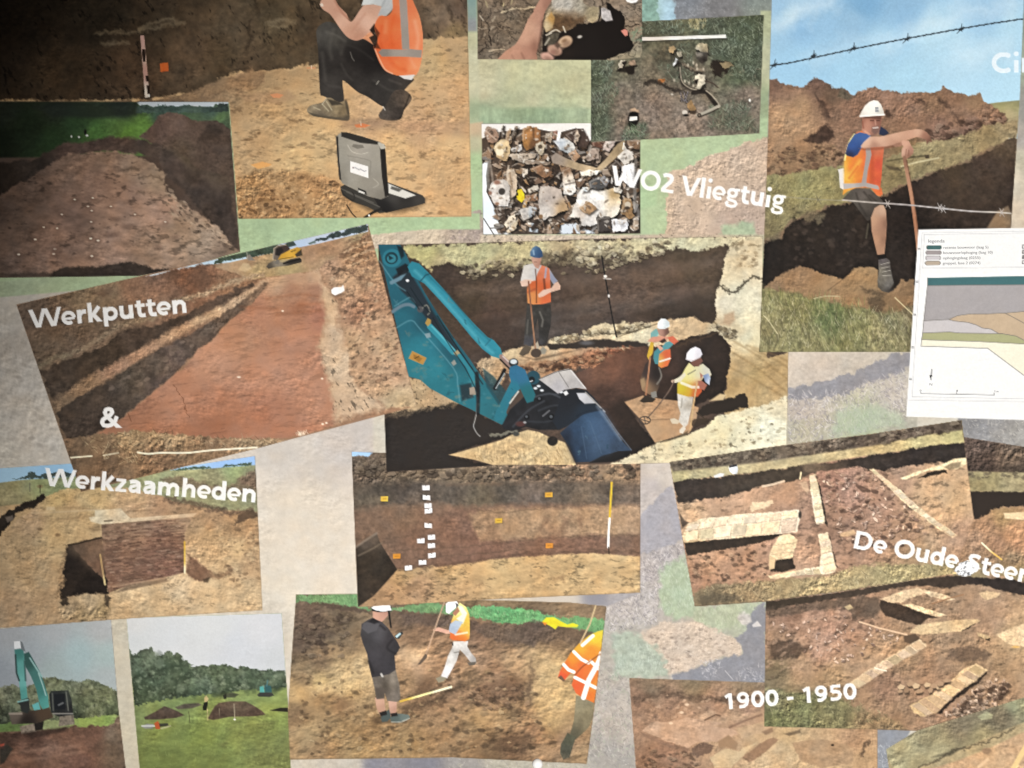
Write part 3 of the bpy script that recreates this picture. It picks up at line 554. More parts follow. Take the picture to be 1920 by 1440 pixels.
    frag('1073 396 1080 378 1084 360 1096 356 1130 356 1150 352 1160 358 1164 374 1160 398 1150 406 1130 410 1120 402 1122 418 1108 424 1090 422 1088 408 1070 408', '1090 370 cfcbc6 1110 366 d8d6d2 1130 370 d3d0cc 1150 366 b08c54 1150 380 c4ae8a 1155 392 cfc6b8 1090 400 a99888 1120 390 c3beb8 1100 415 b8b4b0 1076 404 c9c3ba', t='n 10 .14 4;n 4 .08 6', sm=1)
    frag('1086 390 1102 376 1120 390 1104 402 1096 398', '95704a'); frag('1104 340 1126 330 1140 350 1120 356 1106 352', '4d4c4c'); frag('1124 336 1132 330 1144 338 1136 350', '77767a'); frag('1092 352 1106 352 1104 358 1090 360', 'bcc6cc')
    frag('1146 310 1156 300 1166 310 1160 330 1148 326', '3f332c'); frag('1166 312 1190 304 1192 340 1180 348 1168 340', 'd2d0d0'); frag('1150 350 1166 356 1164 362 1150 358', 'c8bfb0')
    frag('1170 370 1184 372 1186 396 1192 406 1180 410 1164 400', '84623c'); dot(1177, 384, 6, 6, 'b0a28c', f=2); dot(1176, 390, 5, 3, '3a2c20', f=2)
    frag('1118 408 1144 406 1148 434 1120 434', '3c3531'); frag('1146 410 1176 414 1178 422 1174 434 1150 434', 'c6c6ca'); stroke('1192 300 1190 380 1198 400 1192 430', 6, '6f6a64', f=3, a=.7)
    frag('1188 410 1198 404 1196 430 1188 434', '97806a')
    stroke('918 300 914 330 916 352', 6, '6e675e', f=2, a=.9); stroke('920 310 924 340', 4, '8a7c6e', f=2, a=.7)

def paint_05_debris():
    photo('grass_finds_photograph', '1108 108 1203 100 1203 40.5 1432 28 1423.5 250 1200 262 1108 266', '7d6a5a',
          'photograph of crash debris laid out on trampled grass below a white measuring stick')
    g = part('bare_soil')
    fill('1100 20 1440 20 1440 270 1100 270', '1150 180 7a695a 1230 200 806c5c 1300 230 877464 1180 240 7c695a 1400 180 7a6a5c 1240 120 6c5f4a 1300 150 64594a 1220 60 54523c 1330 50 4d5240 1290 44 77704c 1400 60 4e5a3c 1400 110 4a5a3c 1390 140 50593f 1120 140 4a573c 1120 230 4e5640 1140 130 66604a', f=2, p=g, t='n 18 .12 3;n 5 .2 5;e 5 .18 7')
    gr = part('grass')
    for q, n, sd in (('1108 112 1150 112 1146 150 1160 170 1140 220 1132 266 1108 266', 420, 1), ('1203 42 1432 28 1430 150 1400 140 1350 100 1330 72 1203 62', 620, 2), ('1330 80 1430 80 1424 165 1370 140 1330 110', 420, 3), ('1330 200 1400 190 1420 250 1330 240', 230, 4), ('1170 235 1210 232 1215 262 1165 264', 160, 5), ('1220 100 1300 80 1300 160 1250 150', 130, 6)):
        fill(q, '444a3a', f=14, a=.5, wob=(12, 8), t='n 7 .3 4')
        blades(q, n, (4, 11), '66725a 444f3c 77836a 33392c 545f4a 8f9880', sd, da=75, w=1.7)
    blades('1290 38 1325 36 1320 56 1294 54', 60, (5, 12), 'a59a6a 8f8658 b9ae80', 9, da=40)
    blades('1150 130 1420 130 1420 255 1140 262', 260, (4, 12), 'a08d76 5a4c3e 94816c 4a3e32', 11, da=90, w=1.4, a=.55)
    r = part('measuring_stick'); fill('1203.5 70 1361 65 1362 71 1203.5 76.5', '1210 74 dcd0c4 1300 70 e6e2da 1350 68 e4e2da', f=1.2, p=r); stroke('1204 78 1362 72.5', 2, '2c261e', f=2, a=.5)
    def bit(q, c, sh=True):
        if sh: fill(pts(q)+np.array([2, 5], np.float32), '1d1712', f=3, a=.8, wob=(5, 2))
        fill(q, c, f=1.5, p=part('debris_piece'), t='n 5 .2 3', wob=(5, 1.5))
    fill('1168 130 1176 124 1190 128 1190 138 1184 140 1176 136 1156 134 1160 126', '241c16', f=3, a=.9)
    bit('1159 122 1164 114 1172 113 1170 119 1166 126 1160 128', 'cdbfa6'); bit('1178 114 1190 111 1192 120 1184 125 1179 120', 'a8876a'); fill('1166 116 1176 114 1174 120 1167 121', '2b221b', f=1.5); fill('1170 126 1190 122 1188 138 1178 140', '231b15', f=3)
    fill('1226 110 1238 92 1262 92 1276 104 1282 116 1250 118 1230 116', '4d4434', f=8, a=.7, t='n 5 .3 3')
    bit('1254 90 1262 84 1267 92 1262 100 1256 98', 'ab8a5c'); bit('1268 98 1278 96 1278 106 1272 106', 'b9ab90'); bit('1240 92 1248 84 1246 98', '6d6148', False)
    bit('1261 122 1266 108 1271 113 1268 118 1262 123', 'e3e4e4')
    bit('1306 84 1314 80 1326 82 1328 100 1322 98 1312 96 1304 92', '1312 84 b3a27a 1320 92 8f7d5c 1308 92 c4b8a0'); fill('1304 98 1328 98 1326 114 1316 120 1306 110', '1310 102 8d8272 1318 112 2a211b 1308 114 3a322a', f=2.5, t='n 4 .2 3')
    fill('1334 116 1346 110 1358 116 1372 120 1366 132 1350 144 1338 144 1336 130', '2a211a', f=4, wob=(6, 4)); bit('1348 118 1366 116 1376 122 1360 130', '84714f', False)
    bit('1232 152 1240 148 1247 147 1246 154 1238 158', 'b06a34', False); stroke('1212 158 1222 154 1240 158 1260 168 1280 172', 8, '2a221c', f=4, a=.8, sm=1, wob=(6, 3)); stroke('1240 162 1262 178 1280 172', 4, '6b6052', f=2, a=.8, sm=1); dot(1260, 177, 2.5, 2, 'b3a898')
    for l in ('1270 116 1276 130 1276 150 1284 162 1296 168 1310 168 1322 162', '1276 118 1300 132 1316 138'): stroke(l, 5, '29211b', f=4, a=.75, sm=1, wob=(6, 2))
    stroke('1275 126 1278 150 1288 162 1304 168 1320 162', 2, 'a4967e', f=1.4, a=.9, sm=1, p=part('debris_piece')); stroke('1280 120 1300 130 1320 134', 4, '87745e', f=2.5, a=.7, wob=(5, 2)); 
    for x, y in ((1307, 129), (1319, 130), (1290, 122), (1300, 118), (1306, 122), (1284, 152), (1292, 156), (1300, 160), (1264, 150)): dot(x, y, 2, 3, 'b8ab94', f=1.5, a=.8)
    bit('1304 142 1312 138 1322 142 1322 156 1312 166 1305 166 1308 154 1302 150', 'c9bca2'); fill('1302 150 1310 148 1308 156 1304 156', '2b221b', f=2)
    stroke('1322 152 1336 156 1346 164', 2.5, '4a3a2e', f=2, sm=1)
    stroke('1300 174 1322 172 1330 180 1342 196 1346 200', 8, '271f19', f=3, sm=1, a=.9); stroke('1324 170 1334 178 1346 192 1348 198', 2.5, '9a8d78', f=1.5, sm=1); stroke('1348 199 1336 205 1318 213 1308 216', 6, 'aaa08c', f=1.6, p=part('debris_piece')); stroke('1346 204 1330 212 1312 219', 3, '2c241c', f=2, a=.8); dot(1311, 216, 4, 4, '3c3128', f=1.5); dot(1311, 216, 1.8, 1.8, '77685a')
    for l in ('1276 172 1278 190', '1282 172 1288 192', '1290 172 1284 190 1276 182'): stroke(l, 3, '3a332e', f=2, wob=(5, 2)); stroke(l, 1.3, '9c94a0', f=1.4, a=.7)
    bit('1288 194 1296 188 1306 204 1300 210 1290 206', '9c7648'); dot(1284, 211, 5, 4.5, 'cfc2b2', f=1.4, p=part('debris_piece')); dot(1286, 216, 5, 2.5, '241c16', f=2); fill('1294 208 1306 206 1304 214 1294 214', '4d3a2a', f=2)
    dot(1188, 222, 10.5, 14, '211914', f=2.5); bit('1180 206 1190 202 1198 206 1198 212 1184 210', 'a88768', False); dot(1189, 213, 8, 3.5, '1a1410', f=2); fill('1181 219 1195 218.5 1195 225 1180 227', 'ebe6dc', f=1.3, p=part('white_tag')); dot(1185, 233, 8, 6, '1c1813', f=3)
    dot(1406, 188, 2, 3, 'e0d8cc'); blades('1178 236 1210 234 1205 262 1170 262', 60, (4, 10), '5d7350 6e8562 34452e', 19, da=70)

def paint_06_hand():
    photo('hand_held_find_photograph', '891 -330 1203 -330 1204 98 1200 107 1150 112.5 896 111', '75624f',
          'photograph of a hand holding a rusty lump over dry bare soil')
    s = part('bare_soil')
    fill('880 -330 1210 -330 1210 120 880 120', '910 20 7c6752 960 40 79654f 900 70 6f5c48 930 90 7a6854 960 100 7d6b58 1160 10 8a7560 1190 40 86725c 1190 90 8c7c62 1195 105 978868', f=2, p=s, t='n 18 .12 3;n 6 .14 5;r 16 .35 4;e 6 .14 9')
    for l, c in (('940 22 970 16 1003 14', 'c9b088'), ('896 52 914 53 930 51', 'a8947a'), ('930 52 955 51', '43352a'), ('917 52 918 70 921 86', '33281f'), ('896 100 910 88 912 78', '3d3026'), ('918 95 945 92', 'b59f80'), ('900 30 906 40', 'b9a890'), ('946 6 944 12', 'a9966a'), ('1128 0 1130 10', '4a3b2e'), ('1172 50 1200 46', '44372b'), ('922 40 930 30', 'a08d72'), ('920 78 936 52', '5a4a3a'), ('910 0 914 14', 'a8956c'), ('960 0 958 8', 'a8956c')):
        stroke(l, 2.6, c, f=1.6, sm=1, wob=(8, 2), p=part('dry_stalk') if c > 'a' else None)
    scatter('896 0 1000 0 950 90 896 108', 90, (.8, 2.4), '5c4a39 8f7b64 a08c74 4d3d2f', 5, a=.6, el=1.8, da=80)
    blades('1180 60 1204 48 1204 80 1184 80', 26, (5, 14), '6f9070 567856', 4, ang=-30, da=25)
    fill('1016 100 1020 50 1050 40 1100 44 1125 40 1138 20 1136 6 1144 8 1150 16 1164 22 1171 34 1170 52 1178 58 1180 66 1188 84 1182 97 1165 101 1150 108 1136 114 1020 114', '1100 80 1b1512 1150 70 18120f 1040 100 231a15', f=2, p=part('shadow'), wob=(8, 2))
    o = part('rusty_lump')
    fill('1018 46 1024 26 1034 8 1038 -40 1094 -40 1094 6 1106 12 1124 14 1122 36 1110 42 1095 36 1080 46 1070 56 1056 58 1040 60 1024 60', '1045 10 b9b2a6 1065 10 c6c0b4 1085 16 a9a18e 1030 30 b09a74 1022 48 c0a06a 1035 40 b57e38 1050 40 6d4d2e 1065 36 5a4029 1080 30 7a6248 1110 24 9c8a66 1115 34 b09a70 1040 54 4a3624', f=2, p=o, wob=(7, 2), t='n 9 .16 4;e 6 .2 3')
    fill('1040 30 1056 34 1080 36 1096 28 1094 42 1070 52 1046 54 1036 48', '5b4028', f=6, a=.8, wob=(7, 4), t='n 6 .25 3')
    fill('1018 44 1034 22 1040 34 1036 52 1024 60', '1025 45 c9b48a 1034 36 c08a40', f=3, a=.9, t='n 6 .12 3')
    fill('1126 16 1132 14 1144 20 1149 38 1136 40 1128 34', 'b5aca8', f=2, p=part('pale_flake', o), t='n 6 .25 3'); stroke('1125 12 1126 26 1122 40', 3, '2b211a', f=2)
    for l in ('1030 62 1042 56 1050 60', '1056 50 1060 60', '1024 66 1034 62'): stroke(l, 2.6, 'cdbfa6', f=1.6, sm=1)
    fill('1022 82 1024 70 1036 62 1050 60 1044 80 1030 90', '4a4234', f=3, t='n 5 .3 3'); stroke('1022 84 1030 72', 3, 'a49a86', f=2)
    h = part('hand', label='hand with thumb raised and fingers curled under the lump')
    th = part('thumb', h)
    fill('930 114 948 96 966 84 974 72 982 56 990 36 1002 20 1014 -4 1022 -50 1050 -50 1034 2 1022 20 1017 40 1016 60 1010 84 1006 100 1008 114', '1010 10 c08468 1000 30 c98e70 995 50 d29a7a 985 70 d19878 960 100 c68a6c 990 100 b97d62 1005 90 94604a 1015 35 a8705a', f=1.5, p=h, sm=0, t='n 20 .05 3')
    fill('1000 20 1014 -4 1022 -50 1050 -50 1034 2 1020 24 1010 40', '1012 10 c58a6e 1024 10 a06a54', f=2, p=th)
    fill('1006 20 1018 30 1017 56 1008 90 1002 60', 'c59276', f=8, a=.35)
    stroke('1018 40 1014 66 1010 96', 4, '4a2c20', f=5, a=.6); stroke('978 100 983 111', 3, '8a5844', f=4, a=.6); stroke('960 104 964 111', 3, '9a6650', f=4, a=.5); fill('930 114 948 96 962 88 956 104 946 114', 'bd8464', f=5, a=.5)
    stroke('1064 76 1050 86 1040 96 1024 110', 17, '1060 78 b98c6c 1040 96 a87a64 1026 108 b98674', f=4, sm=1, p=h)
    for cx, cy, rx, ry, c, an in ((1060, 78, 13.5, 10, 'c9a27c', -25), (1040, 94, 14, 9.5, 'bd8e74', 20), (1026, 107, 13, 7.5, 'd09a84', 25)):
        k = part('finger', h); dot(cx+3, cy+3, rx+1, ry+1, '1a1210', f=3, a=.6, ang=an); dot(cx, cy, rx, ry, c, f=3, ang=an, p=k); dot(cx+2, cy+4, rx*.6, ry*.6, '6a4634', f=6, a=.5, ang=an)
    dot(1058, 76, 5, 3, '7a5234', f=3, a=.7, ang=-25); dot(1037, 98, 5, 4, '9a6454', f=3, a=.6)
    fill('1044 78 1052 84 1046 92 1040 86', '2a1c14', f=4, a=.6)
    dot(1087, 69, 4.5, 2.6, 'b8b0a4', f=2, ang=-15)
    fill('1164 58 1172 54 1177 58 1177 66 1172 68', 'd9806c', f=1.5, p=part('fingertip', h))
def paint_07_bottom_left():
    photo('teal_digger_photograph', '-330 1195 0 1179 208 1161 222 1330 236 1445 262 1700 -330 1700', '6d5040',
          'photograph of a teal digger with its boom raised before leafy trees')
    s = part('sky'); fill('-330 1150 240 1150 240 1310 -330 1310', '20 1190 a4a8ac 100 1180 a8adb0 190 1180 b0b2b2 50 1230 9fa8ae 150 1230 a0b8ba 200 1230 a6bab8 100 1260 9fb0b0 10 1270 98a0a8 200 1270 aab4b4', f=2, p=s, t='n 40 .02 3;n 3 .02 4')
    g = part('grass'); fill('-330 1362 140 1345 230 1336 230 1362 130 1366 -330 1390', '10 1368 5f7a3c 160 1350 8aa04a 200 1350 86a048 220 1340 8a9a50 100 1362 8f9a60', f=3, p=g, t='n 8 .1 3')
    t = part('trees')
    fill('-330 1300 0 1292 12 1286 24 1282 36 1288 60 1284 84 1270 100 1272 106 1269 118 1276 134 1275 150 1278 168 1274 184 1280 196 1284 210 1292 222 1298 226 1340 190 1343 150 1346 90 1352 -330 1368', '10 1300 7a7d62 30 1310 6a7052 5 1340 3a4030 60 1300 707455 110 1285 6f7553 140 1290 74785a 170 1285 6c7252 200 1300 6d7450 150 1320 565e42 200 1325 626a48 210 1338 4c5438 140 1340 3a4230 180 1335 7a8258', f=2, p=t, wob=(6, 3), t='n 9 .24 4;n 4 .18 6')
    scatter('0 1295 100 1276 168 1280 220 1300 224 1336 150 1342 0 1356', 300, (1, 3), '8a8e6c 4a5238 6d7452 989c7c 3c4430', 63, a=.5, da=90)
    so = part('soil'); fill('-330 1385 30 1375 100 1368 140 1362 180 1362 205 1358 222 1345 245 1330 262 1700 -330 1700', '60 1380 54382c 120 1380 6d4a38 180 1375 6b4a3a 50 1400 75503e 30 1425 7d5540 100 1410 86604c 150 1400 805844 210 1380 75604c 220 1420 6a5440 150 1430 7a5240 20 1380 4a342a', f=3, p=so, wob=(10, 4), t='n 16 .14 3 -8 2;n 6 .14 5')
    for l in ('20 1412 60 1408 100 1402 150 1398', '30 1428 90 1420 160 1408'): stroke(l, 5, 'a0755c', f=6, a=.5, sm=1)
    e = part('digger', label='teal tracked digger with raised boom and dark cab')
    k = part('track', e); fill('37 1362 66 1356 68 1372 40 1376', '8a7a68', f=1.6, p=k, t='n 4 .2 3'); k = part('track', e); fill('112 1342 138 1340 140 1358 110 1362', '7d7060', f=1.6, p=k, t='n 4 .2 3')
    fill('64 1356 82 1352 80 1368 66 1370', '2a2420', f=2); fill('40 1374 130 1362 120 1372 60 1384', '3a2a22', f=5, a=.7)
    k = part('body', e); fill('17 1338 60 1332 92 1326 100 1345 70 1356 22 1358', '30 1340 6a5c50 80 1335 54402f 50 1350 2c2420', f=2, p=k); stroke('18 1338 40 1338', 4, '9a8a7a', f=2)
    k = part('cab', e); fill('92 1302 96 1296 128 1294 134 1310 137 1340 110 1344 96 1336', '110 1310 23262a 125 1300 3a4038 130 1335 2a2a2a', f=1.6, p=k, t='n 5 .2 3'); fill('102 1302 122 1300 122 1330 102 1330', '1d2024', f=2); stroke('98 1300 100 1332', 2.5, '5d6058', f=1.6); stroke('124 1298 128 1332', 2.5, '686a60', f=1.6); stroke('110 1322 118 1318', 3, '8a8c8a', f=2, a=.7); stroke('100 1338 136 1338', 2.5, '8a857c', f=1.6)
    k = part('boom', e); fill('44 1226 54 1222 62 1236 74 1258 82 1278 90 1304 92 1326 80 1330 74 1320 68 1292 58 1268 48 1250', '55 1240 2f5a54 70 1265 3f7a74 80 1295 3a8078 88 1315 4aa096', f=1.5, p=k); stroke('56 1234 70 1256 78 1268', 3, '8ab8b4', f=1.6); stroke('72 1262 80 1284 86 1304', 2.2, '9cc4be', f=1.5)
    k = part('arm', e); fill('27 1218 44 1216 46 1240 48 1270 52 1312 40 1316 36 1280 30 1250', '35 1225 3a8078 38 1250 54a49c 42 1280 62b4ac 44 1300 4a9c92', f=1.5, p=k); stroke('29 1228 31 1262 36 1276', 3, '2c4644', f=2); stroke('46 1240 48 1276', 3, '2f5450', f=2, a=.8)
    fill('26 1203 38 1202 39 1215 27 1217', 'e0e2e4', f=1.3, p=part('bucket_plate', e)); fill('38 1202 42 1204 48 1222 40 1218', '6d7478', f=1.4)
    k = part('bucket', e); fill('36 1314 54 1308 56 1330 52 1338 40 1334 38 1322 32 1318', '2f3330', f=1.8, p=k); stroke('34 1316 52 1312', 3, '7ab4ac', f=1.5); fill('60 1322 72 1316 76 1330 64 1332', '58b4b4', f=1.6, p=k)
    fill('0 1396 8 1394 8 1404 0 1404', 'c0503c', f=2, p=part('red_object')); fill('0 1400 14 1396 24 1404 8 1430 0 1434', '30302a', f=3, a=.8)

    photo('field_photograph', '237 1158.5 528 1150 541 1340 545.5 1450 560 1700 285 1700 262 1440', '7a8a3c',
          'photograph of a green field with dark spoil heaps and a distant teal digger')
    s = part('sky'); fill('230 1140 540 1140 540 1270 230 1270', '250 1170 d3d3d2 400 1170 d0d2d3 500 1180 cfd0d4 300 1210 d0d2d4 450 1220 c9ccd2 520 1240 c6c9cc 260 1210 cfd2d2', f=2, p=s, t='n 30 .012 3')
    g = part('grass'); fill('240 1320 400 1296 560 1282 560 1700 260 1700', '260 1335 7a8a4c 330 1320 738548 450 1300 7c8f4c 520 1300 8a9c4e 300 1360 78853c 400 1340 7f8c40 380 1380 75853c 480 1370 78803c 520 1340 869443 300 1420 6e7a38 400 1430 707c3a 500 1420 727a3e 540 1400 767e40', f=3, p=g, t='n 20 .08 3 -6 3;n 6 .09 5 -8 2.5')
    t = part('trees')
    fill('240 1212 247 1228 256 1227 264 1220 274 1217 283 1213 289 1224 292 1232 299 1230 308 1226 312 1220 320 1220 324 1229 332 1222 338 1228 344 1238 352 1240 360 1248 368 1250 378 1247 390 1248 397 1244 410 1246 424 1246 436 1250 448 1252 458 1248 470 1253 482 1256 500 1258 506 1254 512 1257 534 1256 540 1288 470 1294 400 1300 330 1308 251 1324', '260 1240 56644c 285 1230 5f6b54 320 1240 5c6a50 300 1280 44523c 260 1290 3c4a34 350 1270 59684c 380 1275 65745a 400 1260 5c6c4c 420 1280 46563c 460 1270 54644a 510 1275 52624a 340 1298 3f4c38 440 1290 3e4c36 280 1310 46553c', f=1.8, p=t, wob=(5, 2.5), t='n 11 .2 4 80 1.4;n 4 .2 6')
    R = random.Random(3)
    for i in range(70):
        x = R.uniform(248, 534); y0_ = np.interp(x, [240, 285, 330, 360, 400, 460, 535], [1222, 1224, 1232, 1256, 1254, 1260, 1264]); y = R.uniform(y0_+4, np.interp(x, [250, 535], [1312, 1284])); q = R.uniform(5, 11)
        dot(x+2, y+3, q, q*1.1, '2c3a28', f=7, a=.4, rough=.5); dot(x-1, y-2, q*.8, q*.9, R.choice(('6d7c5e', '5d6e50', '7a876a', '55664a')), f=6, a=.5, rough=.6)
    scatter('245 1225 290 1220 360 1250 530 1262 534 1284 400 1296 255 1318', 260, (1, 2.6), '7d8a6c 3a4834 5c6c50 8a9678', 62, a=.5, da=90)
    h = part('spoil_heap'); fill('270 1345 290 1335 308 1324 320 1328 334 1334 346 1341 330 1346 300 1349 272 1349', '300 1332 5d4a3c 300 1344 4a3a30', f=2, p=h, t='n 5 .14 3')
    h = part('spoil_heap'); fill('328 1326 345 1320 372 1318 379 1322 360 1328 334 1330', '5a5040', f=2, p=h, t='n 5 .12 3')
    h = part('spoil_heap'); fill('390 1345 402 1325 410 1318 430 1315 460 1315 474 1322 490 1332 498 1340 480 1343 430 1344 400 1350 390 1348', '430 1320 6a543f 460 1325 64503c 420 1338 4f3c30 470 1338 543f32', f=2, p=h, t='n 5 .12 3')
    h = part('spoil_heap'); fill('420 1302 435 1298 448 1302 440 1308 424 1308', '4a5038', f=2, p=h); fill('505 1332 525 1327 540 1327 540 1335 512 1333', '2f2a20', f=2, p=part('spoil_heap'))
    m = part('person', label='tiny bent figure in yellow top digging in the field'); fill('383 1308 387 1304 391 1310 389 1316 383 1316', 'c0a468', f=1.4, p=m); fill('380 1326 382 1318 389 1315 390 1318 387 1332 381 1332', '22221c', f=1.4, p=m)
    fill('418 1304 424 1300 425 1310 420 1311', '2a2c22', f=1.5, p=part('person', label='tiny dark figure beside a far spoil heap'))
    d = part('digger', label='tiny teal digger at the edge of the trees'); fill('482 1303 488 1297 510 1299 514 1304 505 1307 485 1306', '3a3a36', f=1.5, p=d); fill('487 1288 494 1286 496 1298 487 1298', '4aa8a0', f=1.4, p=d); fill('496 1284 508 1286 510 1298 497 1298', '2c5a5c', f=1.4, p=d); stroke('500 1286 502 1276', 2, '4a7c80', f=1.3)
    stroke('389 1330 389.5 1350', 1.6, 'b8a468', f=1.3, p=part('stake')); stroke('439 1320 440 1348', 1.6, 'a89878', f=1.3, p=part('stake')); dot(440, 1349, 2, 1.6, 'f0ece6'); stroke('411 1328 412 1345', 1.3, '7d6c54', f=1.2, p=part('stake')); stroke('354 1335 356 1356', 1.3, '50502c', f=1.2, p=part('stake'))
    w = part('wheelbarrow', label='overturned wheelbarrow with orange vest on the grass'); fill('264 1362 276 1357 288 1358 286 1366 272 1366', '8a8a86', f=1.6, p=w); stroke('266 1361 290 1361', 2, 'd8d8d2', f=1.3); fill('289 1356 296 1352 300 1358 300 1367 292 1367', 'c9582c', f=1.6, p=part('vest', w)); fill('298 1357 315 1356 316 1361 300 1363', '3a3a30', f=1.6, p=w); stroke('302 1366 320 1361', 2, 'b0a88a', f=1.4, a=.8)
    for q in ('420 1370 450 1355 440 1365', '480 1358 520 1350 510 1364', '405 1395 430 1388 420 1402'): fill(q, '5c5c30', f=7, a=.4)
    blades('265 1370 540 1350 545 1440 275 1440', 240, (2, 5), '8a9848 5d6c2c 96a454', 4, da=30, w=1.4, a=.45)

def paint_08_bottom_mid():
    photo('three_workers_photograph', '555.5 1114.5 671 1114 865 1124 1070 1130 1137 1137 1116 1314 1100 1432 850 1420 544 1424 540 1338 546 1245', '86683f',
          'photograph of three archaeologists in helmets and bright vests digging brown soil')
    s = part('digging_ground')
    fill('530 1100 1150 1100 1150 1450 530 1450', '580 1160 5d4a3c 560 1200 5a483a 620 1170 60503e 660 1200 6f5a42 600 1240 735a40 570 1270 80684a 640 1260 b39262 680 1250 b39466 600 1280 b5955e 650 1290 b08e5a 560 1300 a58454 600 1310 8a6a44 640 1320 7d5f40 560 1340 7a5e40 580 1370 9c7e54 640 1370 8d6e46 700 1370 8a6a44 600 1410 8a6a46 760 1400 8f6f46 680 1410 957448 760 1160 5f4c3c 780 1200 75583f 800 1180 785a42 780 1230 c09c72 790 1250 a8805c 830 1250 9a7350 850 1240 8a6648 760 1280 8f6c48 800 1290 6d5038 850 1290 86664a 880 1270 8d6c4a 900 1240 a98260 940 1200 77593f 900 1190 745640 980 1160 5a4838 1000 1180 5e4a38 1040 1190 6b543e 960 1240 a4825c 930 1260 8a6648 920 1300 7d5c42 960 1290 6d5038 940 1340 a07a4e 900 1350 9c784c 980 1340 8f6c48 1010 1240 b08e60 1040 1260 b5935f 1050 1300 b3925e 1020 1320 b08e5c 1030 1350 a4804f 1000 1370 8a6444 960 1400 6d5038 920 1400 745638 1060 1400 86664a 1080 1420 9a7a54 860 1400 8a6844 880 1130 7a6244 960 1140 7d6444 1060 1140 856a4c 1120 1150 80664a', f=2, p=s, t='n 24 .1 3 -12 1.8;e 9 .22 5 -15 1.6;n 6 .06 4;s 16 .16 8 -15 2.4')
    fill('551 1115 671 1112 690 1140 745 1140 800 1128 880 1140 900 1135 1000 1144 1020 1150 1050 1158 1080 1156 1140 1162 1136 1190 1100 1184 1060 1172 1020 1165 960 1170 900 1160 830 1152 760 1146 690 1145 640 1135 600 1130 552 1128', '600 1120 5f8450 650 1122 628a54 780 1136 5c8452 900 1145 58985a 950 1150 529856 1000 1150 589656 1120 1165 5f9456', f=2.5, p=part('grass'), wob=(6, 3.5), t='n 8 .14 4')
    blades('560 1116 670 1116 690 1142 760 1140 880 1142 1000 1148 1134 1166 1130 1186 1060 1170 960 1168 760 1145 560 1128', 520, (3, 7), '7aa068 4a7a46 8fae78 3f6a3c 6d9458', 61, da=45, w=1.5, a=.6)
    fill('600 1128 660 1136 672 1140 700 1150 660 1148 610 1140', '4a3a30', f=4, a=.7, wob=(8, 3))
    fill('750 1148 830 1152 880 1160 910 1168 960 1174 1000 1164 1030 1170 1080 1182 1120 1190 1100 1215 1040 1200 1000 1210 940 1206 890 1185 830 1175 760 1170', '860 1170 55443a 950 1185 5a483a 1000 1185 54443a 1060 1190 5c4a3a', f=8, a=.8, wob=(10, 5), t='e 8 .35 4;n 6 .14 3')
    for q, c, a in (('600 1285 640 1265 700 1250 700 1285 640 1300 580 1305', 'c2a26e', .55), ('560 1170 610 1160 630 1190 590 1210 560 1205', '493a30', .5), ('996 1232 1006 1236 1000 1300 990 1330 984 1300 994 1260', '5a4432', .6), ('1002 1235 1050 1245 1060 1290 1040 1310 1000 1300', 'bf9c68', .45), ('920 1385 990 1375 1010 1400 960 1415 920 1405', '4a3626', .5), ('800 1310 840 1296 870 1280 880 1286 820 1320 770 1335', '4a3828', .65), ('745 1325 780 1318 800 1322 760 1340', '4f3c2c', .6), ('860 1280 900 1262 930 1268 900 1280', '54402e', .5), ('880 1290 960 1270 990 1300 960 1320 900 1310', '6a4c36', .5), ('1000 1400 1060 1395 1070 1420 1000 1420', 'a58460', .4)):
        fill(q, c, f=9, a=a, wob=(10, 6), t='e 7 .3 6')
    scatter('560 1260 1000 1250 1060 1400 560 1415', 230, (1.2, 4), '5d4630 c0a070 4a3826 a5845a', 5, a=.55, el=1.7, shade=.25)
    scatter('560 1150 660 1150 650 1230 560 1230', 80, (1.5, 4.5), '6f5c4a 463830 806c56', 6, a=.6, shade=.35)
    scatter('870 1290 990 1280 990 1330 880 1330', 70, (1.5, 4), 'a07c5c 5a4230 8a6648', 7, a=.6, shade=.3)
    r = part('ranging_rod'); stroke('751 1315 800 1301 846 1288', 4, '755 1313 d0a83c 790 1304 e2cf80 830 1292 e8dcb0', f=1.4, p=r)
    fill('1016 1166 1024 1158 1038 1157 1050 1164 1064 1171 1074 1168 1085 1172 1082 1176 1062 1176 1046 1174 1041 1180 1032 1174 1024 1170', 'e2d020', f=1.5, p=part('yellow_jacket'), t='n 8 .08 3'); fill('1016 1166 1026 1168 1022 1173', 'dc7a28', f=1.4)
    # observer in dark hoodie
    w = part('person', label='figure in dark hoodie, cargo shorts and white helmet holding a tablet')
    fill('700 1345 760 1340 775 1348 740 1358 700 1356', '4d3a28', f=7, a=.6)
    l = part('leg', w); fill('703 1308 720 1308 722 1326 724 1340 713 1342 706 1328', '708 1315 b98a70 716 1330 a87a60', f=1.4, p=l); l = part('leg', w); fill('728 1314 744 1314 744 1330 742 1342 732 1342 730 1330', '734 1320 c0917a 740 1330 a47660', f=1.4, p=l)
    k = part('shoe', w); fill('714 1346 720 1336 730 1330 733 1346 726 1353 716 1354', '3f4a48', f=1.4, p=k); fill('711 1336 724 1332 726 1340 714 1343', '231f1e', f=1.4)
    k = part('shoe', w); fill('732 1346 738 1338 750 1338 766 1340 769 1345 762 1350 746 1355 733 1354', '740 1346 46524e 760 1344 5c6862', f=1.4, p=k); fill('732 1338 744 1336 746 1342 734 1344', '231f1e', f=1.4); stroke('734 1354 752 1354 768 1347', 2, '9a9a8e', f=1.3, a=.7)
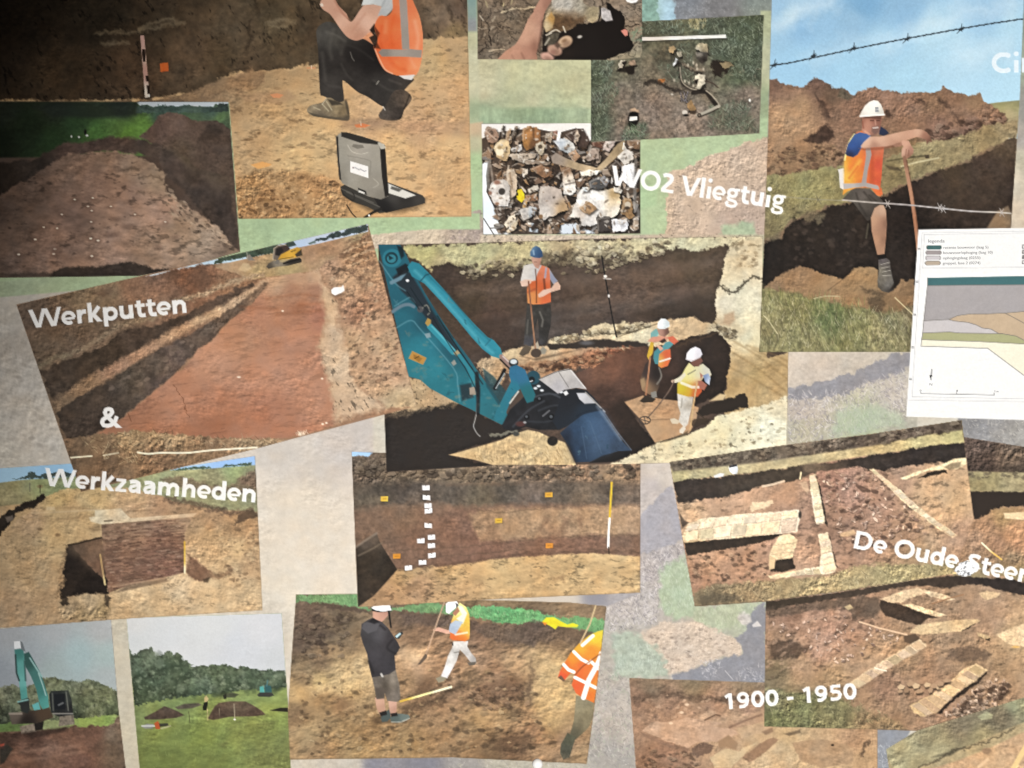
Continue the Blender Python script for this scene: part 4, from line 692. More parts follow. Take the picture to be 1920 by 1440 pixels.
    k = part('shorts', w); fill('697 1268 742 1256 749 1285 751 1312 744 1316 726 1314 722 1300 720 1310 706 1311 702 1290', '710 1280 665c52 715 1300 54493f 735 1275 7a6e60 740 1305 6a5f54 722 1285 40382f', f=1.5, p=k, t='n 8 .14 3'); fill('704 1290 718 1290 718 1308 705 1306', '4a4038', f=3, a=.7)
    k = part('hoodie', w); fill('690 1162 700 1158 714 1164 728 1178 736 1190 746 1205 750 1214 746 1222 740 1230 742 1256 730 1264 712 1268 697 1270 692 1248 688 1225 680 1205 676 1190 678 1170', '690 1185 3c3a3c 710 1190 464346 730 1200 332f32 740 1215 2f2c2e 700 1230 39363a 720 1245 353236 700 1260 312e31 685 1200 343133', f=1.5, p=k, t='n 12 .08 3')
    for q in ('694 1180 710 1172 722 1180', '735 1200 726 1215 742 1226', '692 1240 700 1262'): stroke(q, 4, '1f1c1e', f=4, a=.6, sm=1)
    fill('678 1178 682 1168 700 1164 712 1170 706 1182 690 1188', '4c494c', f=2, p=part('hood', k)); fill('690 1166 700 1158 712 1166 702 1170', '1c191b', f=3, a=.8)
    stroke('715 1264 717 1268', 4, 'a9a49e', f=1.5)
    k = part('head', w); fill('699 1144 728 1142 730 1150 724 1158 716 1166 706 1162 699 1158', '705 1154 c08a70 718 1156 b5806a 726 1148 a87460', f=1.4, p=k)
    fill('696 1140 734 1138 734 1146 712 1148 698 1146', '2a2624', f=1.4); k = part('helmet', w); fill('696 1140 706 1133 730 1132 734 1144 718 1147 704 1144', 'f0eef0', f=1.3, p=k)
    stroke('729 1146 733 1176', 3.5, '26221f', f=1.4); fill('740 1192 754 1184 756 1188 748 1198 742 1197', '2c3032', f=1.3, p=part('tablet')); fill('741 1193 750 1186 752 1189 744 1196', 'a4c4cc', f=1.2)
    # walking digger
    w = part('person', label='stooping figure in yellow vest, white trousers and white helmet with a shovel')
    k = part('trousers', w); fill('850 1203 878 1202 876 1212 884 1225 892 1234 893 1244 884 1244 872 1228 862 1218 856 1240 846 1258 838 1272 826 1270 834 1250 840 1230 848 1214', '860 1210 cdc8c2 850 1230 c6c2bc 836 1260 d2ced0 880 1230 b5aea8 888 1240 8d8680 855 1224 9a948c', f=1.5, p=k, t='n 7 .1 3'); stroke('852 1224 862 1222', 1.8, '55504a', a=.7); stroke('848 1205 849 1210', 2, '2a2624')
    k = part('shoe', w); fill('817 1272 826 1268 838 1271 832 1277 822 1280', '857c64', f=1.4, p=k); k = part('shoe', w); fill('876 1242 893 1241 890 1247 880 1248', '5a5248', f=1.4, p=k)
    k = part('vest', w); fill('844 1192 846 1165 856 1140 862 1130 874 1138 880 1152 881 1180 880 1198 872 1203 848 1200 843 1196', '850 1195 e2642c 865 1198 e8742c 860 1170 d8c44c 872 1160 e0b83c 876 1180 ddb040 862 1145 e4dc84 850 1180 dc7038', f=1.5, p=k, t='n 8 .06 3')
    k2 = part('reflective_band', k); fill('858 1135 866 1136 876 1150 868 1170 856 1160 866 1152', 'c9d0c0', f=2, p=k2); stroke('854 1190 876 1186', 3, 'dcd6c0', f=2, a=.8)
    k = part('sleeve', w); fill('844 1170 854 1163 868 1166 862 1176 854 1190 841 1184', '848 1178 96a4b8 860 1170 a4b2c4', f=1.4, p=k)
    k = part('arm', w); fill('812 1180 822 1176 842 1182 844 1188 836 1188 820 1183 813 1184', 'c9937a', f=1.4, p=k)
    k = part('head', w); fill('848 1150 858 1138 862 1146 854 1155', 'a86c50', f=1.4, p=k); k = part('helmet', w); fill('836 1148 836 1132 844 1126 856 1126 860 1134 852 1142 842 1151', 'eeecee', f=1.3, p=k); fill('854 1130 860 1134 856 1140', '3c3a38', f=1.3)
    k = part('shovel'); stroke('833 1130 822 1160 810 1195 799 1226', 3, 'a58468', f=1.3, p=k, sm=1); fill('797 1226 801 1228 800 1234 788 1246 783 1246', '5d4c3e', f=1.4, p=k)
    # bending figure at right edge
    w = part('person', label='bending figure in orange and yellow jacket cut off by the photo edge')
    k = part('trousers', w); fill('1080 1304 1096 1308 1114 1318 1112 1345 1104 1364 1092 1376 1080 1386 1066 1384 1072 1366 1076 1350 1078 1330', '1090 1320 857a5c 1100 1340 75694c 1090 1360 6d6248 1078 1375 55503c', f=1.5, p=k, t='n 9 .12 3'); k = part('boot', w); fill('1064 1374 1080 1382 1074 1400 1068 1420 1056 1424 1050 1412 1052 1395', '1065 1385 4a4a38 1060 1405 3f4034 1058 1418 55503f', f=1.8, p=k, t='n 6 .15 3')
    k = part('jacket', w); fill('1046 1270 1050 1258 1058 1244 1070 1224 1086 1206 1104 1192 1120 1184 1131 1181 1128 1220 1122 1270 1114 1318 1096 1310 1080 1300 1072 1284 1078 1262 1070 1262 1058 1276', '1115 1195 e0c030 1128 1190 e2c834 1090 1215 e6a430 1075 1235 ea8c2c 1060 1250 ec6c2c 1052 1268 e05030 1110 1220 e88a2c 1090 1250 e86830 1100 1270 ea6a30 1085 1290 e25a30 1105 1305 e6742c 1115 1285 eb8a30', f=1.5, p=k, t='n 9 .06 3')
    for q in ('1092 1210 1112 1192', '1076 1222 1090 1236 1103 1243', '1057 1246 1066 1256 1076 1260', '1128 1225 1122 1242 1104 1275 1094 1308', '1078 1270 1098 1280 1118 1290', '1108 1240 1122 1254'): stroke(q, 6 if q[:4] != '1128' else 9, 'eee4da', f=1.5, p=part('reflective_band', k))
    stroke('1126 1226 1106 1240 1090 1252 1078 1266', 2.5, '7a3c20', f=2, a=.7, sm=1); fill('1046 1270 1052 1266 1060 1276 1056 1278', '6a4c38', f=1.4)
    stroke('1117 1136 1106 1170 1088 1206', 3, 'b59a6c', f=1.3, p=part('shovel'))

def paint_09_werkzaamheden():
    photo('brick_wall_trench_photograph', '-330 892 0 878 135 869 310 880 478 855 485 1000 492 1144 235 1160 0 1177 -330 1198', 'a8875c',
          'photograph of an excavated brick wall face in a sandy pit under blue sky')
    s = part('sky'); fill('-330 840 490 840 490 900 -330 925', '20 890 8fb6d0 100 885 84b2d6 330 875 98c0e8 440 862 8ab4ea', f=2, p=s)
    g = part('field'); fill('-330 920 0 905 40 900 85 897 140 893 250 885 320 882 400 878 490 871 490 960 400 955 300 935 200 925 -330 990', '30 910 8a8458 80 905 838a58 20 930 948a60 120 910 808a5a 280 895 8f9468 350 885 9a9a6a 440 880 8a9660 400 900 86805a 470 900 7d7858 0 950 8d7f56', f=2, p=g, t='n 10 .1 3 0 2;n 4 .08 4')
    fill('300 900 330 890 380 905 420 915 460 895 490 885 490 920 430 925 340 915', '75604a', f=5, a=.8, wob=(9, 4), t='e 7 .4 3'); fill('440 905 470 885 490 880 490 915', '6d5644', f=5, a=.8, wob=(8, 4), t='e 7 .4 3')
    t = part('trees'); fill('20 899 44 895 52 887 62 886 72 892 84 888 100 887 130 886 140 893 80 897', '42514a', f=1.8, p=t, wob=(5, 2)); fill('318 882 345 877 380 874 396 876 392 878 340 882', '48604c', f=1.8, p=t, wob=(4, 1.5)); fill('416 876 424 871 440 872 460 868 472 868 472 872 430 875', '485c48', f=1.8, p=t, wob=(4, 1.5))
    sd = part('sandy_ground')
    fill('84 932 110 920 160 914 220 914 260 918 300 930 340 945 400 955 440 962 495 970 495 1150 -330 1200 -330 1040 0 1010 30 975 62 955', '110 935 b5965e 180 925 bd9c66 250 930 b8966a 130 960 b39060 60 980 ac8a64 100 1000 b59564 30 1030 a88a62 60 1080 ab8a60 30 1140 a58460 90 1130 a68660 250 950 b59068 300 950 a9805c 330 960 9c7a58 400 970 a07a54 440 990 a0784f 480 1000 a47e56 400 1010 b08a5c 440 1030 bf9a68 470 1060 ad8a62 260 1110 c4a478 330 1100 c9aa80 400 1110 c4a274 460 1110 c0a074 300 1130 bd9a6c 230 1140 b89568', f=3, p=sd, wob=(9, 3), t='n 18 .08 3;e 8 .12 5;s 9 .14 6 0 2')
    d = part('ditch'); fill('-330 1090 0 968 36 948 60 938 82 926 86 932 66 950 44 958 30 962 26 972 10 990 0 1004 -330 1130', '2d251e', f=3, p=d, wob=(8, 3), t='n 7 .2 3'); fill('10 970 24 966 26 974 14 980', '7a6a5c', f=3, a=.7)
    stroke('310 936 350 942 390 952 440 962 470 956', 9, '5d4636', f=6, a=.75, sm=1, wob=(8, 5), t='e 6 .4 3'); fill('436 985 450 966 470 956 490 965 470 972 450 980', '4a382a', f=4, a=.8, wob=(8, 3))
    for l in ('84 955 130 952 180 955', '40 972 60 974 90 970', '110 975 170 968'): stroke(l, 3, '97764e', f=4, a=.6, sm=1)
    fill('88 950 102 950 104 957 86 957', 'c9ad80', f=3, a=.8); stroke('60 962 150 958 190 955', 3, 'c4a67a', f=3, a=.6)
    for l in ('240 958 255 950 262 946 280 943 300 947', '250 958 290 956', '355 985 330 990 300 1000'): stroke(l, 3, '8a6848', f=3.5, a=.6, sm=1)
    # brick wall with courses
    w = part('brick_wall', label='brown brick wall face with pale mortar along the top')
    fill('190 982 362 967 346 1000 345 1074 312 1081 250 1094 203 1112 194 1060', '200 1000 8a6a50 260 990 8f6e54 340 980 9a7858 220 1030 765440 300 1020 74503e 330 1030 76523f 220 1080 7a5542 300 1060 7d5644 320 1075 80584a 230 1095 7a5840', f=2, p=w, t='n 10 .14 3 -5 2.5;n 4 .14 5 -5 2')
    R = random.Random(12)
    for row in range(20):
        u = row/19
        for c in range(17):
            v = (c+(row % 2)*.5)/17
            if v > .97: continue
            xl, yl = 192+9*u, 988+118*u; xr, yr = 350-5*u, 974+98*u
            x = xl+(xr-xl)*v; y = yl+(yr-yl)*v; L = (xr-xl)/17*R.uniform(.6, .85)
            stroke([x, y, x+L, y-L*.08], 3.4, R.choice(('6b4a3a', '83604a', '8f6a52', '75523f', '9a7860', '604234')), f=1.6, a=R.uniform(.35, .8))
    for i in range(8):
        y = 1000+i*13; stroke([196+i, y, 250, y-6, 345, y-13-i*.8], 1.4, '4a3224', f=1.5, a=.45, wob=(9, 3))
    tp = part('wall_top', w); fill('167 970 178 968 178 957 226 953 236 964 245 972 300 967 370 962 362 969 280 976 190 983 170 978', '190 965 cdb892 220 970 c9b08a 300 972 c6a882 360 965 c0a07a', f=2, p=tp, t='n 10 .06 3'); stroke('196 977 210 976', 3, '7a6850', f=2)
    fill('166 990 186 984 190 994 176 998', '8a6c48', f=4, a=.7)
    p = part('pit'); fill('126 1022 160 1014 192 1007 196 1060 204 1113 190 1116 165 1112 140 1118 114 1126 112 1110 118 1085 116 1065 124 1040', '140 1060 231c18 170 1090 211a16 180 1040 6d5440 160 1028 5d4a38', f=3, p=p, wob=(8, 3), t='n 7 .15 3')
    fill('134 1022 160 1018 192 1008 196 1058 194 1085 180 1074 160 1052 146 1036', '150 1030 5d4838 180 1030 75563f 185 1060 6f503c', f=2.5, a=.95, wob=(8, 2), t='n 8 .15 3')
    stroke('128 1022 150 1018 165 1014 190 1008', 3, '3a2c20', f=2, sm=1)
    fill('112 1128 140 1118 165 1113 196 1114 206 1140 200 1160 160 1166 120 1160 108 1150', '130 1140 a08460 170 1130 b0926a 190 1145 94784f 150 1155 8f744e', f=6, wob=(9, 4), t='e 8 .5 3;n 6 .15 5')
    fill('112 1128 124 1120 130 1130 118 1138', '2c231c', f=3, a=.8, wob=(6, 3)); fill('196 1110 206 1120 205 1142 196 1136', '30261d', f=3, a=.7, wob=(6, 3)); stroke('120 1040 112 1075 118 1090 108 1120', 8, '8a6c4a', f=5, a=.7, wob=(7, 5), t='e 5 .5 3')
    fill('352 1038 366 1048 378 1058 396 1074 420 1072 434 1062 440 1072 420 1082 390 1086 366 1090 352 1080', '370 1065 7d5840 420 1075 8a6848', f=5, wob=(9, 4), t='n 8 .14 3', p=part('hollow')); fill('380 1086 394 1082 390 1092 382 1092', '4a3626', f=3, a=.8)
    fill('350 1010 380 1004 410 1016 440 1022 440 1050 400 1062 372 1048', 'b89468', f=12, a=.5, wob=(10, 6), t='e 8 .4 5')
    scatter('350 985 485 985 485 1090 440 1100 400 1000', 70, (1.2, 3.2), '75583c c9a878 5f4630', 5, a=.55, el=1.7)
    fill('240 1096 310 1083 316 1090 260 1102 215 1112', '6d5440', f=3, a=.7); stroke('212 1100 260 1092 310 1084', 3, 'b08a68', f=3, a=.6)
    r = part('ranging_rod'); stroke('188 1040 192 1068 197 1096', 3.4, '189 1045 b08a54 193 1070 a58052 196 1092 d0b878', f=1.3, p=r); r = part('ranging_rod'); stroke('346 1016 346.5 1074', 3.4, '346 1020 cfa43c 346 1050 d8b048 346 1070 d9cfa8', f=1.3, p=r)
    for x, y in ((75, 992), (108, 1003), (75, 912)): dot(x, y, 5, 3, '6d5236', f=3, a=.7)
    stroke('75 910 75 924', 1.6, '3a342a'); stroke('56 905 56 922', 1.2, '6a6250')

def paint_10_profile():
    photo('soil_profile_photograph', '659.5 847 1201 866 1200 1111 930 1123 671 1138', '7d6048',
          'photograph of a layered soil profile with white and yellow label cards pinned on')
    s = part('sky'); fill('655 840 705 840 698 850 690 857 676 855 655 856', '93bce8', f=1.6, p=s)
    c = part('clods'); fill('655 856 676 855 690 857 700 848 712 843 730 842 1210 860 1210 910 1100 905 900 905 655 912', '690 880 5c4c3e 750 885 6d5c48 850 885 75624c 900 890 6a5844 1000 880 80664e 1100 875 86684f 1180 880 8d6f54 1150 900 8a6e50', f=3, p=c, wob=(8, 3), t='e 8 .7 3;n 12 .14 5')
    scatter('665 860 720 850 735 880 1195 872 1195 898 760 896 670 900', 190, (2, 5.5), '6a5a48 8a7660 54463a 7a6650 94806a', 5, a=.7, shade=.55, el=1.6)
    l = part('topsoil_layer'); fill('655 908 760 902 900 906 1010 900 1100 902 1205 905 1205 950 1100 952 1000 948 900 952 800 945 700 958 655 960', '700 915 4a4036 760 915 463c34 850 920 544a40 950 915 4d443a 1050 915 54483c 1150 912 4f4338 700 940 5f5242 780 935 5a4c40 900 938 60523f 1000 930 64554a 1100 930 685848 1180 935 6d5a4a', f=16, p=l, wob=(12, 4), t='n 12 .15 3;n 5 .14 5')
    l = part('brown_layer'); fill('655 955 700 952 800 945 900 952 1000 948 1205 950 1205 1050 655 1080', '700 980 705440 760 970 755842 820 950 7d5c46 840 980 78543f 780 1010 755440 870 1000 745240 900 1020 765240 1000 1020 78543f 1100 1020 7a5642 1180 1020 785844', f=16, p=l, wob=(12, 4), t='n 14 .1 3;n 5 .09 5')
    l = part('pale_lens'); fill('880 962 920 955 1000 953 1100 950 1205 948 1205 1000 1150 1003 1060 1006 960 1012 900 1016 886 990', '900 980 937050 950 985 987654 1000 970 9c7a58 1050 980 9a7856 1100 970 9c7a58 1150 975 9e7c5a 1190 980 a07e5e 920 1005 8d6a4c 1040 1000 8c6a4e', f=9, p=l, wob=(12, 4), t='n 12 .12 3 80 1.6;n 5 .1 5')
    for q in ('1055 970 1066 972 1060 1000 1048 1002', '1085 965 1095 970 1090 995', '1020 972 1030 975 1012 995'): fill(q, '75533c', f=8, a=.6, wob=(8, 5))
    for q in ('660 1010 720 1009 780 1003', '720 1033 800 1030 900 1022 1000 1012 1100 1005 1200 1004', '770 1048 880 1040 980 1030', '890 955 940 960 990 955 1040 952', '1100 1030 1200 1034'): stroke(q, 2, '54402f', f=3, a=.45, sm=1, wob=(10, 3))
    fl = part('pit_floor'); fill('745 1068 800 1062 850 1060 900 1052 950 1046 1050 1039 1110 1037 1205 1043 1205 1115 930 1126 671 1142 705 1112', '760 1075 ab8656 850 1070 b58f5c 950 1060 bd9862 1050 1050 b89460 1150 1055 bf9c68 780 1100 a8805a 850 1110 b08a5c 720 1125 a37a52 1000 1090 b8925e 1150 1090 bd9864', f=3, p=fl, wob=(10, 2), t='n 16 .08 3 0 2;n 6 .07 5 0 2;s 9 .2 6 0 2')
    stroke('745 1068 850 1058 950 1042 1050 1036 1160 1035', 4, '5a4030', f=4, a=.55, sm=1, wob=(8, 3))
    b = part('dark_pit_wall'); fill('667 1026 690 1008 706 999 712 1016 722 1032 745 1068 720 1096 700 1118 671 1138', '690 1050 33291f 720 1070 2c241c 690 1010 54463a 700 1100 372c22', f=2, p=b, t='n 9 .14 3'); stroke('667 1026 690 1010 706 1000', 4, '857260', f=3, a=.7); stroke('672 1042 700 1028 716 1018', 3, '75634f', f=3, a=.6)
    for q, n in (('755 1100 785 1090 790 1102 765 1112', 1), ('700 1118 730 1106 728 1116', 2), ('780 1108 800 1104 796 1112', 3), ('1030 1084 1060 1080 1056 1090', 4), ('890 1100 905 1092 900 1104', 5)): fill(q, '7d5c3c', f=7, a=.6, wob=(7, 5))
    for px, py in ((510, 273), (513, 336), (523, 388), (526, 422), (524, 516), (545, 591), (477, 614), (545, 645), (548, 708), (488, 753), (397, 788)):
        x = 650+px/3.4286; y = 835+py/3.4286
        fill([x-6.5, y-3.5, x+7.5, y-4.2, x+7.5, y+5.4, x-6.5, y+6], '3d2c20', f=3, a=.5)
        ti = math.sin(px*1.7)*.9; fill([x-7, y-4.2+ti, x+6.8, y-4.6-ti, x+7, y+4-ti, x-6.8, y+4.4+ti], 'e6e2e4', f=1.2, p=part('white_card')); stroke([x-4, y+.6, x-1, y-.2, x+1, y+.8, x+4, y], 1.1, '8a8688', f=1, a=.55); dot(x, y-3.4, .9, .9, '55504e', f=1)
    for px, py, c in ((243, 344, 'e0b43c'), (1300, 318, 'dda030'), (978, 484, 'd9ac34'), (1303, 645, 'dc8a2c'), (322, 713, 'd98a28')):
        x = 650+px/3.4286; y = 835+py/3.4286
        fill([x-6.5, y-3.5, x+7.5, y-4.2, x+7.5, y+5.4, x-6.5, y+6], '3d2c20', f=3, a=.5)
        k = part('yellow_card'); fill([x-7, y-4.4, x+7, y-4.8, x+6.6, y+4.4, x-7.2, y+4.8], c, f=1.2, p=k); stroke([x-3, y, x+3, y-.4], 1.8, '9a6a1c', f=1.2, a=.6)
    r = part('ranging_rod'); stroke('1147 905 1145 940 1143 972', 4, 'ddb42c', f=1.2, p=r); stroke('1143 972 1141 1000 1140.5 1026', 4, 'e6e0d8', f=1.2, p=r); stroke('1141 1026 1142 1038', 2, '3c2c22', f=1.5)

def paint_105_excavator():
    photo('excavator_photograph', '709 458.5 760 458 900 455 1000 452 1100 448 1300 445 1430 443 1430 660 1478 660 1475 834 1255 868 1100 871 920 873 725 885', '4f3d32',
          'photograph of a teal excavator arm and bucket beside three workers in a pit')
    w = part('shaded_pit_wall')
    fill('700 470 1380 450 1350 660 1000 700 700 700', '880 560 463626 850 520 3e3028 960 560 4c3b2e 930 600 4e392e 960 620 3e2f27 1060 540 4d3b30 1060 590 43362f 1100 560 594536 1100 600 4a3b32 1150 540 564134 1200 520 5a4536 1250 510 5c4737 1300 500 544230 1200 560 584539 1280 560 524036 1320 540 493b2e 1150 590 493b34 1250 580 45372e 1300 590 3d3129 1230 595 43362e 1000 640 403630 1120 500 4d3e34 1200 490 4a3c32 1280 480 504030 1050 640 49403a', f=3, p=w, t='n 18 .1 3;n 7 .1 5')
    for l in ('1040 565 1090 555 1140 550 1190 546 1240 538 1290 530 1330 528', '880 590 940 582 985 576'): stroke(l, 3.5, '33261d', f=5, a=.42, sm=1, wob=(9, 5))
    for l, c, w_ in (('870 545 960 540 1060 530 1160 520 1260 505 1350 490', '6f594a', 20), ('900 610 1000 605 1100 585 1200 572 1330 560', '5f5148', 18), ('1040 575 1140 562 1240 550 1330 540', '745e50', 10), ('860 520 1000 515 1120 505', '54453a', 12), ('1000 630 1080 615 1140 604', '5a5250', 14)): stroke(l, w_, c, f=16, a=.45, sm=1, wob=(16, 6), t='n 8 .12 4')
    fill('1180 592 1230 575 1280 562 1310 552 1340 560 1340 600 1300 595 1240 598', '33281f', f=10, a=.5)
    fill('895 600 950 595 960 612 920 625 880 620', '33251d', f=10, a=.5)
    g = part('grass_edge')
    fill('745 462 1430 440 1430 458 1372 460 1330 464 1300 470 1260 466 1230 478 1200 476 1180 488 1150 478 1120 486 1080 500 1050 492 1015 500 985 498 950 508 930 500 900 512 870 500 840 496 800 506 780 490', '800 470 b0aa6c 850 475 b3aa78 900 470 b0aa78 950 475 b5aa78 1000 465 b8ac7c 1050 470 b09a70 1100 465 c0b28a 1150 465 b8aa80 1200 462 c4b88c 1250 456 c0b890 1300 455 c4bc94 1400 450 c9bc96 830 495 a89668 950 495 a49268', f=4, p=g, wob=(10, 6), t='n 9 .12 4;e 6 .22 5')
    fill('840 496 880 498 900 515 930 505 960 512 1000 500 1020 470 1040 480 1070 465 1090 480 1110 500 1080 505 1040 500 1000 512 950 520 900 530 870 520', '43372a', f=6, a=.6, wob=(8, 6), t='n 6 .3 3')
    scatter('860 498 1060 470 1240 480 1120 510 880 525', 170, (1.4, 4), 'b3a27c c9ba94 8f7f5e 5a4a38 9a8a68', 6, a=.75, shade=.5)
    scatter('1080 462 1260 452 1240 478 1090 500', 110, (1.4, 4.2), 'cdbf9a b8a880 7d6c50 d8ccaa', 7, a=.75, shade=.45)
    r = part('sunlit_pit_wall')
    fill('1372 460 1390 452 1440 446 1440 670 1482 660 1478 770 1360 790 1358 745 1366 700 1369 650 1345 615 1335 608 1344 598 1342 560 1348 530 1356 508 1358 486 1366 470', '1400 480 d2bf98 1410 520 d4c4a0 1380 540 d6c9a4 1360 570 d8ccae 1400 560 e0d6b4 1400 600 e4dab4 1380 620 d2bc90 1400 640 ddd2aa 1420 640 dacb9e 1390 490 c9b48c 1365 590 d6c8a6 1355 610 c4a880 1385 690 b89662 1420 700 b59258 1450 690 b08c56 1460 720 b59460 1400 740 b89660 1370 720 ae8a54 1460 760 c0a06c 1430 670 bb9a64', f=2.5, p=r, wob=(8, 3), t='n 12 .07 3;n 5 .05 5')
    for l in ('1348 536 1372 548 1390 538 1402 524 1412 520 1428 525',): stroke(l, 5, '4a4030', f=3, a=.8, sm=1, wob=(7, 4))
    for l in ('1372 460 1392 455 1380 466', '1405 460 1425 462'): stroke(l, 5, '7d6a4a', f=4, a=.7, wob=(6, 4))
    for l in ('1376 640 1410 660 1450 690 1478 712', '1372 660 1420 690 1475 735', '1410 655 1450 672 1478 690', '1370 690 1420 715 1470 745', '1400 648 1440 660 1478 678'): stroke(l, 3, '8a6a3c', f=5, a=.5, sm=1)
    fill('1358 590 1376 584 1378 600 1368 610 1356 606', 'b5906a', f=5, a=.8)
    scatter('1380 470 1425 465 1420 500 1385 500', 30, (1.2, 3), 'a58c64 8a7250', 8, a=.6)
    pl = part('plateau')
    fill('920 668 960 655 985 650 1020 648 1040 634 1062 628 1090 630 1110 612 1128 606 1150 610 1170 604 1200 608 1232 602 1250 600 1262 597 1300 594 1320 602 1340 606 1362 612 1380 625 1382 640 1360 640 1340 622 1300 632 1260 645 1200 655 1100 662 1060 672 1000 690 960 700 920 690', '960 662 cdb488 1000 655 c4a47a 1050 640 d5c49a 1100 622 cdbd96 1150 615 d0c09a 1200 625 d8caa4 1180 612 c9b58a 1280 610 c9a678 1310 615 c6a274 1250 615 caa87c 1345 615 bfae8a 1370 628 c4b288 1000 670 b88e64 1060 662 bb9066 1100 655 b58660 960 690 a87e58', f=3, p=pl, wob=(8, 3), t='n 9 .1 4;e 6 .14 5')
    scatter('1030 638 1100 622 1200 605 1225 608 1180 622 1100 630 1040 645', 90, (1.4, 4), 'e0d4b0 a8946c c9b890 8d7a58', 9, a=.8, shade=.5); scatter('1330 605 1380 620 1380 638 1350 628', 40, (1.4, 4), 'd0be98 a08a64 8a7450', 10, a=.8, shade=.5)
    stroke('1158 632 1180 624 1200 618 1232 607', 2, '6a583c', f=2, a=.8, sm=1)
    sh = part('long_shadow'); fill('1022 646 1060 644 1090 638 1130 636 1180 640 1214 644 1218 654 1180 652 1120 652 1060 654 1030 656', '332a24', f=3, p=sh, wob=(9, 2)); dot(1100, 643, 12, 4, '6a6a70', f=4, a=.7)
    cl = part('reddish_clods'); fill('950 690 990 680 1040 676 1090 662 1150 652 1195 650 1180 665 1120 690 1080 690 1040 700 990 720 960 720', '980 700 a67850 1040 685 a5744e 1100 665 9a6646 1150 660 845038 1000 710 a8805a', f=4, p=cl, wob=(8, 4), t='e 7 .6 3;n 9 .14 4'); scatter('960 690 1100 662 1180 655 1160 670 1060 690 980 712', 90, (1.5, 3.8), 'b58560 75482f c49a70 5f3a28', 11, a=.75, shade=.5)
    fill('890 680 912 672 938 678 950 700 940 720 925 722 905 700', '910 690 bd9a70 935 700 b58f64', f=3, t='e 7 .5 3;n 6 .2 4', wob=(6, 3))
    p = part('pit')
    fill('1070 700 1110 690 1150 665 1190 650 1240 648 1290 632 1320 630 1345 622 1358 636 1369 655 1368 690 1360 720 1357 742 1340 748 1320 752 1300 762 1250 752 1212 745 1172 752 1190 780 1228 830 1180 856 1120 840', '1120 700 6d4734 1100 690 6a4636 1150 690 754a36 1180 720 5a3a2c 1190 670 64402f 1250 680 3f2c24 1300 660 35271f 1340 650 2e231d 1330 720 261d18 1250 740 30221b 1130 740 452e24 1170 770 2c201a 1200 820 261d18', f=3, p=p, wob=(8, 3), t='n 12 .12 4')
    stroke('1270 650 1290 640 1310 636 1330 630 1344 624', 5, '4a3626', f=3, a=.8, wob=(6, 4))
    fl = part('pit_floor'); fill('1171 754 1205 742 1240 748 1275 752 1310 764 1305 790 1292 812 1228 830 1213 806 1206 792', '1200 760 b58a60 1250 760 b08258 1230 800 bb9064 1280 790 b88c62', f=2, p=fl, t='n 10 .05 3')
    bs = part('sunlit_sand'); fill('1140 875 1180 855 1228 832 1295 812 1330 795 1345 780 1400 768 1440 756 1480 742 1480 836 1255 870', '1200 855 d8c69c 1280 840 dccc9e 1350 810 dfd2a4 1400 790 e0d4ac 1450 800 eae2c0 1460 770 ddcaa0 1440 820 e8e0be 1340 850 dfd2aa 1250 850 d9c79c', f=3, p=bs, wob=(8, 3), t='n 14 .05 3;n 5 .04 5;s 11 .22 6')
    scatter('1190 855 1300 815 1460 760 1470 820 1260 862', 36, (1.2, 3), '6d5c40 8a7650 a59068', 12, a=.7, el=1.7)
    fill('1230 830 1260 822 1290 808 1288 816 1250 828', '5d4c34', f=3, a=.8)
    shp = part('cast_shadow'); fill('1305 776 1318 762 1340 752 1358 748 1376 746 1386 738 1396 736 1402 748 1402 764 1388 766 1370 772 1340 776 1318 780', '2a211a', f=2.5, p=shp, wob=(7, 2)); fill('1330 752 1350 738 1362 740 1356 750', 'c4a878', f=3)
    fill('1296 790 1320 782 1332 790 1318 798 1296 802', '3a2d20', f=3, a=.8, wob=(6, 4)); stroke('1310 775 1322 786', 2, '3a2d20')
    # bottom left: black shade and sunlit scraped sand
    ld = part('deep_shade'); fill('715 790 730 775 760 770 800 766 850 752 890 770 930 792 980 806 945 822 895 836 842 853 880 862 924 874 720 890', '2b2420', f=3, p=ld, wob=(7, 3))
    fill('722 782 735 768 760 770 800 757 840 745 868 752 850 762 800 770 770 778 740 786', '770 775 544636 830 755 5c4c38', f=5, wob=(8, 5), t='e 7 .6 3;n 6 .2 4', p=part('clods'))
    fill('766 706 800 716 850 745 866 755 830 758 780 768 725 774 722 700', '780 730 bd9a6c 820 748 b8956a 760 750 b99a70', f=4, wob=(6, 3), t='n 8 .14 3;s 7 .25 5')
    ss = part('scraped_sand'); fill('842 853 895 838 940 825 960 815 990 806 1010 810 1036 822 1060 830 1075 860 1080 872 925 872 890 862', '900 848 caa872 960 840 cba974 1000 820 cfae78 1050 850 d0ae76 950 860 c9a873', f=2, p=ss, t='e 7 .3 4 85 2.2;n 9 .08 3'); blades('885 850 1060 830 1060 860 900 862', 70, (5, 13), '8d6c42 a8854f dcc090', 13, ang=65, da=20, w=2, a=.65)
    dot(1036, 827, 10, 9, '2a2420', f=2)
    stroke('920 815 940 816 955 810 970 808', 5, '6d6858', f=2, wob=(5, 2)); dot(968, 814, 6, 4, '4a4a44', f=2)
    # teal excavator arm
    e = part('excavator_arm', label='teal excavator arm with hydraulic cylinders, linkage and bucket')
    bo = part('boom', e)
    fill('709 458 750 458 762 478 776 510 796 548 822 590 850 632 880 672 902 705 928 740 948 770 956 790 940 796 916 784 880 766 850 752 806 728 788 712 766 706 740 596', '720 470 1f5f72 735 540 205e70 760 560 1f5c6e 750 600 22697c 790 650 257a8c 770 680 27808f 820 690 278090 840 730 247887 880 740 22707f 920 770 256f7c 800 600 1c4c5c 850 660 1e5868', f=1.4, p=bo, t='n 30 .05 3')
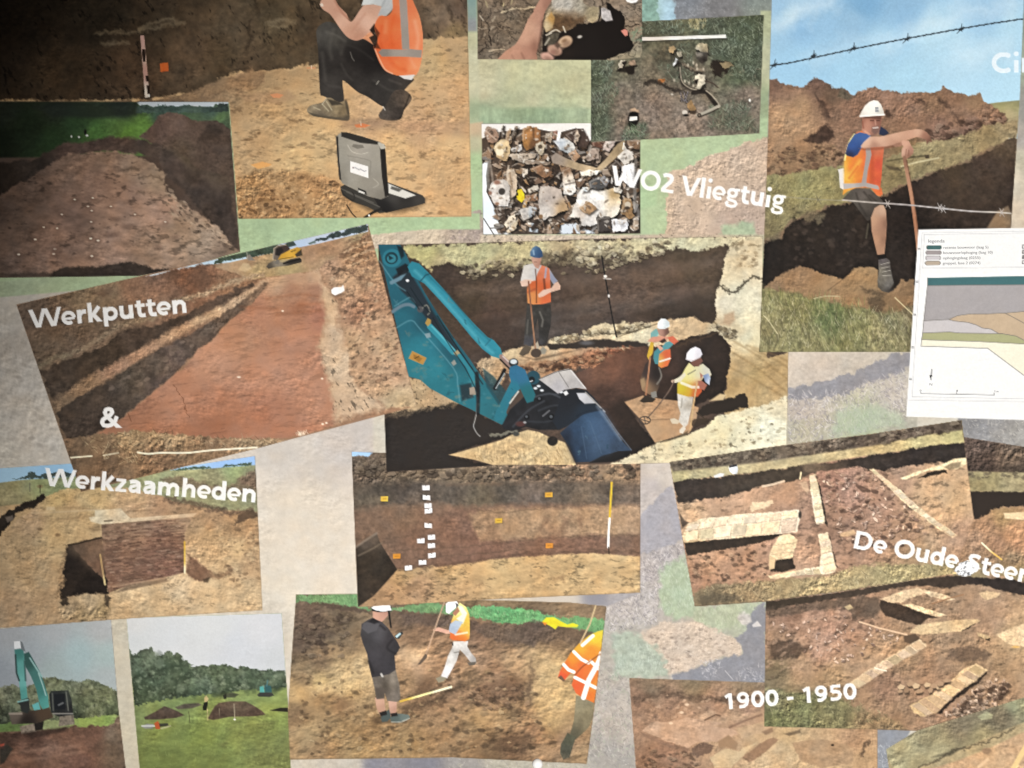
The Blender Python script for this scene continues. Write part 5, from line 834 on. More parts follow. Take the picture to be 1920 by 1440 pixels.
    fill('736 520 752 506 770 512 790 545 815 590 845 635 880 690 900 725 896 760 884 700 850 660 812 612 780 572 752 545', '201f26', f=4, a=.8)
    for l in ('740 574 760 562 770 558 778 568', '743 615 765 602 776 603 786 615 850 690 858 720 862 752', '712 490 740 530 760 545'): stroke(l, 2, '5f9cab', f=2.5, a=.6, sm=1)
    stroke('734 586 752 574 766 571 776 575', 6, '5a7484', f=2.5, sm=1, p=part('hose', bo)); stroke('734 530 750 522 760 510', 7, '5b7f90', f=2, p=part('hose', bo))
    dot(735, 484, 18, 17, '27788c', f=1.5, p=part('pivot', bo)); dot(734, 484, 12, 11.5, '173842', f=1.5); dot(734, 485, 8.5, 8, '2f7f90', f=1.5); fill('728 478 738 484 730 488', '15303a', f=2)
    fill('744 460 756 464 758 480 752 486', '12222a', f=3, a=.9); fill('742 504 760 494 770 500 764 512 748 518', '15181d', f=3, a=.9); dot(764, 526, 3, 2.5, 'e8e8ea', f=1.3)
    cy = part('cylinder', e); stroke('806 612 828 635 850 660', 11, '2d93a6', f=1.5, p=cy); stroke('810 612 852 656', 3, '62bcc8', f=2.5, a=.6); fill('797 606 802 596 808 600 808 606 802 612', 'b0893c', f=1.4); fill('850 662 858 656 864 664 858 670', 'a08c60', f=1.4); dot(788, 580, 6, 6, '49484c', f=2); stroke('792 578 800 572 806 584 802 590', 2.5, '6b6a60', f=1.5, sm=1); fill('796 626 806 624 808 632 800 634', '8a9aa0', f=1.6, a=.8); fill('846 680 852 674 856 682 850 686', '8a8a80', f=1.5)
    stroke('862 668 880 690 886 716 884 740', 10, '2a8596', f=2, sm=1); fill('880 728 890 726 892 740 882 742', 'a29078', f=1.5); fill('862 722 884 718 888 745 866 752', '1d2026', f=4, a=.75); fill('880 727 890 725 891 739 881 740', '9c8a78', f=1.4)
    stroke('830 610 856 650 880 684 905 720', 2.5, '16242c', f=2, a=.8); stroke('806 580 850 634', 2.2, '16303a', f=2, a=.8)
    stroke('895 745 893 775 890 790 888 800 894 812 900 818', 2, '8d8a86', f=1.4, sm=1, p=part('hose', e)); stroke('894 700 897 735 896 775', 7, '15181d', f=2.5, a=.8)
    cy = part('cylinder', e)
    fill('764 500 772 490 786 494 804 512 830 540 860 576 890 608 914 632 926 638 938 652 942 664 936 672 922 668 904 654 884 632 856 598 824 562 796 532 772 518', '780 505 27859a 830 556 2b8fa6 880 612 2b8ea4 925 655 2a8ea4', f=1.4, p=cy)
    stroke('778 508 812 540 860 594 900 640 924 662', 5, '5cbccc', f=6, a=.45); stroke('798 512 840 552 890 612 918 638', 3, '1b6376', f=4, a=.6); stroke('786 530 798 516 804 514', 2.5, '144555', f=1.6, a=.8); stroke('910 648 922 634', 2, '1d6072', f=2, a=.7)
    rd = part('piston_rod', cy); stroke('940 668 952 680 964 692', 8, '94746a', f=1.4, p=rd); stroke('943 668 966 690', 2.5, 'd6c6be', f=1.6, a=.8); stroke('938 674 956 692', 3, '241c1c', f=2)
    dot(963, 680, 9, 8, '24282c', f=1.6, p=part('pivot', e)); dot(963, 678, 6.5, 4.5, 'c6d0d4', f=1.5)
    fill('905 690 925 705 950 735 948 770 935 760 912 725', '1c4652', f=3, a=.8); stroke('928 728 940 706 946 694', 7, '1a1c20', f=1.6); stroke('930 728 946 700', 2, '8e9aa0', f=1.4)
    q = part('quick_coupler', e); fill('942 796 956 768 976 750 990 735 990 700 1004 708 1022 718 1042 732 1060 728 1090 735 1104 752 1098 776 1068 796 1050 806 1034 806 1010 806 986 800 962 808 944 804', '980 780 1f1f23 1020 760 191a1e 1060 745 1c1e24 1000 720 20272c', f=2, p=q, t='n 9 .15 3')
    for l, c in (('962 800 990 770 1020 752', '3c4048'), ('1000 745 1030 738 1050 745', '4a4e56'), ('990 790 1030 790 1060 770', '2f333a'), ('1040 740 1070 734 1096 742', '3f444c'), ('1010 770 1040 760 1080 764', '33373e')): stroke(l, 3, c, f=3.5, a=.8, sm=1)
    for x, y, r_ in ((1012, 748, 5), (1034, 782, 6), (988, 782, 5), (1064, 756, 5)): dot(x, y, r_, r_, '0c0d10', f=1.6); dot(x-.8, y-.8, r_*.5, r_*.5, '4d5258', f=1.8)
    dot(1000, 708, 13, 13, '1f4a5a', f=1.6, p=part('pivot', q)); dot(997, 712, 6, 6, '12181c', f=2); stroke('992 716 998 714', 2, 'd0d4d6', f=1.3)
    ln = part('link', e); fill('956 688 968 684 980 690 986 706 982 722 960 745 944 786 930 790 926 780 942 748 958 716 954 700', '965 700 2a6e94 960 730 247a90 938 775 257688', f=1.5, p=ln); ln = part('link', e); fill('968 690 984 692 992 712 1004 740 1000 752 988 756 978 735 970 716', '980 705 2c6f96 990 735 1f6a74', f=1.5, p=ln); stroke('956 756 972 734', 2.5, 'c9c2b4', f=1.4)
    for x, y in ((1010, 724), (1016, 732), (1052, 735), (1004, 728)): dot(x, y, 3.5, 2.2, 'd8dce0', f=1.6)
    stroke('1018 780 1030 770', 3, '5c5c60', f=1.6); dot(976, 795, 9, 5, '5c2f2a', f=3, a=.8); dot(984, 792, 3, 2, '9a9a9c', f=1.5)
    b = part('bucket', e)
    fill('1010 711 1040 697 1066 691 1074 696 1086 712 1100 730 1080 727 1058 731 1046 738 1030 726', '1030 710 b8b2ae 1060 700 c0bab4 1075 715 aca6a4 1045 725 b0acb0', f=1.5, p=part('steel_plate', b), t='n 8 .05 3'); stroke('1048 698 1066 726', 1.6, '6f6a68', a=.8); stroke('1070 694 1098 728', 2, 'dcd8d4', f=1.4, a=.8); stroke('1010 711 1046 696 1072 692', 1.6, '54504e')
    fill('1054 738 1080 728 1100 732 1114 746 1130 768 1126 776 1090 778 1062 800 1046 806 1036 790', '1070 750 1a1d24 1100 770 1c2836', f=2, p=b); fill('1081 737 1098 737 1110 746 1117 756 1096 757 1086 748', '1090 742 c2c2c8 1106 752 b0b0b4', f=1.5, p=part('steel_plate', b)); stroke('1098 736 1122 760 1134 772', 2.5, '9a948e', f=1.6); fill('1056 736 1062 732 1066 738 1060 742', 'dcdcdc', f=1.5)
    fill('1050 812 1068 796 1092 778 1128 768 1138 784 1152 806 1168 828 1184 845 1160 846 1130 856 1106 866 1080 867 1068 838', '1080 810 27405e 1110 800 2a4868 1140 810 2c4464 1120 840 283e58 1090 850 223650 1160 838 2c3e56 1065 815 202c40', f=1.6, p=part('bucket_shell', b), t='n 12 .08 3;n 4 .06 4'); stroke('1082 780 1100 772 1128 768', 4, '141e2c', f=3, a=.8); stroke('1132 772 1156 808 1184 844', 2, '5a6c82', f=1.6, a=.7); fill('1104 868 1130 854 1160 846 1186 845 1176 856 1150 866', '1d1b1c', f=2)
    fill('1096 784 1130 774 1150 808 1140 846 1110 856 1098 820', '46648a', f=26, a=.5); stroke('1062 818 1078 862', 8, '141c2a', f=10, a=.6)
    stroke('1120 762 1140 790 1164 824', 5, '8c98a6', f=5, a=.45)
    for l in ('1106 790 1128 850', '1090 800 1100 860'): stroke(l, 1.4, '4a6684', f=2, a=.5)
    for i, (x, y) in enumerate(((760, 620), (790, 690), (830, 700), (850, 735), (745, 570), (870, 600), (840, 560), (900, 640), (930, 770), (960, 730), (1100, 820), (1140, 835), (1085, 845))):
        R_ = random.Random(i); stroke([x, y, x+R_.uniform(-14, 14), y+R_.uniform(-10, 14)], R_.uniform(1, 2.4), R_.choice(('0f3a46', '5d8c94', '6d6a5c', '123c48')), f=3, a=.5, wob=(6, 3))
    scatter('770 700 850 745 930 790 950 775 880 700 800 640', 60, (1, 3), '6a6a58 13424e 4f8c98 857a60', 77, a=.35, f=2.5)
    for l in ('812 596 838 640 872 690 892 730', '820 592 850 640 886 692', '770 540 790 570 806 586', '764 548 786 580'): stroke(l, 2, '0d1c22', f=1.6, a=.7, sm=1)
    st = part('warning_sticker', e); fill('766 672 773 658 800 671 793 684', 'c0893a', f=1.3, p=st); fill('775 664 792 672 786 679 776 672', '9a6a28', f=1.6, a=.8); stroke('778 672 786 668', 1.4, '4a3414', f=1.2)
    # survey pole
    k = part('survey_pole'); stroke('1128 480 1134 515 1141 555 1148 595 1156 632', 2.6, '1c1a1a', f=1.3, p=k); dot(1135, 518, 3.2, 2.6, 'e0dcd8', f=1.3); stroke('1132 522 1145 523', 2.2, 'b0aaa4', f=1.3); dot(1141.5, 555, 2, 3, 'd4cec8', f=1.3)
    # worker in blue helmet
    m = part('person', label='standing worker in blue helmet and orange vest leaning on a shovel')
    fill('975 668 1000 672 1060 660 1090 655 1040 668 1005 676', '4a3828', f=4, a=.6)
    k = part('trousers', m); fill('988 572 1032 570 1034 590 1032 612 1026 640 1016 648 1010 642 1010 615 1008 598 1002 622 1000 640 996 650 982 646 984 622 986 598', '995 585 3a3733 1020 585 35322e 990 620 35332f 1020 615 2d2a27 992 640 45444a', f=1.5, p=k, t='n 7 .16 3'); stroke('1012 585 1018 600 1016 612', 3, '77736a', f=2.5, a=.7); stroke('990 600 988 625', 3, '6a665e', f=2.5, a=.6)
    k = part('boot', m); fill('973 664 980 652 986 646 997 652 992 662 980 668', '5a4c3c', f=1.5, p=k); k = part('boot', m); fill('1012 656 1018 650 1025 656 1022 664 1014 664', '8a8474', f=1.5, p=k); fill('999 650 1008 640 1012 652 1004 656', 'a89880', f=1.5)
    k = part('shirt', m); fill('982 498 998 494 1014 497 1030 504 1040 520 1046 527 1038 533 1030 522 1010 526 990 528 978 530 976 526', '990 508 ccc4ba 985 522 d0c8c0 1005 510 b9b6b4 1020 510 a8a6ac 1035 520 8087a0', f=1.5, p=k)
    k = part('vest', m); fill('1004 526 1008 512 1016 497 1030 503 1032 530 1033 566 1018 570 1000 571 989 568 988 545 990 528', '1020 505 dc7650 1026 520 d8704a 1000 535 d8602f 1000 555 e08a44 1020 540 dc5c2c 1025 565 e4683a 992 560 e0904c', f=1.5, p=k); stroke('1004 505 1006 530 1006 568', 2, '5a2a18', f=1.6, a=.8); stroke('1024 503 1022 520', 3.5, '9a94a8', f=1.5, p=part('reflective_band', k)); stroke('1020 524 1022 545', 4, '5c2c1c', f=2.5, a=.7); stroke('990 548 1004 542', 4, 'a8482a', f=3, a=.6)
    k = part('arm', m); fill('975 528 984 524 998 524 996 530 988 537 978 537', '985 530 d8b098', f=1.4, p=k); k = part('arm', m); fill('1046 528 1051 536 1050 543 1032 548 1018 556 1010 558 1009 552 1018 544 1034 540 1040 531', '1045 538 d2a68c 1020 550 d9b09a', f=1.4, p=k)
    k = part('head', m); fill('996 483 1015 482 1014 494 1010 504 1004 502 998 492', '1003 490 c99880 1010 492 a8705c', f=1.4, p=k); stroke('1002 491 1006 491', 1.4, '5a3428', a=.6)
    k = part('helmet', m); fill('994 480 994 472 999 464 1005 461 1012 464 1017 472 1018 481 1012 484 1002 483', '1000 468 5580a8 1008 472 2f5480 1014 476 2a4670', f=1.4, p=k); stroke('1000 470 1001 477', 3, '9cbcd4', f=2, a=.7)
    k = part('shovel'); stroke('991 528 994 560 999 610 1004 656', 3, '994 540 8a5238 1000 620 9c6a4a', f=1.3, p=k); dot(1005, 662, 10, 8.5, '4a3a30', f=1.5, p=k)
    # worker with spade in the pit
    m = part('person', label='worker in teal shirt and white helmet resting on a spade in the pit')
    k = part('trousers', m); fill('1210 682 1220 674 1238 684 1241 700 1236 725 1230 738 1218 740 1204 732 1200 714', '1215 700 3a2c2a 1230 700 231c1a 1206 722 94704c', f=1.5, p=k); fill('1201 712 1208 708 1210 722 1204 730', 'a08058', f=2.5, a=.8); stroke('1236 690 1240 706 1232 720', 3, '8a8478', f=2, a=.7, sm=1); fill('1220 736 1230 733 1232 744 1222 748', '7d7a72', f=1.5, p=part('boot', m))
    k = part('shirt', m); fill('1220 624 1230 616 1238 622 1232 632 1220 634', '6aa8a4', f=1.5, p=k); fill('1226 660 1236 650 1244 652 1238 684 1228 682 1225 672', '3f8a94', f=1.5, p=k); fill('1238 654 1248 642 1262 638 1264 644 1252 656 1242 660', '4a949c', f=1.5, p=k)
    k = part('vest', m); fill('1236 664 1246 656 1257 654 1258 672 1252 686 1240 690 1234 686', '1240 675 e0b048 1250 668 e05838 1250 682 ec6a38', f=1.5, p=k); stroke('1237 678 1256 672', 3, 'e0dcd0', f=1.5, p=part('reflective_band', k)); fill('1250 632 1262 630 1272 640 1264 646 1256 640', 'e06848', f=1.5, p=k); fill('1220 640 1226 642 1224 662 1216 674 1213 668', 'ddb030', f=1.5, p=k)
    k = part('arm', m); fill('1214 640 1222 632 1240 630 1254 632 1250 638 1226 642', 'd88a6c', f=1.4, p=k); fill('1231 648 1238 648 1244 654 1238 658', 'd89a7c', f=1.4, p=k)
    k = part('head', m); fill('1232 618 1253 615 1255 624 1246 632 1236 628', '1240 622 c08a74 1250 622 6a4438', f=1.4, p=k); fill('1236 640 1246 634 1250 640 1242 644', '4a3028', f=2)
    k = part('helmet', m); fill('1232 614 1234 604 1240 597 1248 598 1255 604 1256 612 1246 617 1236 617', '1240 606 eef0f2 1252 608 bcc8cc', f=1.4, p=k)
    k = part('spade'); stroke('1219 670 1216 700 1211 740', 3.2, 'b0744e', f=1.3, p=k); fill('1199 752 1210 741 1230 748 1224 754 1206 755', '32281f', f=1.5, p=k)
    # worker with metal detector
    m = part('person', label='worker in yellow vest and white helmet sweeping a metal detector')
    k = part('trousers', m); fill('1270 738 1300 744 1298 760 1294 775 1290 795 1284 802 1278 796 1272 790 1276 775 1271 760', '1280 750 d8d2c8 1285 775 cfc8bc 1290 760 a89c8a', f=1.5, p=k, t='n 5 .08 3'); stroke('1279 748 1277 764', 2.5, '8a8274', f=2, a=.7); k = part('boot', m); fill('1256 786 1264 784 1276 790 1270 795 1260 794', 'd0bea0', f=1.4, p=k); k = part('boot', m); fill('1274 806 1282 798 1286 804 1280 813 1274 811', 'd8ccb8', f=1.4, p=k)
    k = part('vest', m); fill('1270 738 1270 720 1278 704 1284 692 1292 680 1302 688 1318 682 1330 692 1334 702 1328 712 1320 706 1314 716 1316 734 1308 744 1290 744', '1285 705 dcd478 1295 700 e0d890 1280 728 d8c428 1290 735 dcb42c 1305 740 d8582c 1312 730 d0502c 1310 700 cfcaa0 1325 695 c4c2b0', f=1.5, p=k); stroke('1278 718 1298 726 1310 726', 5, 'e4e0d0', f=2, p=part('reflective_band', k), a=.85); stroke('1290 702 1304 694', 2, '55504a', a=.7)
    k = part('sleeve', m); fill('1318 704 1328 700 1332 708 1330 722 1322 716', '1322 710 5a78b0 1329 714 c8d0dc', f=1.4, p=k); k = part('arm', m); fill('1308 714 1316 714 1326 722 1320 732 1312 728', 'a8604c', f=1.4, p=k); fill('1312 698 1318 704 1314 712', 'b06a54', f=1.4)
    k = part('arm', m); fill('1260 714 1272 708 1284 698 1286 704 1276 716 1264 718', 'd8d0b0', f=1.4, p=k); dot(1262, 715, 3.5, 3, 'b89a80', f=1.4)
    k = part('head', m); fill('1294 679 1314 670 1318 677 1310 687 1300 687', '7a4a3c', f=1.4, p=k); k = part('helmet', m); fill('1286 674 1288 662 1295 654 1304 650 1313 654 1317 664 1312 671 1296 678', '1298 662 f0ecf0 1312 664 d0ccd4', f=1.4, p=k); stroke('1287 674 1300 676 1314 669', 1.6, 'b8b0b4', a=.8)
    k = part('metal_detector'); stroke('1263 716 1255 732 1236 758 1214 784', 2.2, '6a5446', f=1.3, p=k, sm=1); 
    a_ = np.linspace(0, 6.3, 20); stroke(np.stack([1209+10.5*np.cos(a_), 788+7*np.sin(a_)], 1).ravel(), 2, '3c3430', f=1.3, p=k); stroke('1200 786 1218 791', 1.6, '4a403a'); stroke('1208 781 1210 795', 1.6, '4a403a'); stroke('1220 787 1256 786', 1.6, '7a5a40', a=.7)
    stroke('1307 716 1300 760 1294 806', 3.2, 'c9a068', f=1.3, p=part('wooden_stick'))
def stones(left, right, n, c, parent, seed=1, gap=.06):
    """n separate stones along a wall between its two edge lines"""
    A, B = pts(left), pts(right); R = random.Random(seed)
    def at(Q, t):
        L_ = np.concatenate([[0], np.cumsum(np.hypot(*np.diff(Q, axis=0).T))]); t = t*L_[-1]
        return np.array([np.interp(t, L_, Q[:, 0]), np.interp(t, L_, Q[:, 1])], np.float32)
    cut = [0]+[(i+R.uniform(-.18, .18))/n for i in range(1, n)]+[1]; base = col(c)
    for i in range(n):
        g = gap/n; a, b = cut[i]+g, cut[i+1]-g
        q = np.array([at(A, a), at(A, b), at(B, b), at(B, a)])
        m = q.mean(0); q = m+(q-m)*R.uniform(.93, .99)
        v = np.clip(base*R.uniform(.86, 1.08)+np.array([R.uniform(-4, 8), 0, R.uniform(-10, 4)]), 0, 255)
        h = '%02x%02x%02x' % tuple(int(k) for k in v)
        fill(q+np.array([.8, 1.3], np.float32), '7d6450', f=2, a=.5)
        fill(q, h, f=1.8, p=part('stone', parent), wob=(5, .8), t='n 7 .1 3;e 5 .16 5')
def paint_14_stones():
    photo('far_trench_photograph', '1800 816 1808 820 1920 838 1995 850 1995 1112 1795 1100', '8a6a50',
          'photograph strip with dark ditch shadow and pale wall, right of the ruined walls photograph')
    fill('1795 810 2000 840 2000 895 1920 890 1815 884', '1830 840 4f3f36 1900 860 5a4a3c 1840 870 3d3029 1900 885 45382e', f=3, t='e 8 .6 3;n 10 .2 4', p=part('clods'))
    fill('1812 884 1920 886 2000 890 2000 925 1815 922', '1850 895 857850 1900 905 8a7c58 1840 912 80744f', f=3, p=part('grass'), t='n 7 .14 3'); scatter('1815 885 1990 885 1990 900 1815 898', 40, (1.5, 3.5), '54483a 40362c 94865e', 4, a=.7)
    fill('1815 921 2000 922 2000 948 1880 950 1860 958 1850 968 1826 974', '2b231e', f=2.5, p=part('shadow'), wob=(8, 2))
    fill('1822 976 1852 966 1862 955 1900 950 2000 950 2000 1110 1795 1100 1800 1000', '1850 990 8d6a4e 1880 970 8f7048 1900 1000 a8764f 1870 1020 8a664c 1910 1020 a07250 1850 1050 86684c 1900 1050 7d6448 1830 1010 8f6e54 1880 1080 857048 1910 1080 80704a', f=4, p=part('soil'), wob=(8, 4), t='e 8 .4 5;n 14 .12 3')
    fill('1882 962 1920 960 2000 962 2000 976 1920 975 1884 972', 'c9b084', f=2.5, p=part('stone_wall'), t='n 6 .08 3'); stroke('1841 1018 1858 1034 1878 1049', 3, '1845 1020 dccfa8 1872 1045 d9a84a', f=1.3, p=part('ranging_rod'))

    photo('ruined_walls_photograph', '1256 866.5 1440 839 1640 813 1803 788 1814 880 1826 975 1800 1040 1792 1077 1640 1100 1435 1128 1303 1137 1280 1010', '8a6650',
          'tilted photograph of pale stone wall foundations in a brown excavation pit')
    s = part('soil'); fill('1250 860 1830 780 1830 1080 1300 1140', '1330 930 a07a5c 1400 950 a07a5c 1300 960 a88664 1320 1050 9a7254 1400 1060 946c50 1300 1090 8a6248 1480 900 957054 1460 1000 94705a 1560 900 8a6452 1600 930 8d6a58 1650 950 8a6854 1560 980 80604c 1620 1000 86644e 1700 1000 8a6a52 1680 900 8d6e58 1740 930 a68460 1790 940 a98862 1760 970 a4805c 1800 1000 94735a 1720 1040 8d7050 1500 1050 97745a', f=2, p=s, t='n 20 .1 3;e 8 .2 5;n 6 .07 4;s 14 .2 8 -12 2')
    shards('1535 895 1640 880 1740 990 1640 1030 1570 1010', 120, (1.3, 3.6), 'b08c74 75584a c4a288 8f705c', 45, shade=.5)
    scatter('1530 890 1640 870 1760 1000 1640 1040 1570 1010', 170, (1.3, 3.6), '5f4438 b0886c 75564a 9c7a62 4a342a', 5, a=.65, shade=.35, el=1.6)
    scatter('1290 1040 1440 1020 1440 1080 1300 1100', 80, (1.3, 3.4), '5f4432 b08a68 4d3628', 6, a=.6, shade=.3)
    b = part('grass_bank'); fill('1250 866 1440 838 1640 812 1805 786 1812 830 1740 838 1660 850 1600 858 1540 868 1480 878 1400 888 1330 895 1262 905', '1300 885 8f8460 1360 882 978a64 1450 872 9a8a64 1560 855 9a8860 1640 845 9a8458 1740 825 9c8c5c 1800 815 968a58 1280 895 8a8058', f=3, p=b, t='n 9 .1 3 -8 2;n 4 .08 4')
    fill('1250 864 1440 838 1640 812 1803 786 1806 806 1740 815 1640 835 1540 850 1420 868 1340 876 1262 884', '1300 872 4f463a 1400 862 54483a 1540 838 5a4c3e 1640 826 4a3e34 1740 805 54463a 1790 798 4d4034', f=4, p=part('clods'), t='e 8 .6 3;n 10 .2 4'); scatter('1260 866 1640 814 1800 790 1804 806 1640 834 1270 880', 130, (1.6, 4), '6d5e4c 3c3028 857560 54463a', 7, a=.7, shade=.4)
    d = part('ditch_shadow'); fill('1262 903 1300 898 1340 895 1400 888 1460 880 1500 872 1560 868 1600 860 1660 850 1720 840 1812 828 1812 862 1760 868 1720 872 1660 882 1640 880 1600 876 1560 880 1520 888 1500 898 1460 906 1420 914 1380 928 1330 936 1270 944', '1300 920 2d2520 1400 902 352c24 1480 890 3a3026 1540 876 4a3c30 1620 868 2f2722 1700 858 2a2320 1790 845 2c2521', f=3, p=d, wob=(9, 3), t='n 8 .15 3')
    fill('1500 872 1530 866 1545 876 1530 886 1510 884', '5d4c3a', f=5, a=.8, t='e 6 .4 3')
    fill('1366 876 1372 872 1382 872 1384 880 1382 888 1374 889 1368 884', '1372 880 c9ccd0 1380 884 a4aab4', f=1.4, p=part('bucket')); fill('1367 873 1382 870 1382 874 1368 877', '26242a', f=1.3); fill('1338 892 1350 887 1358 888 1356 893 1340 896', 'b5b4b2', f=1.6, p=part('white_bag')); stroke('1430 912 1450 908 1470 902', 4, 'b59c80', f=1.8, p=part('fallen_post')); stroke('1502 886 1500 898', 3, 'c9ae84', f=1.5)
    def wall(q, c, shade=None, joints=(), nm='wall_foundation'):
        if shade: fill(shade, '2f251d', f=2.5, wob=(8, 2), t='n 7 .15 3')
        k = part(nm); fill(q, c, f=2.4, p=k, wob=(5, .9), t='n 12 .09 3;n 4 .09 5;e 6 .16 7')
        for j in joints: stroke(j, 1.3, '8f7458', f=1.6, a=.5, wob=(6, 1.2))
        CV.last = k
        return k
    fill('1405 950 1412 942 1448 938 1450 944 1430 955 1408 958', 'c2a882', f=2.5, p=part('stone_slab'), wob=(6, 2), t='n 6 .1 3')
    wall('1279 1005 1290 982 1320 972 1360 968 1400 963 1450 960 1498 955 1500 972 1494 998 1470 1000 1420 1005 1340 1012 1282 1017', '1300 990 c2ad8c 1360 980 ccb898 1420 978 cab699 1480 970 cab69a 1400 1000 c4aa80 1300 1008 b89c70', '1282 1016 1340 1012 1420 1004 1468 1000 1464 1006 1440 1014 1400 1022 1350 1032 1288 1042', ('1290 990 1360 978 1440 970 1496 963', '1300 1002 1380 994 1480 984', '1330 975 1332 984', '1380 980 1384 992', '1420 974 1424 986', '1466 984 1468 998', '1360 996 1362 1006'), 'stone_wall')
    kw = CV.last; stones('1290 984 1360 973 1440 965 1496 957', '1284 996 1360 985 1440 977 1497 970', 8, 'c6b294', kw, 3); stones('1284 998 1360 987 1440 979 1497 972', '1282 1014 1360 1007 1440 1000 1493 995', 7, 'c2ae90', kw, 4)
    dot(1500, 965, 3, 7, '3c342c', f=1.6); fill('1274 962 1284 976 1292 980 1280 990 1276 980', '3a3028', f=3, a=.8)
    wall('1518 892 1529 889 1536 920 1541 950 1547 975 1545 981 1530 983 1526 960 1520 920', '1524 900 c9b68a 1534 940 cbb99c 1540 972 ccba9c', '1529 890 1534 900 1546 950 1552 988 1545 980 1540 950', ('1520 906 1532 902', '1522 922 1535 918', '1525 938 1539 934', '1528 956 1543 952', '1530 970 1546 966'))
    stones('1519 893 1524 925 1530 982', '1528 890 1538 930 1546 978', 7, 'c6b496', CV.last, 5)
    fill('1500 905 1512 902 1518 920 1514 926 1504 915', 'b08e6c', f=3, a=.8)
    wall('1462 1005 1480 1000 1496 1012 1490 1030 1486 1046 1456 1050 1442 1042 1450 1022', '1470 1010 c9b288 1465 1035 c2a67c', '1444 1070 1456 1048 1488 1044 1490 1066 1466 1072', ('1452 1022 1490 1018', '1446 1040 1486 1034', '1460 1046 1484 1040'), 'stone_wall'); fill('1442 1042 1454 1046 1452 1066 1442 1068', 'b8986c', f=2)
    wall('1534 1002 1552 998 1558 1020 1562 1040 1568 1065 1566 1072 1545 1078 1500 1076 1480 1082 1444 1086 1440 1080 1470 1074 1510 1066 1536 1062 1540 1040', '1545 1010 c6b292 1552 1040 cab698 1550 1066 cebc9e 1480 1078 cbb286', '1554 1000 1560 1020 1570 1064 1566 1062 1562 1040', ('1536 1010 1554 1006', '1538 1024 1558 1020', '1540 1038 1562 1034', '1542 1052 1565 1048', '1520 1064 1524 1076', '1496 1070 1500 1080'))
    stones('1536 1003 1541 1040 1546 1074', '1551 999 1560 1035 1567 1069', 6, 'c6b496', CV.last, 6); stones('1536 1066 1500 1071 1446 1081', '1540 1076 1500 1079 1448 1086', 6, 'c0ac8c', CV.last, 7)
    wall('1630 880 1638 878 1660 898 1690 920 1720 950 1750 972 1780 992 1796 1004 1786 1008 1760 992 1730 970 1700 946 1680 928 1660 905', '1640 890 c9b48c 1700 936 cdb98e 1750 976 c6b084 1785 1000 bc9c74', None, ('1652 896 1662 892', '1672 914 1684 908', '1692 932 1704 926', '1712 950 1724 944', '1734 968 1746 962', '1756 984 1768 978'))
    stones('1632 882 1680 926 1730 968 1784 1005', '1640 881 1690 922 1742 966 1792 1002', 14, 'c2ae90', CV.last, 8)
    wall('1688 896 1720 884 1760 873 1790 860 1812 858 1814 870 1792 880 1772 880 1740 882 1712 894 1696 900', '1710 890 c6b288 1750 878 cbb78c 1800 866 bca67c', '1720 898 1740 886 1772 880 1776 886 1750 892', ('1740 876 1744 884', '1776 870 1780 878'), 'stone_wall'); fill('1770 876 1784 868 1802 866 1800 876 1780 882', '64523c', f=3, a=.7, t='e 6 .5 3')
    fill('1575 1000 1600 993 1606 1000 1590 1006 1576 1006', 'b08a62', f=3)
    gb = part('foreground_grass'); fill('1300 1110 1330 1098 1400 1092 1450 1088 1500 1084 1560 1078 1620 1060 1660 1055 1720 1060 1800 1050 1796 1080 1640 1102 1435 1130 1303 1140', '1330 1120 6d5c42 1400 1110 7a6648 1460 1100 806c4a 1540 1095 8a7650 1600 1085 8f7c54 1680 1075 877850 1760 1070 857650', f=6, p=gb, wob=(9, 5), t='e 7 .5 3;n 9 .16 5'); blades('1320 1105 1460 1090 1640 1064 1780 1058 1780 1076 1640 1098 1440 1124 1320 1132', 330, (3, 9), 'a5946a 5d5036 857650 4a4030 b5a47a', 8, da=70, w=1.5, a=.6)
    fill('1310 1120 1350 1112 1400 1116 1380 1128 1312 1134', '3f382c', f=6, a=.6, wob=(7, 4))

    photo('tiled_cellar_photograph', '1180 1271.5 1432 1280 1500 1283 1645 1290 1645 1500 1640 1700 1215 1700 1193 1445', '94704f',
          'photograph of a brown earth cellar floor with pale steps under the year lettering')
    s = part('soil'); fill('1170 1260 1650 1260 1650 1700 1170 1700', '1220 1290 75604a 1300 1285 7a6448 1400 1288 806a50 1200 1310 8a654c 1260 1320 8f6a50 1340 1320 916c52 1400 1320 966f56 1210 1370 966f52 1250 1420 8a6248 1220 1430 845e44 1280 1340 a67c5c 1340 1380 a98460 1380 1350 a88260 1420 1380 ab8860 1440 1420 b5956c 1500 1400 b3946a 1540 1400 a98862 1600 1390 a07a58 1620 1420 a8845c 1560 1430 b08e66 1480 1375 a88a60', f=2, p=s, t='n 18 .08 3;n 6 .08 5;e 7 .14 4')
    fill('1182 1308 1230 1298 1250 1296 1300 1304 1340 1308 1420 1302 1432 1310 1350 1318 1290 1312 1240 1306 1190 1320', '4f3c2e', f=6, a=.6, wob=(9, 4), t='e 6 .4 3')
    def st(q, c, nm='floor_slab'):
        fill(q, c, f=2.2, p=part(nm), wob=(8, 1.5), t='n 12 .06 3;n 5 .05 4')
    st('1204 1370 1222 1354 1260 1352 1290 1346 1340 1352 1372 1362 1384 1376 1350 1390 1310 1392 1290 1402 1250 1390', 'b0896a'); st('1310 1342 1330 1332 1346 1336 1338 1344 1320 1350 1312 1350', 'ab8666'); stroke('1322 1350 1342 1340 1350 1342', 3, '6a4c38', f=2)
    st('1336 1362 1370 1352 1424 1334 1432 1338 1430 1352 1380 1366 1366 1366', 'a47e5e'); stroke('1368 1364 1400 1350 1428 1340', 4, '7d5a44', f=3, a=.8)
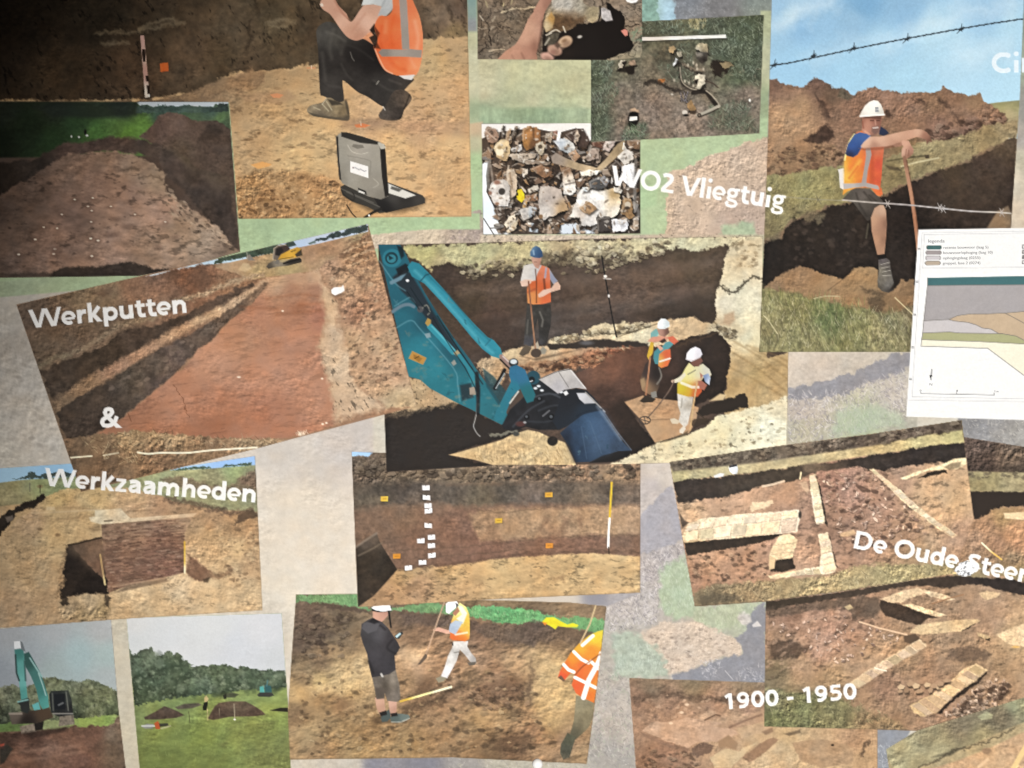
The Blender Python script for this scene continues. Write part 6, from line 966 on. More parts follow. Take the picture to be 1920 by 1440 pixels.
    fill('1200 1372 1250 1392 1292 1404 1290 1410 1250 1400 1206 1380', '86624a', f=2, a=.9); fill('1296 1404 1316 1392 1340 1398 1330 1414 1308 1418 1296 1414', '6d5240', f=3, wob=(7, 3), t='e 6 .4 3'); fill('1346 1390 1366 1378 1384 1394 1380 1406 1360 1400 1348 1404', '94704f', f=3)
    st('1390 1420 1430 1392 1450 1382 1460 1386 1440 1406 1416 1424 1404 1430', '8f6a4c'); st('1330 1420 1360 1404 1384 1408 1420 1390 1400 1410 1370 1440 1340 1440', 'b89a70'); st('1380 1366 1420 1356 1450 1362 1440 1372 1410 1380 1390 1384', 'b08c66'); fill('1428 1372 1448 1364 1450 1372 1436 1378', '7a5a42', f=3, a=.7); st('1484 1392 1540 1386 1600 1400 1600 1430 1540 1440 1500 1425', '9f7d5a'); fill('1470 1376 1500 1368 1502 1374 1480 1380', '544230', f=3, a=.7)
    stroke('1615 1416 1620 1400 1628 1388', 5, '4a382a', f=4, a=.7, wob=(7, 4)); dot(1561, 1397, 3, 2, '3a2c22', f=1.5)
    scatter('1190 1300 1420 1306 1300 1345 1200 1350', 60, (1.2, 3), '5f4636 b89474 6f5240', 5, a=.6); scatter('1200 1400 1290 1410 1330 1440 1210 1440', 40, (1.5, 4), '6d4e3a a07c5e', 6, a=.6, shade=.4)
    for x, y in ((1288, 1321), (1278, 1336), (1258, 1356)): dot(x, y, 4, 2.4, 'd0ae8c', f=1.6, p=part('stone'))

    photo('cellar_ruins_photograph', '1436 1127.5 1560 1112 1660 1096 1786 1076 1794 1056 1816 1050 1840 1056 1846 1077 1880 1080 1995 1112 1995 1290 1920 1310 1720 1370 1640 1367.5 1433 1362', '80604a',
          'photograph of pale foundation walls and rubble crossing a brown excavation below the yellow rod')
    s = part('soil'); fill('1430 1070 2000 1070 2000 1380 1430 1380', '1480 1160 7d5c48 1520 1150 8f6c56 1560 1180 946e58 1460 1200 8a6a50 1540 1220 9a745c 1600 1180 8a664e 1500 1250 8f6e50 1460 1260 6d5c42 1560 1270 957450 1640 1230 a07c5a 1700 1230 8d6c4c 1660 1290 80604a 1740 1260 8a684c 1620 1320 8c6a4c 1680 1340 86664a 1780 1200 8a6c50 1850 1160 8d6e54 1820 1240 866648 1880 1240 8f7050 1760 1310 8d6a50 1850 1290 8a6a4e 1900 1200 a98a64 1480 1330 6d6244 1540 1330 6a5e42 1450 1340 666040', f=2, p=s, t='n 20 .12 3;e 8 .22 5;n 6 .07 4;s 14 .2 8 -15 2')
    fill('1786 1084 1790 1050 1850 1050 1850 1084', '1790 1060 86704e 1840 1060 86704e 1815 1078 80704c', f=2, t='n 7 .14 3')
    d = part('shadow_band'); fill('1432 1128 1560 1112 1620 1104 1640 1098 1700 1088 1780 1080 1820 1082 1900 1086 2000 1112 2000 1140 1920 1116 1880 1108 1840 1096 1800 1096 1780 1104 1740 1098 1690 1100 1660 1106 1640 1112 1600 1120 1560 1124 1500 1134 1432 1146', '1480 1134 33291f 1560 1118 382d24 1700 1092 3a2f26 1780 1090 362b23 1850 1092 2a2320 1910 1106 2a2320', f=3, p=d, wob=(8, 2), t='n 8 .16 3')
    fill('1435 1142 1520 1130 1590 1120 1650 1118 1652 1140 1640 1158 1600 1160 1590 1140 1520 1146 1440 1160', '4a3c30', f=6, a=.75, wob=(9, 5), t='e 8 .5 3'); fill('1583 1138 1594 1133 1600 1140 1590 1144', 'a08860', f=2); fill('1436 1205 1480 1195 1520 1215 1500 1232 1450 1236', '33271f', f=7, a=.65, wob=(9, 5), t='e 7 .5 3')
    for l in ('1440 1180 1500 1165 1560 1155', '1460 1215 1520 1190 1580 1170', '1480 1180 1540 1160'): stroke(l, 4, 'b08a70', f=6, a=.4, sm=1, wob=(9, 5))
    scatter('1440 1160 1600 1140 1680 1180 1560 1250 1440 1280', 90, (1.2, 3.4), 'b08c70 5c4232 9c7a60 4d382a', 5, a=.55, el=2, ang=-20)
    def wall(q, c, shade=None, joints=(), nm='wall_foundation'):
        if shade: fill(shade, '31261e', f=2.5, wob=(8, 2), t='n 7 .15 3')
        k = part(nm); fill(q, c, f=2.4, p=k, wob=(5, 1), t='n 12 .09 3;n 4 .09 5;e 6 .16 7')
        for j in joints: stroke(j, 1.3, '8f7050', f=1.6, a=.5, wob=(6, 1.2))
        CV.last = k
    wall('1650 1124 1690 1108 1720 1102 1740 1108 1724 1116 1700 1124 1690 1130 1670 1130', 'bb9c74', None, (), 'stone_wall'); wall('1722 1104 1744 1108 1780 1118 1790 1124 1776 1126 1744 1118', 'c6a880', None, ('1750 1110 1748 1116', '1768 1116 1764 1122'))
    wall('1650 1126 1684 1132 1720 1144 1758 1158 1740 1160 1725 1172 1690 1164 1660 1154 1650 1140', '3a2c22', None, (), 'shaded_wall_face'); wall('1692 1134 1708 1132 1740 1142 1776 1154 1760 1156 1720 1146', 'c9ac80', None, ('1704 1134 1710 1142', '1722 1138 1728 1147', '1742 1144 1748 1153'))
    wall('1706 1186 1720 1172 1760 1166 1800 1162 1834 1160 1838 1164 1800 1184 1760 1188 1730 1190', '1740 1180 b8986c 1800 1172 b49468', '1800 1182 1834 1164 1830 1170 1806 1184', (), 'stone_wall'); fill('1694 1192 1716 1188 1726 1198 1710 1208 1696 1204', '54402f', f=3)
    stroke('1612 1166 1650 1178 1700 1190', 3, 'c4a07c', f=1.4, p=part('wooden_lath')); stroke('1748 1132 1780 1122 1806 1115', 3, '8a6242', f=1.6, p=part('wooden_lath'))
    wall('1592 1280 1620 1262 1660 1236 1700 1212 1724 1198 1738 1210 1716 1226 1680 1244 1640 1270 1610 1292', '1620 1270 bc9e78 1660 1245 c2a47c 1710 1215 c4a67e 1600 1284 b5966c', None, ('1640 1252 1660 1258', '1664 1236 1684 1244', '1688 1220 1708 1230'))
    stones('1594 1281 1640 1251 1722 1200', '1610 1290 1660 1258 1736 1211', 9, 'b89c7c', CV.last, 9)
    stroke('1640 1252 1652 1256 1662 1258', 2, 'e0ccb0', f=1.5)
    wall('1706 1322 1740 1306 1780 1280 1806 1254 1830 1244 1852 1256 1830 1276 1790 1302 1756 1336 1730 1344 1712 1336', '1730 1325 bb9866 1770 1300 c09c6c 1820 1260 bc9a6c', '1756 1336 1790 1304 1830 1276 1852 1256 1850 1264 1826 1288 1790 1314 1762 1338', ('1740 1306 1764 1316', '1762 1292 1784 1302', '1786 1276 1804 1288', '1800 1262 1822 1274', '1814 1250 1838 1262', '1726 1316 1744 1330'))
    stones('1708 1323 1740 1307 1782 1280 1828 1246', '1736 1342 1758 1334 1792 1301 1850 1257', 9, 'b89872', CV.last, 10)
    R = random.Random(5)
    for x, y in ((1690, 1288), (1708, 1282), (1718, 1286), (1700, 1294), (1739, 1284), (1724, 1296), (1752, 1286), (1770, 1278), (1760, 1290), (1688, 1296), (1776, 1276), (1764, 1282), (1745, 1294)):
        w2 = R.uniform(4, 9); h2 = R.uniform(3, 6); q = [x-w2, y, x-w2*.3, y-h2, x+w2, y-h2*.4, x+w2*.6, y+h2*.7, x-w2*.6, y+h2]
        fill(pts(q)+np.array([1, 4], np.float32), '30241b', f=3, a=.7); fill(q, R.choice(('b3946e', '9a7858', 'a88664', '86664a')), f=1.6, p=part('stone'))
    wall('1868 1190 1900 1176 1925 1168 1990 1160 1990 1215 1925 1214 1886 1206', '1900 1195 c4a67c 1930 1190 c9ac84', None, ()); wall('1832 1186 1850 1190 1858 1196 1846 1198 1834 1192', 'ab8e64', '1834 1192 1858 1196 1856 1202 1838 1198', (), 'stone'); dot(1905, 1213, 7, 2, 'd0a050', f=2)
    wall('1836 1112 1850 1108 1876 1112 1870 1120 1852 1126 1840 1120', 'b8986e', None, (), 'stone_slab'); fill('1780 1220 1820 1210 1860 1226 1850 1236 1800 1240 1770 1234', '4d3d32', f=7, a=.6, wob=(8, 5), t='e 7 .5 3'); fill('1866 1300 1880 1288 1896 1296 1880 1310', '4a3a2e', f=4, a=.7)
    shards('1772 1340 1812 1306 1862 1272 1900 1280 1866 1322 1800 1345', 80, (1.5, 4), 'b3947a 7d6050 c4a488 98785f', 46, shade=.5)
    shards('1440 1170 1600 1150 1700 1200 1560 1260', 70, (1.2, 3), 'b3907a 75584a c4a288', 47, shade=.45)
    scatter('1780 1334 1812 1306 1862 1272 1900 1280 1866 1320 1790 1342', 90, (1.4, 4), '5f4636 a5846a 4a362a b89678', 6, a=.7, shade=.4)
    gb = part('foreground_grass'); fill('1430 1290 1480 1296 1530 1300 1580 1310 1620 1330 1680 1350 1700 1372 1430 1372', '1460 1310 6a6444 1500 1330 60603c 1560 1340 66603e 1640 1355 7a6244 1450 1350 5a5c38', f=9, p=gb, wob=(9, 6), t='e 7 .5 3;n 9 .18 5'); blades('1436 1290 1600 1310 1690 1356 1440 1360', 260, (3, 9), '8a8258 4d4a30 6a6a40 a0946a 3c3a28', 7, da=70, w=1.5, a=.6)
    r = part('yellow_rod'); stroke('1640 1098 1700 1088 1760 1078 1792 1074', 3.4, '1650 1096 d9c088 1720 1084 e6d6a8 1780 1076 d0b070', f=1.4, p=r)
    k = part('plastic_bag', label='crumpled clear plastic bag at the end of the rod'); fill('1790 1068 1800 1056 1816 1052 1832 1058 1838 1066 1826 1076 1808 1080 1794 1076', '1800 1065 cfd0d4 1820 1062 d8dade 1815 1075 a8a8ac', f=2.2, p=k, wob=(7, 4), t='e 6 .7 3;n 5 .15 4')

    photo('grassy_trench_photograph', '1662 1405 1690 1388 1720 1370 1920 1308 1995 1288 1995 1700 1700 1700', '8a7a55',
          'photograph of a grassy slope and sandy trench edge in the lower right corner')
    g = part('grass_slope'); fill('1650 1400 1720 1366 1920 1304 2000 1280 2000 1340 1920 1355 1840 1392 1780 1420 1710 1450 1680 1450', '1690 1410 8a805c 1740 1380 7d7354 1800 1360 6a5e48 1860 1330 625844 1900 1320 7c7c5c 1760 1400 887c58 1880 1345 665a44 1840 1385 7d7250', f=3, p=g, t='n 12 .16 3 -25 2;e 7 .25 5'); fill('1832 1344 1850 1334 1862 1340 1860 1348 1840 1350', '8a8460', f=2.5)
    fill('1720 1440 1780 1415 1840 1388 1900 1362 2000 1330 2000 1350 1920 1378 1850 1405 1790 1430 1760 1445', '94805a', f=4, t='n 8 .12 3'); stroke('1720 1440 1760 1424 1790 1408 1850 1390 1900 1366', 4, '4d4230', f=3, a=.7, wob=(8, 4)); fill('1746 1420 1790 1405 1810 1400 1780 1418', '3f382a', f=4, a=.6)
    t = part('trench_floor'); fill('1735 1445 1790 1428 1850 1405 1920 1372 2000 1345 2000 1700 1700 1700', '1800 1440 a8825c 1860 1420 aa845c 1900 1400 a8845f 1850 1440 b08a62', f=4, p=t, t='n 14 .08 3;n 5 .08 4'); dot(1850, 1408, 9, 6, '84664a', f=3); stroke('1835 1438 1852 1424', 6, 'c09a70', f=3); stroke('1896 1450 1912 1420 1926 1396', 10, 'c6a468', f=2.5, p=part('pale_beam'))
def paint_11_red_trench():
    photo('red_trench_photograph', '31 571 690 420 781 761 722 777 480 841 320 881 152 922', '9c7050',
          'tilted photograph of a long red earth trench floor with a yellow excavator behind')
    f = part('field'); fill('400 498 470 480 525 468 690 432 720 520 600 507 500 520 440 540 380 520', '440 500 b08a62 480 505 ad8f5c 470 490 a97c54 540 500 a08a5c 580 470 a67a56 620 470 a5754f 680 445 a38c60 660 480 a8805c 620 490 ae8a62 420 495 b28c66', f=3, p=f, t='n 14 .1 3 -14 2;n 5 .07 4')
    s = part('sky'); fill('260 521 690 418 690 434 600 456 560 464 520 472 430 492 395 496 360 503 300 515', '300 508 cfdde4 400 486 b5d0e2 600 450 b3bfd2 560 458 a9bdd8', f=1.5, p=s)
    t = part('tree_line')
    fill('400 492 412 483 450 472 480 466 520 456 524 462 526 470 480 480 430 488 402 496', '3d4d3c', f=1.8, p=t, wob=(5, 2), t='n 5 .16 3')
    fill('534 458 540 453 550 452 556 460 540 464', '3c4c46', f=1.6, p=t)
    fill('590 454 594 447 602 444 612 445 620 437 632 434 640 436 652 430 662 424 672 426 686 419 692 432 650 441 610 450', '3a4644', f=1.6, p=t, wob=(5, 2), t='n 5 .14 3')
    fill('578 456 590 451 592 455 580 459', '5c7068', f=1.6, p=t)
    # spoil and banks on the left
    b = part('spoil_bank')
    fill('31 571 240 522 268 517 300 512 330 503 350 502 380 494 396 496 430 510 470 525 500 520 470 560 400 620 300 690 140 800 120 830 100 790', '60 590 6d5644 120 600 70553f 160 570 8a6c4c 200 545 8a6e50 250 540 8f6549 300 530 85604a 350 520 7d5138 390 510 82583f 430 520 936848 150 650 6e5642 230 620 6b5440 100 650 6a5440 300 570 8a654c 80 690 66523f', f=3, p=b, wob=(12, 3), t='n 18 .14 3;e 8 .3 5;n 5 .1 3')
    for q in ('180 550 200 535 212 545 196 560', '300 515 330 505 345 520 320 530', '345 520 370 500 400 520 390 545 360 540'): fill(q, '5d4232', f=9, a=.5, wob=(9, 5), t='e 7 .3 3')
    stroke('68 690 100 672 130 664 165 648 200 628 225 608 270 600 300 590 330 566 380 552 420 535 460 522 490 515', 9, '70 685 7d6a50 200 628 8a7258 300 595 947858 400 545 a58664', f=7, sm=1, wob=(7, 4), t='e 5 .4 4')
    d = part('ditch')
    fill('76 698 125 676 200 646 230 620 300 608 345 592 380 570 420 552 470 530 480 534 440 560 380 590 320 620 262 655 200 690 150 720 104 762', '100 720 4a3b2f 180 670 453629 280 625 4d3c30 330 605 4a392d 400 565 5b4536', f=4, p=d, wob=(10, 4), t='n 10 .2 4;e 7 .15 3')
    r = part('ridge')
    fill('98 752 150 716 200 690 262 655 320 620 380 590 440 560 480 534 500 522 504 530 470 560 420 590 370 612 300 650 240 690 180 724 110 790', '110 770 7d634a 160 722 8f6c4c 220 690 a4785a 270 655 b08260 330 620 b28660 380 592 b89068 440 560 b5906c 490 530 c09a74', f=8, p=r, wob=(8, 4), t='e 6 .3 5;n 12 .12 3')
    w = part('trench_wall')
    fill('104 776 150 742 190 722 240 690 300 655 345 632 400 600 450 566 486 536 500 528 500 540 470 572 420 610 396 640 368 658 330 700 285 736 230 784 178 816 124 824', '140 780 45382e 200 740 4a3d33 250 710 544638 290 690 5d4c3e 330 670 5f4c42 370 640 604d40 430 590 5d4838 490 535 86664c 170 805 40332a 300 720 5a4a42', f=4, p=w, wob=(9, 3), t='n 11 .2 4;e 8 .25 6')
    scatter('180 740 300 665 420 590 440 600 360 650 290 720', 80, (1.5, 4.5), '75604e 8a7260 3f332a 6b584a', 4, a=.5, el=1.6, ang=-35)
    fl = part('trench_floor')
    fill('500 540 506 522 560 512 600 507 606 560 610 600 603 620 598 650 612 700 622 740 640 775 632 795 600 806 540 823 480 822 400 822 320 815 250 812 178 816 230 784 285 740 312 714 345 690 370 656 396 640 425 608 470 570', '520 525 ba906b 560 520 b88c69 590 520 bb9472 550 545 a37153 590 545 a47155 480 580 ab7051 560 580 a16647 600 590 a36951 450 640 b37956 560 640 b07658 400 680 b88060 500 700 b67c5d 590 700 b3795a 320 730 af7658 400 760 ae7050 500 770 ab6d4f 600 770 af7454 260 790 a56a4b 400 805 a16547 560 810 a56c50', f=3, p=fl, wob=(10, 2.5), t='n 40 .05 3 -8 2;n 8 .03 5 -10 4;s 7 .07 6 -10 5')
    stroke('326 722 334 735 345 750 348 770 355 785', 1.6, '7d4a30', a=.7, sm=1, wob=(8, 3)); stroke('240 775 246 790', 1.8, '6d4029', a=.6)
    for l in ('500 560 560 552 596 556', '520 590 600 582', '560 572 606 568', '450 575 520 580'): stroke(l, 4, '8c5233', f=6, a=.4, sm=1)
    for x, y in ((448, 707), (604, 710), (530, 583), (605, 795), (612, 793)): dot(x, y, 3.5 if x == 448 else 2.2, 1.6, 'e6cdb0', f=1.5, p=part('stone'))
    sd = part('sand_edge')
    fill('585 508 600 505 606 530 622 548 634 572 636 610 648 640 660 660 660 700 672 725 700 745 725 765 640 785 630 795 622 740 612 700 598 650 603 620 612 600 606 570 600 520', '595 515 c29c78 612 570 bd9a74 625 600 c2a27e 615 640 bd9a76 640 680 c6a682 650 720 c2a07c 650 770 c09c78 690 760 c2a07c 610 620 c09c78', f=12, p=sd, wob=(10, 5), t='n 14 .08 3;s 9 .3 6 60 2;e 6 .08 5')
    rs = part('churned_soil')
    fill('690 432 720 500 765 700 785 765 725 765 700 745 672 725 655 690 655 655 640 620 638 580 640 555 625 540 606 525 600 505 610 492 640 475 670 452', '620 500 b08462 660 470 9d7550 690 480 a2754f 650 520 b58c66 690 520 a57e5a 700 560 a97a58 670 590 a87656 700 610 b08560 660 640 b58e66 720 650 b5916c 690 680 ad8460 680 730 b08a66 740 700 b28a68 750 750 b59a72', f=5, p=rs, wob=(12, 4), t='n 16 .14 3;e 8 .3 5;s 8 .25 7 -30 2')
    for l in ('645 470 670 455 695 448', '640 480 670 468 705 462', '650 492 690 478 712 478', '660 505 700 492', '648 455 690 440', '640 505 680 520 712 530'): stroke(l, 4, '6d4a34', f=4, a=.6, sm=1, wob=(7, 4)); 
    for l in ('645 475 672 460 698 453', '645 487 680 473 706 468', '650 498 690 485'): stroke(l, 2.5, 'cca880', f=2.5, a=.7, sm=1, wob=(7, 3))
    scatter('610 500 690 440 770 720 700 740 660 680 640 580', 150, (1.2, 3.2), '6d4c36 7d5a40 c9a680 5c4030', 7, a=.6, el=1.6, ang=-20)
    # white sack
    dot(634, 552, 14, 4, '6a4c38', f=4, a=.5)
    fill('621 544 626 539 640 538 644 534 646 545 640 549 628 554 622 550', '628 546 f2f0ee 640 543 e0dcd8', f=1.5, p=part('sack'))
    # excavator
    e = part('excavator', label='yellow tracked excavator at the far end of the field')
    k = part('track', e); fill('499 500 503 494 514 488 530 492 545 486 562 483 566 487 565 492 540 498 520 500 504 504', '505 500 4a4238 520 494 8a7c68 550 490 302c28', f=1.5, p=k)
    fill('514 494 520 484 526 484 522 496', '6f675c', f=1.4, p=e); stroke('532 494 562 486', 3, '1f1c1a', f=1.5)
    k = part('cab', e); fill('511 486 513 466 520 460 536 458 544 466 536 478 524 488', '516 476 6a5c50 528 466 3f2f28', f=1.4, p=k); fill('516 478 518 466 528 464 532 470 524 480', '2a2422', f=1.5); stroke('512 486 514 466 521 461 536 459', 1.8, 'a5947c', f=1.2)
    k = part('body', e); fill('521 487 527 477 545 468 557 463 565 467 567 479 553 483 538 486', '530 481 d09a30 545 475 e2ac3a 560 470 c4922e', f=1.4, p=k); fill('553 477 565 467 567 479 556 482', '42372a', f=1.4); stroke('546 472 554 469', 1.8, '6a5020', f=1.2); stroke('524 486 550 482', 1.6, '5a4420', f=1.2, a=.7)
    k = part('bucket', e); fill('461 482 468 476 472 482 478 488 466 488', '7f7468', f=1.5, p=k); stroke('463 474 464 484', 1.5, 'a09484')
    fill('446 506 456 493 466 494 472 504 460 510', 'c9a878', f=3, a=.8)
    # foreground clods, straw and white rope
    c = part('foreground_clods')
    fill('120 824 178 814 230 812 250 806 300 812 330 814 400 820 480 822 540 826 480 845 320 885 140 930', '140 840 70563e 180 820 86684a 240 810 a08058 310 815 a5845c 400 830 8a6848 480 828 9c7c58 300 860 7d5c40 200 870 7a5a3e', f=3, p=c, wob=(8, 4), t='e 8 .4 5;n 12 .16 3')
    blades('150 822 240 812 330 812 345 850 300 870 220 870 160 850', 190, (5, 13), 'b59a6c c9ae80 8a6c48 6a4f34 5a422c', 5, da=80, w=1.6, a=.8)
    blades('340 822 480 820 540 828 480 838 380 850', 90, (4, 10), 'a58a62 6a4f34 c0a47a', 6, da=80, w=1.6, a=.8)
    blades('555 815 580 812 582 812 560 818', 20, (5, 10), 'e0ceb0', 7, da=50)
    fill('240 905 320 880 322 884 250 912', '8f9a60', f=3)
    r = part('rope'); stroke('133 858 172 855', 3, 'e3d4b0', f=1.4, p=r); stroke('194 854 222 849', 2.6, 'd9c8a2', f=1.4, p=r, a=.85); stroke('258 848 278 851 300 849 350 849 400 844 482 839', 3.2, 'ecdfbe', f=1.4, p=r, sm=1)

def paint_12_worker():
    photo('worker_on_trench_edge_photograph', '1458 -330 1935 -330 1919 20 1912 190 1895 430 1885 660 1424 660 1438 320 1447 0', '7d6248',
          'photograph of a worker in a white helmet sitting on a trench edge under barbed wire')
    s = part('sky'); fill('1400 -330 1960 -330 1960 260 1400 260', '1460 10 8db9da 1500 50 7fb2da 1600 40 86b5d8 1620 10 6ea6d2 1700 20 7fb0d6 1850 20 8ab8da 1750 60 a3cbe0 1650 80 97c4e0 1500 120 8fc0e0 1600 140 95c6e4 1800 120 a6cfe6 1900 60 9fcae2 1900 160 a4cfe6 1700 160 9ccbe4 1480 30 a3c8de', f=2, p=s, t='n 90 .035 3 -20 2.5;n 3 .02 4')
    for q, a in (('1440 60 1480 20 1530 -10 1600 -30 1560 10 1500 45', .4), ('1640 80 1700 40 1800 10 1900 -10 1900 20 1800 50 1700 80 1650 100', .3), ('1500 110 1580 70 1660 60 1600 90 1530 120', .2), ('1780 90 1900 70 1910 110 1800 125', .25)): fill(q, 'd9e6ec', f=34, a=a, wob=(30, 16))
    fd = part('field'); fill('1840 196 1870 192 1920 187 1915 222 1905 262 1860 250 1880 216', '1880 198 8f8a58 1900 200 8a8656 1895 212 b3a070 1880 225 a8926a 1900 235 9c8660', f=2, p=fd, t='n 8 .08 3 0 3')
    h = part('spoil_heap')
    fill('1430 150 1455 148 1466 155 1502 164 1516 154 1528 146 1540 148 1550 156 1562 164 1576 165 1588 170 1598 178 1612 171 1630 166 1641 164 1655 169 1675 172 1700 174 1724 173 1750 173 1762 170 1770 163 1778 165 1788 174 1810 177 1830 178 1837 175 1843 188 1866 202 1884 216 1890 228 1870 240 1820 262 1760 278 1700 310 1640 330 1560 330 1430 335', '1450 160 7d5a46 1480 180 8a654c 1530 155 6f5040 1500 200 a07a56 1470 220 a67f5a 1460 270 9c7350 1500 250 a17853 1540 200 7a5640 1560 180 68503e 1600 200 845f48 1650 180 8c6650 1700 200 8f6850 1750 190 8a6548 1780 180 7d5a42 1830 190 8e6a4a 1800 220 8c664c 1850 215 8a644a 1700 240 8d664c 1760 240 8a6450 1820 240 866250 1540 300 8f6b4a 1480 310 8a6848 1580 270 86634a 1600 240 8a644c 1700 280 80643f', f=2.2, p=h, wob=(8, 3), t='n 20 .1 3;e 7 .28 5;n 5 .08 4')
    fill('1574 170 1578 163 1586 172 1600 182 1590 188 1570 182', '5c5240', f=4, a=.8, t='n 4 .25 3')
    for q, a in (('1508 262 1530 248 1548 232 1560 240 1562 256 1550 268 1530 270', .85), ('1528 176 1546 196 1556 220 1548 226 1540 208', .6), ('1660 208 1672 210 1678 218 1664 222', .7), ('1712 184 1722 186 1740 194 1730 198', .6), ('1760 180 1772 190 1784 200 1776 200 1764 194', .6), ('1785 210 1800 222 1816 230 1800 236', .5), ('1462 316 1474 320 1468 328 1460 326', .7), ('1510 290 1530 280 1530 300 1512 304', .4)):
        fill(q, '3a2820', f=5, a=a, wob=(8, 4), t='n 6 .2 3')
    fill('1445 200 1490 178 1515 186 1540 200 1548 228 1520 248 1490 262 1450 290 1440 260', 'b08a64', f=16, a=.35, t='e 8 .2 5')
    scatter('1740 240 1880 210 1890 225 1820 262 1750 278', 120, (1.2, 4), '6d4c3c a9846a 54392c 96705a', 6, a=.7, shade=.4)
    scatter('1440 280 1580 270 1580 325 1440 330', 110, (1.2, 4), '6d4c38 b08a62 553a2a 9a7350', 7, a=.65, shade=.35)
    g = part('grass_bank')
    fill('1430 330 1470 328 1520 318 1580 310 1660 300 1720 268 1790 258 1860 232 1905 228 1905 258 1860 275 1800 305 1750 322 1700 342 1650 366 1600 376 1545 388 1505 405 1476 418 1462 440 1430 448', '1450 350 8a8050 1500 360 8c8450 1540 345 908652 1580 360 857a4a 1460 400 857a50 1500 395 7d7048 1440 430 7a6c46 1700 300 8c7c52 1740 280 94845a 1800 270 8c7850 1860 250 8a744c 1680 330 7a6a44 1880 240 927c56 1760 300 8a7850', f=4, p=g, wob=(9, 4), t='n 8 .16 4;e 5 .22 5;n 22 .08 6')
    blades('1436 332 1580 320 1580 370 1500 392 1440 420', 260, (4, 9), 'a39a62 77703e b5aa74 6a6238', 8, da=50, w=1.5, a=.55)
    stroke('1664 302 1700 296 1735 292', 3, '4a4028', f=3, a=.8); stroke('1690 312 1720 304 1760 296', 3, 'b9ac80', f=1.8, p=part('wooden_lath')); fill('1734 291 1742 290 1742 297 1735 297', '4a3c2c', f=1.6, p=part('box'))
    fill('1660 310 1684 314 1690 320 1668 318', '4a3d2c', f=3, a=.7)
    p = part('pit')
    fill('1905 256 1880 268 1860 278 1830 296 1800 308 1770 316 1745 326 1715 340 1690 350 1665 364 1640 374 1600 378 1560 384 1545 392 1510 408 1488 412 1474 428 1466 446 1432 452 1420 660 1890 660 1905 400', '1600 400 2a211b 1500 430 28201a 1480 480 241c17 1750 340 33261f 1850 320 3f3028 1850 370 332720 1700 420 231b17 1650 480 261e19 1880 270 54412f 1780 320 453627 1690 500 281f1a 1440 480 201a16', f=4, p=p, wob=(8, 4), t='n 12 .18 4;n 5 .1 3')
    scatter('1500 420 1620 390 1640 500 1450 500', 60, (1.5, 4), '4a3c32 54443a 3a2e26', 31, a=.5, f=3); fill('1740 340 1860 300 1890 300 1880 390 1760 400', '453629', f=30, a=.5, t='n 9 .25 3')
    fill('1500 405 1530 392 1548 400 1536 424 1526 412 1510 414', '6d5e44', f=5, a=.75, wob=(8, 4), t='e 6 .4 3')
    fill('1432 448 1450 440 1466 430 1462 446 1450 452', '6a5c42', f=4, a=.7, t='e 5 .4 3')
    fill('1870 396 1890 386 1897 400 1895 430 1860 430 1850 428', '1880 410 8a6a4a 1890 395 75604a', f=4, p=part('sunlit_soil'))
    m = part('loose_soil')
    fill('1432 540 1445 528 1465 514 1490 502 1502 500 1520 505 1550 515 1582 524 1590 516 1602 504 1614 501 1632 500 1646 506 1650 530 1662 546 1680 536 1690 526 1715 524 1715 600 1660 620 1540 600 1430 570', '1480 525 94704c 1500 510 8f6c4a 1540 540 9a744c 1600 540 9c764c 1630 515 96744c 1600 570 946e48 1690 545 8c6844 1460 545 86684a 1660 570 7d6040', f=3, p=m, wob=(9, 3), t='n 14 .1 3;e 7 .18 5')
    for q in ('1628 560 1650 555 1658 570 1652 590 1630 590', '1612 538 1640 545 1660 548 1650 556 1625 548'): fill(q, '53402c', f=5, a=.7, wob=(7, 4), t='e 6 .4 3')
    stroke('1552 545 1580 524', 2, '6a4e34', a=.6)
    gr = part('foreground_grass')
    fill('1420 545 1432 536 1450 545 1480 548 1510 556 1560 566 1600 576 1630 580 1660 590 1715 570 1715 665 1420 665', '1440 560 857c4c 1500 590 6e6a3e 1550 580 66703c 1560 600 586338 1450 620 847a4e 1600 620 7f7a48 1680 600 7d7450 1650 640 8a8256 1520 640 857e50 1700 580 6a5c40', f=7, p=gr, wob=(10, 5), t='n 9 .2 4 70 2;n 4 .14 3')
    blades('1424 560 1500 560 1620 585 1712 585 1706 658 1424 658', 900, (6, 18), 'a39a66 8a8450 6a6a3a 4d5430 b8ae80 5c5034 c9be94', 9, da=38, w=1.5, a=.65)
    blades('1430 545 1620 572 1640 590 1430 570', 90, (8, 22), '7d783f 94905a 5c6030', 10, da=22, w=1.6, a=.8)
    stroke('1432 592 1440 600 1458 626', 1.6, 'cdbf90', a=.8, sm=1); stroke('1678 558 1695 574 1712 590', 2, 'd2c08c', a=.9, p=part('dry_stalk')); stroke('1526 560 1550 555 1575 556', 1.6, 'bfb080', a=.8, sm=1)
    # bucket and person
    b = part('bucket'); fill('1571 318 1582 315 1584 340 1582 356 1575 352 1573 325', 'd9d2ca', f=1.4, p=b)
    w = part('person', label='seated worker in white helmet, orange vest, shorts and boots holding a stick')
    sh = part('trousers', w)
    fill('1579 374 1600 352 1630 354 1642 364 1655 376 1658 385 1644 392 1632 412 1626 414 1612 396 1600 380', '1595 370 4d463e 1615 365 5a5048 1630 380 51483f 1640 390 453d36 1625 405 3a332d', f=1.5, p=sh, sm=0, t='n 9 .12 3')
    for l in ('1605 362 1612 385 1625 405', '1620 360 1635 378', '1630 366 1650 384'): stroke(l, 3, '2b2520', f=4, a=.6)
    stroke('1624 446 1628 420', 3, '544d3c', f=2, a=.7)
    lg = part('leg', w)
